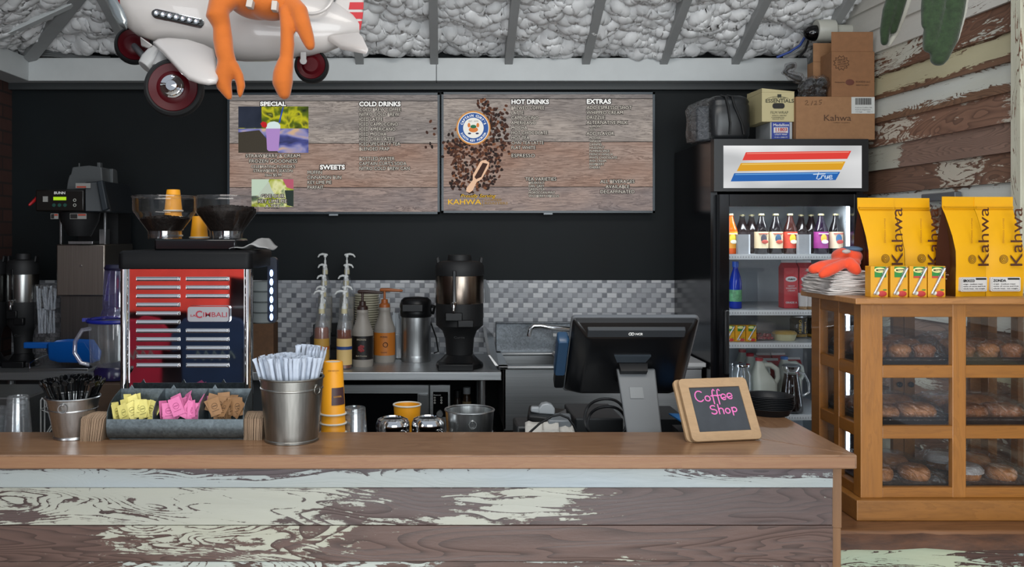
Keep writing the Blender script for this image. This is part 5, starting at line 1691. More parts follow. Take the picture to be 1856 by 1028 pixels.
for (x0, x1, z0, z1) in ((FX0, X(1311, d), zh0, zh1), (X(1562, d), FX1, zh0, zh1), (X(1311, d), X(1562, d), zh0, Z(341, d)), (X(1311, d), X(1562, d), Z(264, d), zh1)): mb.box(x0, x1, d - .002, d + .006, z0, z1)
hdr = part('header', mb, M('header_black', '121214', .35), FG, smooth=False)
m, nt, b = new_mat('header_light')
tc = coords(nt)
nn = noise_t(nt, coords(nt, (3, 1, 6)), 1.2, 1, .3)
nt.links.new(ramp(nt, nn, [(.3, C('b9babb')), (.65, C('f0f0f0'))]), b.inputs['Emission Color'])
b.inputs['Base Color'].default_value = C('303030')
b.inputs['Emission Strength'].default_value = .92
mb = MB(); mb.box(X(1311, d), X(1562, d), d + .001, d + .006, Z(341, d), Z(264, d))
lp = part('light_panel', mb, m, hdr)
for q, c1, c2 in (([(1352, 276), (1543, 273.5), (1535.5, 288), (1345.7, 290.6)], 'e03a30', 'f08a78'), ([(1343, 295.6), (1532.5, 292.6), (1525, 307.8), (1335.5, 310.3)], 'dfa014', 'f2cf6a'), ([(1331, 314), (1523, 311.5), (1514.6, 326.5), (1324.4, 329)], '1560b0', '6aa6dc')):
    mb = MB(); mb.slab([P(x, y, d - .0) for x, y in q], (0, .001, 0))
    mb.m = 1
    (ax, ay), (bx, by), (cx, cy), (dx, dy) = q
    mb.slab([P(ax + 2, ay + 1.6, d - .0006), P(bx - 4, by + 1.6, d - .0006), P(bx - 4.6, by + 3.2, d - .0006), P(ax + 1.4, ay + 3.2, d - .0006)], (0, .0006, 0))
    part('header_stripe', mb, [emis('stripe_' + c1, c1, .92), emis('stripe_' + c2, c2, .92)], hdr, smooth=False)
mb = MB()
def hs_(pts): mb.tube([P(x, y, d - .0015) for x, y in pts], .0019, 6)
hs_([(1474, 316), (1496, 315)]); hs_([(1484, 313), (1480, 324), (1484, 325), (1487, 323)]); hs_([(1488, 324), (1490, 318)]); hs_([(1490, 319), (1493, 318), (1494, 320)]); hs_([(1496, 318), (1495, 323), (1498, 324), (1501, 318), (1500, 324)]); hs_([(1503, 321), (1508, 321), (1508, 318), (1504, 318), (1502, 322), (1504, 324.5), (1509, 324)])
part('script_sign', mb, emis('script_white', 'd8e4f0', .9), hdr)
# door
mb = MB(); zt_, z0 = Z(352, d), .12
mb.box(X(1304, d), X(1322, d), d, d + .045, z0, zt_); mb.box(X(1548, d), X(1573, d), d, d + .045, z0, zt_); mb.box(X(1322, d), X(1548, d), d, d + .045, Z(374, d), zt_); mb.box(X(1322, d), X(1548, d), d, d + .045, z0, z0 + .06)
DR = part('door', mb, BGL, FG, bevel=.002, smooth=False)
mb = MB(); mb.box(X(1322, d), X(1548, d), d + .02, d + .024, z0 + .06, Z(374, d))
part('glass_pane', mb, thin('fridge_glass', (.96, .97, .98, 1), .025, .01, 0, 'ffffff', .3), DR, smooth=False)
mb = MB(); mb.box(X(1311, d), X(1320, d), d - .02, d, 1.0, Z(562, d))
part('handle', mb, M('handle_black', '1c1d20', .3), DR, bevel=.006)
LT = emis('fridge_tube', 'eaf4ff', 8.0)
for x in (FX1 - .062, FX0 + .045):
    mb = MB(); mb.lathe([(.008, .35), (.008, 1.78)], x, FY0 + .065, 0, 12)
    part('light_tube', mb, LT, FG)
area('fridge_lamp_light', (1.57, FY0 + .10, 1.79), (math.radians(-12), 0, 0), 5e-1, .08, 4, (.92, .97, 1.0))
# shelves
m, nt, b = new_mat('price_rail')
sp = N(nt, 'ShaderNodeSeparateXYZ', None, i0=coords(nt))
ux = math_(nt, 'FRACT', math_(nt, 'MULTIPLY', sp.outputs[0], 80.0))
dz = math_(nt, 'ABSOLUTE', math_(nt, 'SUBTRACT', math_(nt, 'FRACT', math_(nt, 'MULTIPLY', sp.outputs[2], 1.0)), .5))
mk = math_(nt, 'LESS_THAN', math_(nt, 'ABSOLUTE', math_(nt, 'SUBTRACT', ux, .5)), .2)
nt.links.new(mixc(nt, math_(nt, 'MULTIPLY', mk, .5), C('d4d8da'), C('5b6064')), b.inputs['Base Color'])
b.inputs['Roughness'].default_value = .4
RAILM = m
RAILW = M('rail_white', 'd2d6d8', .4)
SHZ = []
for py in (461, 562, 621.5, 752):
    ds_ = 4.075
    z = Z(py, ds_); SHZ.append(z)
    mb = MB(); mb.box(FX0 + .036, FX1 - .075, 4.078, 4.63, z - .008, z - .001)
    sh = part('shelf', mb, M('shelf_wire', 'aab0b4', .4), FG)
    mb = MB(); mb.box(FX0 + .036, FX1 - .036, 4.07, 4.078, z - .024, z)
    rl_ = part('shelf_rail', mb, RAILW, sh)
    mb = MB(); mb.box(FX0 + .036, FX1 - .036, 4.0685, 4.0705, z - .017, z - .009)
    part('price_strip', mb, RAILM, rl_)
mb = MB(); mb.box(FX0 + .036, FX1 - .075, 4.078, 4.63, .50, .508); part('shelf', mb, M('shelf_wire', 'aab0b4', .4), FG)

# sodas on the top shelf
def soda(label, px, dd, z0, bodym, liq, lc, pc1, pc2, h=.190, r=.032, capc='b9b088'):
    x = X(px, dd)
    t = thing('soda_bottle', label, 'bottle', (x, dd, z0), 'soda bottles on the top fridge shelf')
    mb = MB(); mb.lathe([(r * .92, 0), (r, .005), (r, h * .55), (r * .9, h * .63), (r * .5, h * .82), (r * .36, h * .93), (r * .4, h * .94), (r * .38, h * .965)], x, dd, z0, 28)
    part('bottle', mb, liq, t)
    mb = MB(); mb.lathe([(r * .45, h * .955), (r * .47, h * .965), (r * .42, h)], x, dd, z0, 20)
    part('cap', mb, M('cap_' + capc, capc, .35, .6), t)
    mb = MB(); mb.lathe([(r * 1.015, h * .14), (r * 1.015, h * .55)], x, dd, z0, 28, cap=False)
    lb = part('label', mb, M('lab_' + lc, lc, .55), t)
    if pc1:
        mb = MB(); yy_ = dd - r * 1.03
        mb.ell((x, yy_, z0 + h * .38), r * .45, .0012, h * .11, 14, 8, 0)
        mb.ell((x + r * .15, yy_ - .001, z0 + h * .30), r * .5, .0012, h * .05, 14, 8, 1)
        mb.box(x - r * .7, x + r * .7, yy_, yy_ + .006, z0 + h * .49, z0 + h * .51, 1)
        part('print', mb, [M('lab_' + pc1, pc1, .55), M('lab_' + pc2, pc2, .55)], lb)
    return t
dk = M('dark_soda', '0e0c10', .08); orng = M('orange_soda', 'd8540f', .08); redc = M('red_soda', '2e1512', .08); purp = M('purple_soda', '191020', .08)
z1 = SHZ[0]
soda('orange soda bottle at the left end of the top fridge shelf', 1324, 4.18, z1, None, orng, 'd9902c', 'd6c33a', 'e8e2c8')
soda('dark soda bottle with a cream label, left of a matching pair', 1380, 4.18, z1, None, dk, 'c9b998', '3c3a44', 'a5453a')
soda('dark soda bottle with a cream label, right of a matching pair', 1406, 4.18, z1, None, dk, 'cdbd9e', '30506e', 'b04838')
soda('soda bottle with a red and yellow label in the middle of the top fridge shelf', 1432, 4.18, z1, None, redc, 'c2402c', 'd8b02c', 'e6dcc0')
soda('soda bottle with a purple label on the top fridge shelf', 1488, 4.18, z1, None, purp, '8a2f78', 'c9a83c', 'd8cfe0')
soda('dark soda bottle with a cream label at the right end of the top fridge shelf', 1515, 4.18, z1, None, dk, 'ccb69c', '2f5a80', 'a83c34')
for px, lab in ((1345, 'dark soda bottle behind the left grey price card'), (1362, 'dark soda bottle behind, left of the matching pair'), (1452, 'dark soda bottle behind the right grey price card'), (1470, 'dark soda bottle behind, left of the purple-labelled bottle')):
    soda(lab, px, 4.32, z1, None, M('dark_red_soda', '1c0d10', .1), '2c2226', None, None)
for px, lab in ((1348, 'left grey price card standing on the top fridge shelf'), (1458, 'right grey price card standing on the top fridge shelf')):
    mb = MB(); dd = 4.12; mb.box(X(px - 10, dd), X(px + 9, dd), dd, dd + .03, z1, Z(425, dd))
    mb.m = 1; mb.box(X(px + 9.2, dd), X(px + 12, dd), dd + .002, dd + .03, z1, Z(425, dd))
    single('price_card', mb, [M('card_grey', '7f8184', .6), M('card_white', 'c8ccd0', .5)], lab, 'card', group='grey price cards', smooth=False)
# second shelf
z2 = SHZ[1]; dd = 4.17; x = X(1333, dd)
t = thing('water_bottle', 'tall blue plastic bottle at the left of the second fridge shelf', 'bottle', (x, dd, z2))
r = .029; h = Z(474, dd) - z2
BLG = M('blue_bottle', '0c2f9a', .1)
mb = MB(); mb.lathe([(r * .9, 0), (r, .005), (r, h * .55), (r * .8, h * .68), (r * .42, h * .84), (r * .4, h * .9)], x, dd, z2, 28); part('bottle', mb, BLG, t)
mb = MB(); mb.lathe([(r * .52, h * .88), (r * .52, h)], x, dd, z2, 20); part('cap', mb, M('cap_blue', '1250b0', .35), t)
mb = MB(); mb.lathe([(r * 1.02, h * .15), (r * 1.02, h * .40)], x, dd, z2, 28, cap=False); part('label', mb, M('green_label', '5f9a6c', .5, var=.5, vs=60), t)
RED = M('carton_red', 'b22430', .5); CWH = M('carton_white', 'c6c8c8', .5)
def carton(label, x0, x1, ytop, dd, z0, words=True, dep=.07, topm=CWH, group='cream cartons'):
    t = thing('milk_carton', label, 'carton', ((X(x0, dd) + X(x1, dd)) / 2, dd + dep / 2, z0), group)
    a, b_ = X(x0, dd), X(x1, dd); zt_ = Z(ytop, dd); zs = zt_ - .035
    mb = MB(); mb.box(a, b_, dd, dd + dep, z0, zs); part('carton', mb, RED, t, bevel=.002, smooth=False)
    mb = MB(); c = dd + dep / 2
    mb.hexa([(a, dd, zs), (b_, dd, zs), (b_, dd + dep, zs), (a, dd + dep, zs), (a, c - .004, zt_ - .012), (b_, c - .004, zt_ - .012), (b_, c + .004, zt_ - .012), (a, c + .004, zt_ - .012)]); part('gable', mb, RED, t, smooth=False)
    mb = MB(); mb.box(a, b_, c - .003, c + .003, zt_ - .013, zt_); part('top_seam', mb, topm, t)
    if words:
        mb = MB(); mb.ell(((a + b_) / 2, dd - .001, z0 + (zs - z0) * .72), (b_ - a) * .40, .0015, .013, 20, 8); part('oval_logo', mb, CWH, t)
        text('A&H', ((a + b_) / 2, dd - .004, z0 + (zs - z0) * .70), .008, INK, t, w=(b_ - a) * .5, align='CENTER', bold=.03)
        text('HEAVY\nWHIPPING\nCREAM', ((a + b_) / 2, dd - .002, z0 + (zs - z0) * .53), .0075, CWH, t, w=(b_ - a) * .75, align='CENTER')
        text('GRADE A', ((a + b_) / 2, dd - .002, z0 + (zs - z0) * .12), .009, CWH, t, w=(b_ - a) * .8, align='CENTER', bold=.02)
carton('red heavy cream carton on the second fridge shelf', 1421, 1447, 472, 4.17, z2)
carton('red cream carton at the right, partly behind the napkins', 1449, 1475, 472, 4.17, z2)
for px, lab in ((1456, 'white snack tub with a speckled base, left one of two'), (1469, 'white snack tub with a speckled base, right one of two')):
    dd = 4.12; x = X(px, dd)
    t = thing('snack_tub', lab, 'tub', (x, dd, z2), 'white snack tubs')
    mb = MB(); mb.lathe([(.020, .014), (.024, .075)], x, dd, z2, 20); part('tub', mb, M('tub_white', 'c4bfbc', .5), t)
    mb = MB(); mb.lathe([(.019, 0), (.0202, .014)], x, dd, z2, 20); part('speckled_base', mb, M('granola', '8a6a44', .8, var=.6, vs=160), t)
# third shelf
z3 = SHZ[2]
JY = M('juice_yellow', 'cf9412', .5); JG = M('juice_green', '1f7a2e', .5); JR = M('juice_red', 'b13230', .5); JW = M('juice_white', 'd8d8c8', .5)
def juice(name, label, x, y, z0, w, h, dep, group, words=True, flav=JG):
    t = thing(name, label, 'juice box', (x, y + dep / 2, z0), group)
    a, b_ = x - w / 2, x + w / 2
    mb = MB(); mb.box(a, b_, y, y + dep, z0, z0 + h); part('carton', mb, JY, t, bevel=.0015, smooth=False)
    mb = MB(); mb.box(a + w * .22, b_ - w * .12, y - .0006, y, z0 + h * .64, z0 + h * .985); gp = part('green_panel', mb, JG, t)
    if flav is not JG:
        mb = MB(); mb.box(a + w * .22, b_ - w * .12, y - .0009, y, z0 + h * .62, z0 + h * .68); part('flavour_strip', mb, flav, t)
    mb = MB(); mb.ell((x + w * .02, y - .0008, z0 + h * .87), w * .32, .0009, h * .085, 18, 8); part('oval_logo', mb, M('juice_cream', 'd9cf8a', .5), t)
    if words: text("MOTT'S", (x + w * .02, y - .0022, z0 + h * .845), h * .055, INK, t, w=w * .46, align='CENTER', bold=.03)
    mb = MB()
    mb.ell((x + w * .16, y - .0006, z0 + h * .11), w * .26, .0010, h * .095, 16, 8, 0); mb.ell((x - w * .12, y - .0007, z0 + h * .13), w * .14, .0010, h * .06, 14, 8, 1); mb.ell((x + w * .30, y - .0009, z0 + h * .235), w * .12, .0008, h * .02, 10, 6, 2)
    part('fruit_print', mb, [JR, JW, JG], t)
    mb = MB(); mb.tube([(a + w * .18, y - .003, z0 + h * .12), (b_ - w * .06, y - .003, z0 + h * .93)], w * .045, 8); part('straw', mb, M('straw_clear', 'd0d2d4', .25), t)
    mb = MB(); mb.slab([(a + w * .1, y - .0036, z0 + h * .08), (a + w * .3, y - .0036, z0 + h * .08), (b_ + w * .02, y - .0036, z0 + h * .98), (b_ - w * .2, y - .0036, z0 + h * .98)], (0, .0012, 0)); part('straw_sleeve', mb, film('sleeve_film'), t)
    return t
for px, lab in ((1328, 'leftmost yellow juice box on the third fridge shelf'), (1347.5, 'middle yellow juice box on the third fridge shelf'), (1367 - 9 + 9, 'right yellow juice box on the third fridge shelf, beside the berry box')):
    juice('juice_box', lab, X(px - 8, 4.14), 4.12, z3, S(18.5, 4.12), Z(590, 4.12) - z3, .035, 'juice boxes in the fridge', words=False)
dd = 4.15
t = thing('berry_box', 'clear clamshell of red berries on the third fridge shelf', 'berry box', (X(1390, dd), dd + .05, z3))
mb = MB(); mb.box(X(1371, dd), X(1406, dd), dd, dd + .1, z3, Z(584, dd)); part('clamshell', mb, GLASS, t, bevel=.004)
rnd = random.Random(2)
mb = MB(); mb.ell((0, 0, 0), .0075, .0075, .0072, 12, 8); be0 = single('berry', mb, M('berry_red', '7d101c', .3), 'red berry in the clear clamshell on the third fridge shelf', 'berry', group='red berries in the clamshell')
for i in range(34):
    o = be0 if i == 0 else dup(be0)
    o.location = (X(1376, dd) + (X(1401, dd) - X(1376, dd)) * (i % 5) / 4 + rnd.uniform(-.002, .002), dd + .014 + .012 * (i // 5 % 4) + .05 * rnd.random() * (i > 19), z3 + .003 + .012 * (i // 20) + .002 * rnd.random())
dd = 4.13
t = thing('food_tub', 'cream tub under a gold-tinted clear lid on the third fridge shelf', 'tub', (X(1430, dd), dd + .05, z3))
mb = MB(); mb.lathe([(.046, 0), (.055, .030)], X(1430, dd), dd + .055, z3, 32); part('tub', mb, M('tub_cream', 'b8b48e', .5), t)
mb = MB(); mb.lathe([(.056, .030), (.057, .034), (.045, .044), (.012, .047)], X(1430, dd), dd + .055, z3, 32); part('lid', mb, M('lid_gold', 'a88c4a', .3), t)
for px, lab in ((1447, 'dark cold-brew jar with gold lettering, left of two'), (1476, 'dark cold-brew jar with gold lettering, right of two by the cabinet')):
    dd = 4.32; x = X(px, dd); r = .040; h = Z(572, dd) - z3
    t = thing('brew_jar', lab, 'jar', (x, dd, z3), 'cold-brew jars')
    mb = MB(); mb.lathe([(r * .95, 0), (r, .006), (r, h * .84), (r * .85, h * .93)], x, dd, z3, 28); part('jar', mb, M('jar_dark', '17130e', .12), t)
    mb = MB(); mb.lathe([(r * .88, h * .92), (r * .9, h * .99), (r * .8, h)], x, dd, z3, 28); part('lid', mb, SS, t)
    mb = MB(); mb.lathe([(r * 1.01, .004), (r * 1.01, h * .16)], x, dd, z3, 28, cap=False); part('label', mb, M('lab_gold', 'a07a1e', .5), t)
    text('NITRO', (x - .001, dd - r * 1.03, z3 + h * .2), .012, M('gold_text', 'b8922a', .5), t, w=.065, rot=(PI / 2, -PI / 2, 0), bold=.03)
    text('BREW', (x + .022, dd - r * .90, z3 + h * .2), .012, M('gold_text', 'b8922a', .5), t, w=.058, rot=(PI / 2, -PI / 2, 0), bold=.03)
# bottom visible shelf: milk, cartons, jars, carafe
z4 = SHZ[3]
MILK = M('milk_jug', 'b9bdb2', .35)
def jug(label, px, dd, ytop, capc, group='plastic milk jugs', lab=False):
    x = X(px, dd); h = Z(ytop, dd) - z4; w = .058
    t = thing('milk_jug', label, 'milk jug', (x, dd, z4), group)
    mb = MB(); rings = []
    for f, k, ox in ((0, .93, 0), (.02, 1, 0), (.52, 1, 0), (.60, .88, -.006), (.72, .62, -.014), (.82, .42, -.017), (.90, .32, -.016), (.93, .26, -.018), (.955, .26, -.018)):
        rings.append([Vector((x + ox + w * k * (abs(math.cos(a)) ** .6) * (1 if math.cos(a) > 0 else -1), dd + w * k * (abs(math.sin(a)) ** .6) * (1 if math.sin(a) > 0 else -1), z4 + h * f)) for a in [2 * PI * i / 24 + .01 for i in range(24)]])
    mb.loft(rings); part('jug', mb, MILK, t, ang=60)
    mb = MB(); mb.tube([(x - .002, dd - .002, z4 + h * .86), (x + .034, dd - .002, z4 + h * .86), (x + .064, dd - .002, z4 + h * .78), (x + .070, dd - .002, z4 + h * .62), (x + .050, dd - .002, z4 + h * .46)], [.012, .013, .013, .012, .012], 12); part('handle', mb, MILK, t)
    mb = MB(); mb.lathe([(.0175, h * .94), (.018, h * .99), (.015, h)], x - .018, dd, z4, 20); part('cap', mb, M('jug_cap_' + capc, capc, .4), t)
    if lab:
        mb = MB(); mb.box(x - w * .62, x + w * .8, dd - w - .002, dd - w + .001, z4 + h * .08, z4 + h * .36, 0); mb.box(x - w * .5, x + w * .9, dd - w - .0025, dd - w + .001, z4 + h * .33, z4 + h * .39, 1); mb.ell((x + .006, dd - w - .002, z4 + h * .26), .018, .0015, .012, 14, 6, 1)
        part('label', mb, [M('label_blue2', '24589a', .5), M('label_red2', 'b0303a', .5)], t)
jug('milk jug with a red cap nearest the glass, blue and red label', 1383, 4.17, 648, 'b32634', lab=True)
jug('milk jug with a red cap, second in the row behind the nearest', 1366, 4.31, 640, 'b32634')
jug('milk jug with a red cap, farthest back on the left', 1352, 4.46, 633, 'b32634')
jug('milk jug with a blue cap behind the coffee carafe', 1428, 4.31, 646, '1f6fc0')
for (x0, x1, yt, dd, lab) in ((1374, 1399, 641, 4.50, 'red carton at the back left of the milk shelf'), (1402, 1427, 641, 4.50, 'red carton at the back middle of the milk shelf'), (1386, 1414, 651, 4.40, 'red carton standing right behind the nearest milk jug'), (1430, 1454, 649, 4.50, 'red carton at the back right behind the blue-capped jug')):
    carton(lab, x0, x1, yt, dd, z4, words=False, dep=.06, group='red cartons on the milk shelf')
for px, dd, yt, lab in ((1344, 4.15, 660, 'glass jar with a wide steel lid beside the nearest milk jug'), (1330, 4.27, 657, 'glass jar with a steel lid at the left edge of the milk shelf')):
    x = X(px, dd); h = Z(yt, dd) - z4; r = .047
    t = thing('glass_jar', lab, 'jar', (x, dd, z4), 'steel-lidded glass jars')
    mb = MB(); mb.lathe([(r * .9, 0), (r, .006), (r, h * .8), (r * .75, h * .9), (r * .7, h * .96)], x, dd, z4, 32); part('jar', mb, thin('jar_glass', (.8, .83, .84, 1), .2, .06, .18, 'a9b2b4'), t)
    mb = MB(); mb.lathe([(r * .85, h * .95), (r * .88, h * .97), (r * .84, h)], x, dd, z4, 32); part('lid', mb, CHROME, t)
dd = 4.14; x = X(1434, dd); h = Z(661, dd) - z4
t = thing('coffee_carafe', 'glass carafe of dark coffee with a steel lid and clear handle', 'carafe', (x, dd, z4))
mb = MB(); mb.lathe([(.052, 0), (.056, .006), (.054, .05), (.042, .13), (.034, .175), (.035, h * .86), (.039, h * .93)], x, dd, z4, 36); part('carafe', mb, GLASS, t)
mb = MB(); mb.lathe([(.050, .004), (.0535, .01), (.0515, .05), (.0395, .13), (.0318, .172), (.0322, .18)], x, dd, z4, 36); part('coffee', mb, M('black_coffee', '140806', .08), t)
mb = MB(); mb.lathe([(.034, h * .86), (.042, h * .92), (.043, h * .97), (.036, h)], x, dd, z4, 32); part('lid', mb, CHROME, t)
mb = MB(); mb.tube([(x + .036, dd, z4 + h * .83), (x + .062, dd, z4 + h * .80), (x + .082, dd, z4 + h * .62), (x + .084, dd, z4 + h * .42), (x + .055, dd, z4 + h * .34)], .0055, 10); part('handle', mb, thin('handle_glass', (.9, .92, .93, 1), .35, .04, .12, 'd0d8dc'), t)
# can seen through the pastry cabinet
dd = 4.2; x = X(1531, dd)
t = thing('drink_can', 'blue and green drink can seen through the side pane of the pastry cabinet', 'can', (x, dd, z3))
mb = MB(); mb.lathe([(.026, 0), (.030, .006), (.030, .105), (.026, .115)], x, dd, z3, 24); part('can', mb, M('can_blue', '1d4f9c', .3, .4), t)
mb = MB(); mb.lathe([(.0303, .02), (.0303, .05)], x, dd, z3, 24, cap=False); part('green_band', mb, M('can_green', '1f8a48', .3), t)

# ------------------------------------------------------------------ menu screens
def screenwood(name, a, b_, dk, off):
    m, nt, b = new_mat(name)
    v = coords(nt, (1.1, 1, 13), (off, 0, off * .7))
    n1 = noise_t(nt, v, 1.8, 6, .62, 1.0)
    w = math_(nt, 'POWER', math_(nt, 'FRACT', math_(nt, 'MULTIPLY', n1, 9.0)), 2.0)
    n2 = noise_t(nt, v, 12, 4, .7)
    n3 = noise_t(nt, coords(nt, (1, 1, 3), (off * 2, 0, 0)), 2.6, 2, .5)
    col = mixc(nt, ramp(nt, n3, [(.35, (0, 0, 0, 1)), (.65, (1, 1, 1, 1))]), C(a), C(b_))
    col = mixc(nt, math_(nt, 'MULTIPLY', w, .62), col, C(dk))
    col = mixc(nt, math_(nt, 'MULTIPLY', math_(nt, 'SUBTRACT', n2, .42, clamp=True), 1.6), col, C(dk))
    nt.links.new(col, b.inputs['Emission Color'])
    b.inputs['Emission Strength'].default_value = 1.0
    b.inputs['Base Color'].default_value = (.01, .01, .012, 1)
    b.inputs['Roughness'].default_value = .5
    b.inputs['Specular IOR Level'].default_value = .05
    return m

TD = 4.62
TXTW, TXTK = emis('screen_white', 'f2f2ee', 1.0), emis('screen_black', '120d0b', .6)
TXTC = emis('screen_cream', 'cfc8bc', 1.0)
SGOLD = emis('screen_gold', 'e0b020', 1.0)
SB = [emis('bean_a', '3a1c0f', 1), emis('bean_b', '57301b', 1), emis('bean_c', '1d0d07', 1), emis('bean_d', '7a4a2c', 1)]
FR = M('screen_frame', '10181d', .3)

def screen(label, x0, y0, x1, y1, seams, off):
    t = thing('menu_screen', label, 'screen', (X((x0 + x1) / 2, TD), TD, Z(y1, TD)), 'menu screens')
    mb = MB(); mb.pbox(x0, x1, y0, y1, TD + .006, .065)
    part('case', mb, FR, t, bevel=.003)
    mb = MB(); b_ = 4
    for (a, bb, c, e) in ((x0, x1, y0, y0 + b_), (x0, x1, y1 - b_, y1), (x0, x0 + b_, y0, y1), (x1 - b_, x1, y0, y1)): mb.pbox(a, bb, c, e, TD, .007)
    part('bezel', mb, M('screen_bezel', '243038', .3), t)
    ys_ = [y0 + 3] + seams + [y1 - 3]
    mats = [screenwood('screen_wood_%d_%d' % (off, i), *c, off * 3 + i * 1.7) for i, c in enumerate((('827c7a', '928b86', '3a3534'), ('938b86', 'b0a59c', '3e3735'), ('a08272', 'ab968a', '4a352c'), ('8c817e', 'a8948a', '40383a')))]
    mats.append(emis('screen_seam', '231d1a', .8))
    mb = MB()
    for i in range(len(ys_) - 1):
        mb.m = i; mb.pbox(x0 + 3, x1 - 3, ys_[i], ys_[i + 1], TD + .003, .003)
        mb.m = len(mats) - 1
        if i: mb.pbox(x0 + 3, x1 - 3, ys_[i] - .6, ys_[i] + .6, TD + .0022, .002)
    sc = part('display', mb, mats, t, smooth=False)
    mb = MB(); mb.pbox((x0 + x1) / 2 - 8, (x0 + x1) / 2 + 8, y1, y1 + 3, TD, .01)
    part('brand_tab', mb, M('tab_silver', '8d9498', .4), t)
    return t, sc

def st(parent, body, px, py, cap, w=None, mat=TXTC, align='LEFT', bold=.0, gap=None, og=.11):
    """screen writing: py is the baseline of the first line in picture pixels, gap the line pitch in pixels"""
    h = S(cap, TD)
    return text(body, (X(px, TD), TD - .0015, Z(py, TD)), h, mat, parent, w=S(w, TD) if w else None, align=align, bold=bold, outline=TXTK, og=og, gap=(gap / (cap / .70)) if gap else 1.0)

t1, s1 = screen('left menu screen listing cold drinks and sweets over grey planks', 412, 168, 797, 388, [183, 260, 340], 1)
t2, s2 = screen('right menu screen listing hot drinks and extras over spilled beans', 800, 167, 1187, 386, [179, 257, 339], 2)
def bigst(*a, **k): return st(*a, mat=TXTW, bold=.035, **k)
bigst(t1, 'SPECIAL', 495, 192, 7.5, 47, align='CENTER')
bigst(t1, 'COLD DRINKS', 651, 192.5, 8, 75)
st(t1, "COLD BREW COFFEE\nNITRO COLD BREW\nICED LATTE\nICED CAPPUCCINO\nICED AMERICANO\nICED MOCHA\nICED CHAI LATTE\nICED SPECIALTY TEA\nBLENDED FRAP\n\nBOTTLED WATER\nCAPTAIN CURT'S SODA\nNITRO COLD BREW CAN", 651, 201.5, 6, 91, gap=8.9)
bigst(t1, 'SWEETS', 580, 307, 8, 45)
st(t1, 'MUFFIN\nCINNAMON BUN\nKEY LIME PIE\nPARFAIT', 557, 315.5, 6, 61, gap=9.0)
st(t1, 'STRAWBERRY & CREAM\nFROZEN GOODNESS', 495, 285.5, 6.2, 98, align='CENTER', gap=9.6)
st(t1, "CELEBRATING FLORIDA'S\nSTRAWBERRY SEASON\n16oz $5.99", 495, 304.5, 5.2, 79, align='CENTER', gap=7.6)
bigst(t2, 'HOT DRINKS', 926.5, 188.5, 8, 68)
st(t2, 'BREWED COFFEE\nLATTE\nCAPPUCCINO\nAMERICANO\nMOCHA\nHOT CHOCOLATE\nHOT TEA\nCHAI TEA LATTE\nFLAT WHITE', 926.5, 198.5, 6, 66, gap=9.0)
st(t2, 'ESPRESSO', 926.5, 285, 6, 42)
bigst(t2, 'EXTRAS', 1063, 188, 8, 44)
st(t2, 'ADD ESPRESSO SHOT\nWHIPPED CREAM\nDRIZZLE\nALTERNATIVE MILK', 1063, 198, 6, 82, gap=9.0)
st(t2, 'ALMOND\nSOY', 1068, 231, 4.2, 23, gap=5.6)
st(t2, 'ADD FLAVOR', 1063, 245, 6, 50)
st(t2, 'MOCHA\nVANILLA\nCARAMEL\nHAZELNUT\nPUMPKIN SPICE\nFRENCH VANILLA\nWHITE CHOCOLATE\nIRISH CREAM\nRASPBERRY\nCHERRY', 1068, 252, 4.2, 50, gap=5.95)
st(t2, 'TEA VARIETIES', 952, 327.5, 6, 56)
st(t2, 'BREAKFAST\nEARL GREY\nGREEN TEA\nMOROCCAN MINT\nWILDBERRY HIBISCUS', 958, 333.5, 4.4, 55, gap=5.95)
st(t2, 'ALL BEVERAGES\nAVAILABLE\nDECAFFINATED', 1119, 332, 6, 62, align='CENTER', gap=9.2)
# pictures shown on the left screen
def pic(name, x0, x1, y0, y1, stops, sc_, parent, dz=0.0, warp=(1, 1, 1), seed=0):
    m, nt, b = new_mat(name)
    n = noise_t(nt, coords(nt, warp, (seed, seed, seed)), sc_, 2, .45, .5)
    nt.links.new(ramp(nt, n, [(p, C(c)) for p, c in stops]), b.inputs['Emission Color'])
    b.inputs['Emission Strength'].default_value = 1.0; b.inputs['Base Color'].default_value = (.01, .01, .01, 1); b.inputs['Specular IOR Level'].default_value = .05
    mb = MB(); mb.pbox(x0, x1, y0, y1, TD + .0008 - dz, .002)
    return mb, m
a = pic('picture_trees', 432, 559, 193, 240, [(.3, '1a2412'), (.45, '5b6a14'), (.55, 'b8b420'), (.68, '2e3a1a'), (.8, 'd8d870')], 14, t1)
b1 = pic('picture_shade', 432, 474, 193, 232, [(.3, '1c2230'), (.7, '343a4a')], 6, t1, .0003)
c1 = pic('picture_table', 432, 559, 233, 277, [(.3, '23243e'), (.48, '4a4f8c'), (.6, '8a88b4'), (.72, 'c9a888')], 9, t1, .0004, (1, 1, 2.2), 3)
mm, nt_, d1 = None, None, None
MBS = MB(); mats = []
for mbx, mx in (a, b1, c1):
    MBS.m = len(mats); mats.append(mx); MBS.add(mbx.v, mbx.f)
def flat(pts, dz, mat):
    mats.append(mat); MBS.m = len(mats) - 1
    MBS.slab([P(x, y, TD - dz) for x, y in pts], (0, .0008, 0))
flat([(432, 240), (470, 236), (505, 277), (432, 277)], .0006, emis('pic_bench', '3a342a', 1))
flat([(482, 231), (508, 231), (505, 271), (502, 274), (487, 274), (484, 271)], .0010, emis('pic_cup', 'a884c0', 1))
flat([(483, 230), (485, 224), (490, 221), (497, 220), (504, 222), (508, 227), (508, 233), (482, 233)], .0014, emis('pic_cream', 'cfe0e0', 1))
flat([(472, 224), (476, 220), (483, 222), (484, 229), (480, 232), (475, 230)], .0016, emis('pic_berry', 'b8141c', 1))
flat([(512, 194), (514, 194), (507.5, 223), (505, 222)], .0012, emis('pic_straw', '2040b0', 1))
part('drink_picture', MBS, mats, s1, smooth=False)
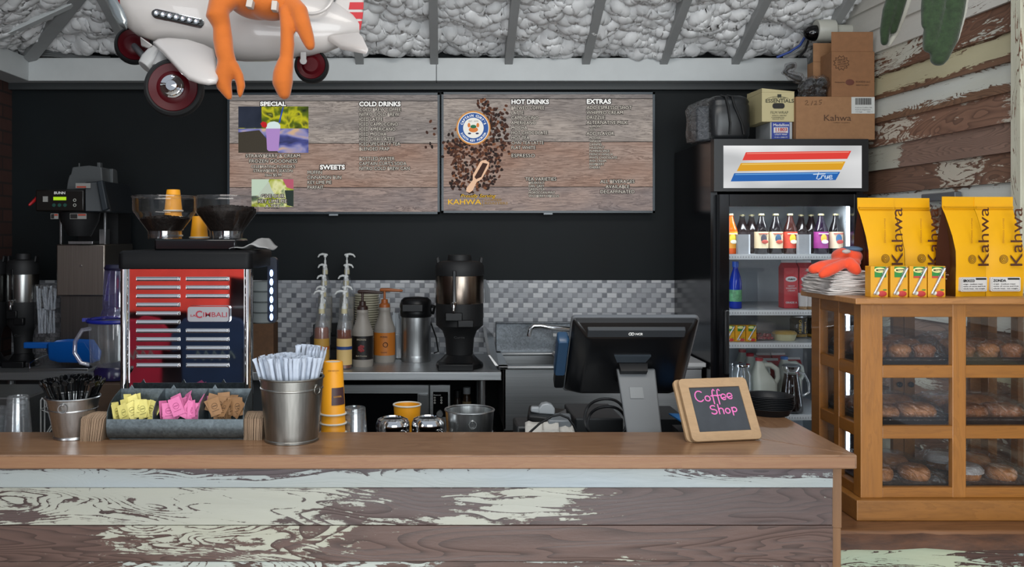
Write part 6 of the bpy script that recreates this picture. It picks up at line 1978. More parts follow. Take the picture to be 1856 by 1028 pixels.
MBS = MB(); mats = []
a = pic('picture_pie', 456, 532, 325, 375, [(.3, '4a5a2c'), (.45, 'a0a83c'), (.55, 'd8d8a0'), (.68, '6a7f5c'), (.8, '2c3a30')], 16, t1, 0, (1, 1, 1), 8)
MBS.m = 0; mats.append(a[1]); MBS.add(a[0].v, a[0].f)
flat([(456, 325), (488, 325), (478, 352), (456, 356)], .0006, emis('pic_sky', 'b9cbb6', 1))
flat([(470, 350), (487, 329), (493, 345), (500, 356), (466, 358)], .0010, emis('pic_wedge', 'b4bfae', 1))
flat([(512, 325), (532, 325), (532, 343), (520, 340)], .0008, emis('pic_pink', 'b0566a', 1))
flat([(516, 345), (532, 345), (532, 375), (520, 372)], .0008, emis('pic_dark', '23302a', 1))
part('pie_picture', MBS, mats, s1, smooth=False)
st(t1, 'GIVE OUR\nKEY LIME PIE\nA TRY', 494, 358.5, 6.2, 52, align='CENTER', gap=9.3)
# beans, scoop and round emblem on the right screen
def beans(parent, inside, n, box, seed, name):
    rnd = random.Random(seed); mb = MB(); c = 0
    while c < n:
        x, y = rnd.uniform(box[0], box[1]), rnd.uniform(box[2], box[3])
        if not inside(x, y): continue
        c += 1
        a, r1, r2 = rnd.uniform(0, PI), rnd.uniform(2.7, 3.8), rnd.uniform(1.9, 2.6)
        pts = []
        for k in range(10):
            th = 2 * PI * k / 10
            u, v = r1 * math.cos(th), r2 * math.sin(th)
            pts.append(P(x + u * math.cos(a) - v * math.sin(a), y + u * math.sin(a) + v * math.cos(a), TD - .0004 - c * .0000035))
        mb.add(pts, [tuple(range(10))], rnd.choice((0, 0, 1, 1, 2, 2, 3)))
        q = [P(x + u * math.cos(a) - v * math.sin(a), y + u * math.sin(a) + v * math.cos(a), TD - .0008 - c * .0000035) for u, v in ((-r1 * .8, -.25), (r1 * .8, -.25), (r1 * .8, .25), (-r1 * .8, .25))]
        mb.add(q, [(0, 1, 2, 3)], 2)
    o = part(name, mb, SB, parent, smooth=False)
    return o
el = lambda x, y, cx, cy, rx, ry: ((x - cx) / rx) ** 2 + ((y - cy) / ry) ** 2 < 1
beans(s2, lambda x, y: not el(x, y, 858, 232, 27, 27) and (el(x, y, 892, 243, 30, 48) or el(x, y, 864, 303, 46, 40) or el(x, y, 836, 268, 30, 20) or el(x, y, 850, 335, 42, 14) or el(x, y, 876, 193, 14, 14)), 560, (800, 930, 180, 352), 5, 'coffee_bean_print')
beans(s2, lambda x, y: True, 16, (802, 832, 228, 300), 6, 'stray_bean_print')
beans(s2, lambda x, y: el(x, y, 918, 235, 8, 60), 9, (905, 928, 190, 290), 9, 'stray_bean_print')
beans(s1, lambda x, y: True, 8, (768, 793, 202, 272), 3, 'stray_bean_print')
def disc(mb, cx, cy, r, dz, m, seg=40): mb.add([P(cx + r * math.cos(2 * PI * i / seg), cy + r * math.sin(2 * PI * i / seg), TD - dz) for i in range(seg)], [tuple(range(seg))], m)
mb = MB()
for r, dz, m in ((31, .0040, 0), (28.4, .0044, 1), (27.2, .0048, 2), (18.6, .0052, 1)): disc(mb, 858, 232, r, dz, m)
for i, (cx, cy, rx, ry, m) in enumerate(((858, 235, 8.5, 5, 3), (850, 227, 2.6, 4.2, 3), (866, 227, 2.6, 4.2, 3), (858, 229.5, 5.5, 3.2, 4), (851, 242, 3, 1.6, 5), (865, 242, 3, 1.6, 5))):
    mb.add([P(cx + rx * math.cos(2 * PI * k / 20), cy + ry * math.sin(2 * PI * k / 20), TD - .0056 - i * .0002) for k in range(20)], [tuple(range(20))], m)
part('round_emblem', mb, [emis('emb_wood', 'c98a45', 1), emis('emb_white', 'e6e4dc', 1), emis('emb_blue', '2f5596', 1), emis('emb_orange', 'cf7a3a', 1), emis('emb_green', '1f6a44', 1), emis('emb_navy', '2a2a4a', 1)], s2, smooth=False)
def ringtext(body, cx, cy, r, a0, a1, cap, parent, key, flip=False):
    n = len(body)
    for i, ch in enumerate(body):
        if ch == ' ': continue
        a = math.radians(a0 + (a1 - a0) * i / (n - 1))
        x, y = cx + r * math.cos(a), cy - r * math.sin(a)
        ang = (a - PI / 2) if not flip else (a + PI / 2)
        o = text(ch, (X(x, TD), TD - .0068, Z(y, TD)), S(cap, TD), TXTW, parent, align='CENTER', rot=(PI / 2, -ang, 0), bold=.03)
        o['mk'] = key
ringtext("CAPTAIN CURT'S", 858, 232, 20.2, 160, 20, 4.1, t2, 'ring1')
ringtext('SIESTA KEY FLORIDA', 858, 232, 25.0, 206, 334, 3.6, t2, 'ring2', True)
text('EST. 1979', (X(858, TD), TD - .0066, Z(221.5, TD)), S(2.6, TD), emis('screen_ink', '2a2420', 1), t2, w=S(17, TD), align='CENTER')
mb = MB()
sc_p = [(873, 291), (880, 290), (887, 295), (885, 304), (873, 325), (864, 330), (857, 345), (851, 349.5), (845, 347), (845.5, 341), (857, 326), (857, 317), (870, 294)]
mb.add([P(x, y, TD - .0042) for x, y in sc_p], [tuple(range(len(sc_p)))], 0)
mb.add([P(x, y, TD - .0046) for x, y in ((875, 295), (884, 297), (872, 321), (863, 325), (860, 321))], [(0, 1, 2, 3, 4)], 1)
part('scoop_print', mb, [emis('scoop_wood', 'e0b898', 1), emis('scoop_dark', '3a1e10', 1)], s2, smooth=False)
o = text('Proudly Serving', (X(834, TD), TD - .005, Z(358, TD)), S(6, TD), SGOLD, t2, w=S(64, TD), outline=TXTK, og=.05); 
for q in FIT[-1:]: pass
o.data.shear = .35
text('KAHWA', (X(811, TD), TD - .005, Z(370.5, TD)), S(9, TD), SGOLD, t2, w=S(60, TD), bold=.01)
text('|', (X(873, TD), TD - .005, Z(371, TD)), S(9, TD), emis('screen_brown', '8a6a30', 1), t2)
text('COFFEE\nROASTERS', (X(878, TD), TD - .005, Z(364.5, TD)), S(4, TD), emis('screen_brown', '8a6a30', 1), t2, w=S(42, TD), gap=1.05, bold=.02)

# ------------------------------------------------------------------ things on top of the fridge
def label_text(t, body, px, py, d, cap, w=None, mat=INK, bold=0.0, align='LEFT', gap=1.0, rot=None): return text(body, (X(px, d), d - .0015, Z(py, d)), S(cap, d), mat, t, w=S(w, d) if w else None, align=align, bold=bold, gap=gap, rot=rot or (PI / 2, 0, 0))
d = 4.03
t = thing('cardboard_box', 'wide closed brown box with a white barcode sticker lying on the fridge', 'box', (X(1515, d), d + .1, FZ), 'cardboard boxes on the fridge')
mb = MB(); mb.box(X(1443, d), X(1586, d), d, d + .205, FZ, Z(175, d)); bxp = part('box', mb, CARD, t, bevel=.003, smooth=False)
mb = MB(); mb.box(X(1543, d), X(1585, d), d - .0015, d, Z(206, d), Z(176, d)); sk = part('barcode_label', mb, M('sticker_white', 'b9bab6', .6), t)
mb = MB(); rnd = random.Random(1)
xx = 1550.0
while xx < 1578:
    w = rnd.choice((.5, .9, 1.3)); mb.box(X(xx, d), X(xx + w, d), d - .0022, d - .0014, Z(190, d), Z(178, d)); xx += w + rnd.choice((.5, .8))
part('barcode', mb, INK, sk)
label_text(t, 'Kahwa Coffee 5lb\nKahwa Espresso\n12 bags       Qty 1', 1550, 196, d, 2.0, 30, gap=1.35)
label_text(t, 'Kahwa', 1492, 219, d, 11, 49, M('box_ink', '4a2f1c', .7)); label_text(t, 'coffee roasters', 1510, 223, d, 1.6, 30, M('box_ink', '4a2f1c', .7))
mbp = MB()
def pen(pts): mbp.tube([(X(x, d), d - .001, Z(y, d)) for x, y in pts], .0012, 5)
pen([(1459, 184), (1463, 182), (1464, 185), (1459, 190), (1466, 190)]); pen([(1470, 191), (1473, 183)]); pen([(1476, 184), (1480, 183), (1479, 187), (1475, 190), (1481, 189)]); pen([(1490, 181), (1485, 182), (1485, 185), (1489, 186), (1487, 189), (1484, 189)])
part('pen_marks', mbp, M('box_ink', '4a2f1c', .7), bxp)
zt_ = Z(175, d)
t = thing('cardboard_box', 'tall brown box with a star burst print standing on the wide box', 'box', (X(1547, d), d + .06, zt_), 'cardboard boxes on the fridge')
mb = MB(); mb.box(X(1508, d), X(1586, d), d + .004, d + .12, zt_, Z(93, d)); mb.box(X(1508, d), X(1584, d), d + .006, d + .010, Z(93, d), Z(57, d)); bxp = part('box', mb, M('cardboard_dark', '80593a', .8, var=.08, vs=40), t, bevel=.002, smooth=False)
mb = MB(); c = (1525, 114)
pts = [P(c[0] + (14.5 if k % 2 else 11) * math.cos(2 * PI * k / 24), c[1] + (13.5 if k % 2 else 10) * math.sin(2 * PI * k / 24), d + .003) for k in range(24)]
mb.tube(pts, .0016, 5, closed=True); part('star_burst', mb, M('box_ink', '4a2f1c', .7), bxp)
label_text(t, 'FREEZE\nOR USE\nWITHIN\n7 DAYS', 1525, 109.5, d + .004, 2.6, 16, M('box_ink', '4a2f1c', .7), align='CENTER', gap=1.1, rot=(PI / 2, -.12, 0))
mb = MB(); mb.ell((X(1541, d), d + .003, Z(149, d)), S(8, d), .001, S(5.5, d), 20, 8); part('oval_print', mb, M('box_ink2', '5a2e20', .7), bxp)
label_text(t, 'FOODS LLC', 1551, 150, d + .004, 3.4, 26, M('box_ink', '4a2f1c', .7)); label_text(t, 'SIESTA KEY', 1551, 155.5, d + .004, 2.2, 24, M('box_ink', '4a2f1c', .7)); label_text(t, 'Manufactured for', 1513, 150, d + .004, 1.8, 18, M('box_ink', '4a2f1c', .7))
t = thing('cardboard_box', 'brown box half hidden behind the tall box with its flap raised', 'box', (X(1510, 4.16), 4.19, zt_), 'cardboard boxes on the fridge')
d2 = 4.16
mb = MB(); mb.box(X(1474, d2), X(1560, d2), d2, d2 + .07, zt_, Z(112, d2)); mb.box(X(1474, d2), X(1560, d2), d2, d2 + .005, Z(112, d2), Z(78, d2)); part('box', mb, CARD, t, bevel=.002, smooth=False)
# wrapped machine part
t = thing('wrapped_bundle', 'bundle of metal parts in shiny clear wrapping on top of the wide box', 'wrapped bundle', (X(1475, 4.09), 4.09, zt_))
for kk in (0, 1):
    mb = MB(); rnd = random.Random(12); g = .007 * kk
    for i in range(9):
        mb.ell((X(rnd.uniform(1456, 1488), 4.09), 4.085 + rnd.uniform(-.02, .02), zt_ + .040 + rnd.uniform(0, .035)), rnd.uniform(.026, .036) + g, .026 + g, rnd.uniform(.018, .030) + g, 14, 10)
    mb.rtube([(X(1447, 4.09), 4.085, zt_ + .09), (X(1432, 4.09), 4.085, zt_ + .105), (X(1421, 4.09), 4.085, zt_ + .12), (X(1428, 4.09), 4.085, zt_ + .145), (X(1436, 4.09), 4.085, zt_ + .15)], [.016 + g, .011 + g, .009 + g, .011 + g, .013 + g])
    mb.box(X(1450, 4.09), X(1495, 4.09), 4.07, 4.11, zt_ + .001, zt_ + .02)
    if kk == 0: part('metal_core', mb, M('wrapped_metal', '2c2e30', .3, .7, var=.5, vs=60), t, remesh=.005)
    else:
        o = part('clear_wrap', mb, film('wrap_film'), t, remesh=.006, smooth_it=2)
        tx = bpy.data.textures.new('crumple', 'VORONOI'); tx.noise_scale = .03
        dm = o.modifiers.new('crumple', 'DISPLACE'); dm.texture = tx; dm.strength = .014; dm.mid_level = .3
# film wrap and foil cartons
FWC = M('carton_yellow', 'b5aa80', .6)
d = 4.055; zt_ = FZ
d1 = 4.06
t = thing('foil_carton', 'small blue and white wrap carton under the pale yellow film carton', 'carton', (X(1416, d1), d1 + .09, FZ))
zm = Z(221, d1)
mb = MB(); mb.box(X(1396, d1), X(1436, d1), d1, d1 + .19, FZ, zm); fc_ = part('carton', mb, M('carton_pale', '9a9ea0', .5), t, bevel=.002, smooth=False)
mb = MB(); mb.box(X(1398.5, d1), X(1431, d1), d1 - .001, d1, FZ + .001, zm - .001); part('blue_panel', mb, M('panel_blue', '23388a', .5), fc_)
mb = MB(); mb.box(X(1402, d1), X(1428, d1), d1 - .0018, d1 - .0008, Z(241, d1), Z(231, d1)); part('white_panel', mb, M('panel_white', 'c4c6c8', .5), fc_)
label_text(t, 'Medallion', 1401, 229, d1 - .0005, 5, 28, WHITEI); label_text(t, '11803', 1404, 237.5, d1 - .001, 5.5, 21, M('red_print', 'b02a2a', .5), bold=.03); label_text(t, 'STANDARD', 1405, 240.6, d1 - .001, 2, 19, M('red_print', 'b02a2a', .5)); label_text(t, 'UTILITY WRAP', 1404, 245, d1 - .0005, 2.4, 22, WHITEI); label_text(t, '12 IN x 2000 FT\nSLIDE CUTTER', 1403, 250, d1 - .0005, 2, 24, WHITEI, gap=1.4)
t = thing('film_carton', 'pale yellow film wrap carton with an oval finger hole on the blue carton', 'carton', (X(1410, d), d + .1, zm))
mb = MB(); mb.box(X(1381, d), X(1440, d), d, d + .20, zm, Z(167, d)); fc_ = part('carton', mb, FWC, t, bevel=.002, smooth=False)
mb = MB(); mb.hexa([(X(1381, d), d, Z(167, d)), (X(1440, d), d, Z(167, d)), (X(1440, d), d + .2, Z(167, d)), (X(1381, d), d + .2, Z(167, d)), (X(1381, d), d, Z(160, d)), (X(1440, d), d, Z(166, d)), (X(1440, d), d + .2, Z(166, d)), (X(1381, d), d + .2, Z(158, d))]); part('lid_flap', mb, FWC, t, smooth=False)
mb = MB(); mb.prism([(x, z) for x, z in rrect(X(1400, d), X(1422, d), Z(197, d), Z(187, d), .011)], d - .001, d); part('finger_hole', mb, INK, fc_)
DI = M('dark_green_ink', '26281a', .6)
label_text(t, "ESSENTIALS", 1387, 186, d, 6.5, 51, DI, bold=.01); label_text(t, 'DAILY CHEF', 1400, 179, d, 2.4, 24, DI); label_text(t, 'FILM WRAP', 1396, 206.5, d, 5, 32, M('grey_ink', '5a5a40', .6)); label_text(t, '18 INCH x 2000 FEET', 1399, 210.5, d, 1.8, 26, DI); label_text(t, 'COMMERCIAL\nGRADE FILM', 1410, 213.6, d, 1.6, 24, DI, align='CENTER', gap=1.3)
mb = MB(); mb.tube([P(1391 + 38 * i / 8, 178.5 - 4 * math.sin(PI * i / 8), d - .0006) for i in range(9)], .0008, 5); mb.box(X(1409, d), X(1416, d), d - .0012, d, Z(176.5, d), Z(171, d)); part('crest', mb, DI, fc_)
# bagged black appliance
d = 4.07
t = thing('bagged_appliance', 'black lidded appliance in a clear bag at the left end of the fridge top', 'appliance', (X(1320, d), d + .12, FZ))
mb = MB(); c = Vector(((X(1290, d) + X(1366, d)) / 2, d + .12, 0)); rx, ry = (X(1366, d) - X(1290, d)) / 2, .11
rings = []
for z, k in ((0, .86), (.006, .92), (.03, 1), (.12, 1.03), (.165, 1.0), (.175, .96), (.185, .99), (.205, .9), (.215, .7)):
    rings.append([Vector((c.x + rx * k * math.copysign(abs(math.cos(a)) ** .45, math.cos(a)), c.y + ry * k * math.copysign(abs(math.sin(a)) ** .45, math.sin(a)), FZ + z)) for a in [2 * PI * i / 32 + .02 for i in range(32)]])
mb.loft(rings); part('body', mb, M('appliance_black', '17191b', .32), t, ang=60)
for i, (xa, xb) in enumerate(((1316, 1324), (1328, 1345))):
    mb = MB(); mb.tube([(X(xa - 4, d), d + .05, FZ + .216), (X(xa, d), d + .008, FZ + .205), (X(xa + 4, d), d + .002, FZ + .16), (X(xb, d), d + .001, FZ + .08), (X(xb + (4 if i else -1), d), d + .003, FZ + .03)], .0045, 8); part('cord', mb, M('cord_black', '0c0d0e', .4), t)
mb = MB(); rnd = random.Random(2)
rings = []
for z, a, b_ in ((.002, 1258, 1306), (.04, 1255, 1302), (.10, 1254, 1302), (.15, 1254, 1298), (.175, 1260, 1300), (.20, 1280, 1306)):
    x0, x1 = X(a, d), X(b_, d); cx = (x0 + x1) / 2; w = (x1 - x0) / 2
    rings.append([Vector((cx + w * math.cos(q) * (1 + .12 * math.sin(5 * q + z * 30)), d + .09 + .08 * math.sin(q) * (1 + .12 * math.sin(4 * q)), FZ + z)) for q in [2 * PI * i / 36 for i in range(36)]])
mb.loft(rings); part('bag', mb, film('bag_film2'), t, ang=80)
mb = MB(); mb.box(X(1268, d), X(1296, d), d + .05, d + .15, FZ + .001, FZ + .17); part('jug', mb, M('appliance_slate', '30353a', .35), t, bevel=.012)

# security camera and loose cables in the corner
d = 4.3
t = thing('security_camera', 'white security camera with a black dome in the roof corner', 'camera', (X(1490, d), d, Z(56, d)))
RX = Matrix.Rotation(PI / 2, 3, 'Y')
mb = MB(); mb.lathe([(S(19, d), 0), (S(20, d), .004), (S(20, d), .085), (S(17, d), .092), (.03, .094), (.03, .20)], 0, 0, 0, 36, mat=RX); mb.xf(Matrix.Translation((X(1478, d), d, Z(56, d)))); part('body', mb, M('camera_white', 'b0b0a6', .4), t)
mb = MB(); mb.ell((X(1476, d), d, Z(60, d)), S(20, d), S(15, d), S(14.5, d), 24, 14); part('dome', mb, M('dome_black', '060608', .05), t)
for i, (pts, c, lab) in enumerate((([(1462, 62), (1450, 82), (1432, 94), (1408, 104)], '1f3f8c', 'blue cable dropping from the security camera'), ([(1464, 66), (1452, 87), (1438, 97), (1420, 104)], '8f9293', 'grey cable dropping from the security camera'), ([(1466, 70), (1460, 90), (1448, 104)], '1a1c1e', 'black cable dropping from the security camera'), ([(1478, 36), (1490, 31), (1505, 27), (1524, 25)], '1f4fa0', 'blue cable above the security camera'))):
    mb = MB(); mb.tube([P(x, y, 4.36 + .03 * k + .02 * i) for k, (x, y) in enumerate(pts)], .006, 8)
    single('loose_cable', mb, M('cable_' + c, c, .45), lab, 'cable', group='loose cables in the roof corner')
for k, w_ in enumerate(('top', 'middle', 'bottom')):
    mb = MB(); mb.tube([P(40, 93 + 3 * k, 4.62), P(80, 92 + 4 * k, 4.60), P(140, 101 + 2 * k, 4.63), P(200, 104 + 1 * k, 4.65)], .006, 8)
    single('conduit', mb, M('conduit_grey', '7f8283', .4, .6), '%s of three grey armoured cables lying on the white beam at the left corner' % w_, 'conduit', group='armoured cables on the beam')

# ------------------------------------------------------------------ toy plane hanging from the roof
PLW = M('plane_white', 'bdb8b4', .28, coat=.4)
PL = thing('toy_plane', 'white pedal plane with red wheels hanging from the rafters', 'toy plane', tuple(P(420, 60, 3.1)))
d = 3.1
def ering(px, cy, rh, dep, n=28, dd=d, e=.9):
    return [Vector((X(px, dd), dd + dep * S(rh, dd) * math.copysign(abs(math.cos(a)) ** e, math.cos(a)), Z(cy, dd) + S(rh, dd) * math.copysign(abs(math.sin(a)) ** e, math.sin(a)))) for a in [2 * PI * i / n + .001 for i in range(n)]]
SEC = [(222, -4, 44), (232, -1, 52), (250, 5, 60), (280, 8, 67), (320, 12, 74), (360, 17, 80), (400, 22, 84), (440, 26, 85), (480, 31, 80), (520, 36, 71), (560, 42, 60), (590, 45, 50), (615, 47, 38), (640, 50, 24), (652, 51, 12)]
mb = MB(); mb.loft([ering(x, c, r, .62) for x, c, r in SEC])
part('fuselage', mb, PLW, PL, ang=50)
mb = MB(); mb.loft([ering(208, -12, 18, .62), ering(212, -9, 30, .62), ering(220, -5, 42, .62), ering(228, -3, 49.5, .62), ering(229, -3, 46, .62)])
part('nose_cowl', mb, M('plane_red', 'a5121a', .25, coat=.4), PL)
mb = MB(); rg = []
for t_, w in ((0, 5), (.25, 9), (.55, 11), (.8, 9), (.95, 4), (1, 1.5)):
    x = 196 + 33 * t_; y = -14 + 67 * t_
    rg.append([P(x - w * .9, y + w * .4, 3.0 - .02 * t_), P(x, y - 1, 2.99 - .02 * t_), P(x + w * .9, y - w * .4, 3.0 - .02 * t_), P(x, y + 1, 3.012 - .02 * t_)])
mb.loft(rg)
rg = []
for t_, w in ((0, 5), (.25, 9), (.55, 11), (.8, 9), (1, 1.5)):
    x = 196 - 30 * t_; y = -14 - 67 * t_
    rg.append([P(x - w * .9, y + w * .4, 3.0), P(x, y - 1, 2.99), P(x + w * .9, y - w * .4, 3.0), P(x, y + 1, 3.012)])
mb.loft(rg)
part('propeller', mb, M('prop_grey', '8d9394', .22, .7), PL, ang=60)
mb = MB(); mb.ell(P(200, -14, 3.05), .03, .03, .03); part('spinner', mb, CHROME, PL)
# exhaust trim on the near side
def side_pt(px, py, off=.004):
    for (x0, c0, r0), (x1, c1, r1) in zip(SEC, SEC[1:]):
        if x0 <= px <= x1:
            t = (px - x0) / (x1 - x0); c, r = c0 + (c1 - c0) * t, r0 + (r1 - r0) * t
            q = max(0, 1 - ((py - c) / r) ** 2)
            dd = d - .62 * S(r, d) * q ** .5 - off
            return Vector((X(px, d), dd, Z(py, d)))
    return Vector((X(px, d), d - .05, Z(py, d)))
A, B = (289, 34), (383, 55)
mb = MB(); n = 12
for rr, off, mi in ((8.5, .004, 0), (6.0, .010, 1)):
    ring = []
    ux, uy = (B[0] - A[0]), (B[1] - A[1]); L = math.hypot(ux, uy); ux /= L; uy /= L
    pts = []
    for k in range(9):
        a = PI / 2 + PI * k / 8; pts.append((A[0] + rr + 0 + rr * (math.cos(a) * ux - math.sin(a) * uy) - rr * 0, A[1] + rr * (math.cos(a) * uy + math.sin(a) * ux) + 1.5))
    for k in range(9):
        a = -PI / 2 + PI * k / 8; pts.append((B[0] - rr + rr * (math.cos(a) * ux - math.sin(a) * uy), B[1] + rr * (math.cos(a) * uy + math.sin(a) * ux) - 1.5))
    mb.m = mi; mb.slab([side_pt(x, y, off) for x, y in pts], (0, .012, 0))
tr_ = part('exhaust_trim', mb, [CHROME, M('trim_dark', '4a4c4d', .25, .9)], PL, bevel=.0015, smooth=False)
mb = MB()
for k in range(7):
    t = .12 + .76 * k / 6; px, py = A[0] + (B[0] - A[0]) * t, A[1] + (B[1] - A[1]) * t
    mb.lathe([(.0085, 0), (.0085, .012), (.006, .012), (.006, .002)], 0, 0, 0, 16, mat=Matrix.Rotation(PI / 2, 3, 'X'))
    n0 = len(mb.v) - 64
    p = side_pt(px, py, .010)
    for i in range(n0, len(mb.v)): mb.v[i] = mb.v[i] + p
part('exhaust_pipes', mb, CHROME, tr_)
# wing stub reaching toward the camera
def wing(outline, ytop, ybot, d0, d1, th, name, mat=PLW):
    pts = [P(x, y, d0 + (d1 - d0) * (y - ytop) / (ybot - ytop)) for x, y in outline]
    nn_ = (pts[len(pts) // 3] - pts[0]).cross(pts[2 * len(pts) // 3] - pts[0]).normalized()
    if nn_.y > 0: nn_ = -nn_
    cen = sum(pts, Vector()) / len(pts)
    mb = MB()
    rings = [[cen + (p - cen) * k + nn_ * o for p in pts] for k, o in ((.90, -th), (.98, -th * .6), (1.0, 0), (.98, th * .6), (.88, th))]
    mb.loft(rings)
    return part(name, mb, mat, PL, ang=70)
wing([(277, 79), (286, 73), (305, 71), (340, 74), (372, 84), (388, 92), (391, 105), (394, 125), (396, 143), (392, 150), (378, 152), (360, 149), (343, 143), (328, 131), (313, 115), (297, 97)], 72, 152, 2.93, 2.72, .012, 'wing')
mb = MB(); mb.hexa([P(254, 66, 3.0), P(277, 82, 2.94), P(277, 82, 3.1), P(254, 66, 3.14), P(256, 84, 3.0), P(268, 88, 2.96), P(268, 88, 3.1), P(256, 84, 3.14)]); part('gear_cover', mb, PLW, PL, bevel=.004)
mb = MB(); mb.tube([P(288, 92, 2.98), P(272, 112, 2.97), P(262, 122, 2.96)], [.030, .034, .026], 14); mb.tube([P(300, 92, 2.96), P(290, 124, 2.94)], [.02, .028], 12); part('gear_strut', mb, M('plane_grey_white', 'a5a4a2', .35), PL, bevel=.002)
TIRE = M('plane_tyre', '121314', .6); REDW = M('wheel_red', '44040c', .36, spec=.2)
def wheel(px, py, dd, r, yaw, tilt, hub=True, front=True):
    c = P(px, py, dd); R = S(r, dd)
    Mx = (Matrix.Rotation(yaw, 3, 'Z') @ Matrix.Rotation(tilt, 3, 'Y')) @ Matrix.Rotation(PI / 2, 3, 'X')
    Mt = Matrix.Translation(c) @ Mx.to_4x4()
    mb = MB(); mb.lathe([(R * .80, .024), (R * .88, .03), (R * .96, .024), (R, .008), (R, -.008), (R * .96, -.024), (R * .88, -.03), (R * .8, -.024), (R * .8, .024)], 0, 0, 0, 56, cap=False); mb.xf(Mt); w_ = part('wheel', mb, TIRE, PL)
    mb = MB(); mb.lathe([(R * .86, .020), (R * .80, .028), (R * .55, .022), (R * .40, .030), (R * .0005, .030)], 0, 0, 0, 48, cap=False); mb.lathe([(R * .86, -.020), (R * .80, -.028), (R * .5, -.02), (.0005, -.02)], 0, 0, 0, 48, cap=False); mb.xf(Mt); part('red_disc', mb, REDW, w_)
    if hub:
        mb = MB(); mb.lathe([(R * .40, .028), (R * .39, .040), (R * .33, .043), (R * .32, .052), (R * .2, .056), (R * .17, .060), (.0005, .061)], 0, 0, 0, 40, cap=False)
        mb.xf(Mt); part('hub_cap', mb, CHROME, w_)
wheel(316, 160, 2.90, 53, .12, .0)
wheel(243, 83, 3.30, 34, .35, .0, False)
wheel(565, 120, 3.12, 31, .05, .0, False)
mb = MB(); mb.tube([P(316, 160, 2.93), P(285, 130, 3.05), P(243, 83, 3.28)], .012, 10); part('axle', mb, M('gear_grey', '6c6e70', .4, .6), PL)
mb = MB(); mb.box(X(546, 3.07), X(556, 3.07), 3.055, 3.062, Z(116, 3.07), Z(96, 3.07)); mb.lathe([(.012, 0), (.012, .006)], 0, 0, 0, 16, mat=Matrix.Rotation(PI / 2, 3, 'X'))
for i in range(len(mb.v) - 32, len(mb.v)): mb.v[i] = mb.v[i] + Vector((X(551, 3.07), 3.06, Z(112, 3.07)))
part('tail_bracket', mb, M('plane_grey_white', 'a5a4a2', .35), PL)
fin = [(588, 20), (605, 5), (617, -15), (626, -30), (660, -32), (659, 0), (657, 30), (655, 46), (651, 55), (640, 58)]
mb = MB(); mb.slab([P(x, y, d - .012) for x, y in fin], (0, .024, 0)); part('tail_fin', mb, PLW, PL, bevel=.006)
mb = MB()
for q in ([(634, 4), (659, 4), (658.5, 17), (632, 17)], [(631, 22), (658, 22), (657, 34), (629, 34)], [(629, 40), (656.5, 38), (653, 54), (640, 55), (637, 47)]): mb.slab([P(x, y, d - .0135) for x, y in q], (0, .003, 0))
part('fin_stripes', mb, M('stripe_red', 'b3141f', .3), PL, smooth=False)
mb = MB(); s_ = [P(594, 70, 3.05), P(600, 68, 3.04), P(650, 62, 2.99), P(658, 70, 2.96), P(667, 90, 2.92), P(664, 95, 2.92), P(640, 90, 2.95), P(618, 86, 3.0)]
cen = sum(s_, Vector()) / len(s_)
mb.loft([[cen + (p - cen) * k + Vector((0, -.3, .95)).normalized() * o for p in s_] for k, o in ((.94, -.008), (1, -.004), (1, .004), (.94, .008))]); part('tailplane', mb, PLW, PL, ang=60)
mb = MB(); mb.torus(P(566, -6, 3.03), .07, .006, 36, 8, Matrix.Rotation(1.2, 3, 'X')); part('cockpit_rim', mb, PLW, PL)
for px, y in ((320, 3.0), (520, 3.1)):
    mb = MB(); a = P(px, -20, y); mb.tube([a, Vector((a.x, 3.45, 2.56 + SL * (4.6 - 3.45) + .12))], .003, 6)
    part('hanging_wire', mb, M('wire_steel', '8a8c8d', .4, .8), PL)

# orange plush crab slung over the plane
def plush(name, label, tubes, ells, col, extra=None, vox=.006):
    t = thing(name, label, 'plush toy', tuple(tubes[0][0][0]) if tubes else tuple(ells[0][0]))
    mb = MB()
    for pts, rs in tubes: mb.rtube(pts, rs, 14)
    for c, rx, ry, rz in ells: mb.ell(c, rx, ry, rz, 20, 14)
    part('body', mb, M(name + '_fabric_' + col, col, .85, var=.07, vs=14, bmp=.5, sheen=.3), t, remesh=vox, smooth_it=3)
    return t
dc = 2.80
q = lambda pts: [P(x, y, z) for x, y, z in pts]
s = lambda n: S(n, dc)
tubes = [
    (q([(420, -6, 2.80), (398, 10, 2.78), (394, 28, 2.77), (402, 44, 2.78)]), [s(20), s(22), s(21), s(17)]),
    (q([(402, 44, 2.78), (404, 72, 2.78), (407, 95, 2.77), (412, 112, 2.77)]), [s(16), s(18), s(17), s(16)]),
    (q([(410, 116, 2.77), (405, 138, 2.77), (406, 156, 2.77), (415, 175, 2.77)]), [s(16), s(16), s(14), s(7)]),
    (q([(420, 120, 2.77), (433, 138, 2.77), (437, 156, 2.77), (435, 172, 2.77)]), [s(13), s(9), s(8), s(5)]),
    (q([(515, 20, 2.78), (520, 50, 2.77), (521, 80, 2.77), (519, 110, 2.77)]), [s(10), s(12), s(13), s(13)]),
    (q([(518, 112, 2.77), (513, 132, 2.77), (512, 150, 2.77), (515, 168, 2.77)]), [s(15), s(18), s(19), s(13)]),
    (q([(528, 8, 2.80), (542, 22, 2.78), (549, 45, 2.77), (556, 65, 2.77), (562, 82, 2.77)]), [s(18), s(17), s(15), s(13), s(10)]),
]
ells = [(P(470, -8, 2.86), s(62), .10, s(44)), (P(492, 10, 2.83), s(44), .07, s(27))]
CR = plush('plush_crab', 'big orange plush crab slung over the toy plane, claws dangling', tubes, ells, 'b95f12')
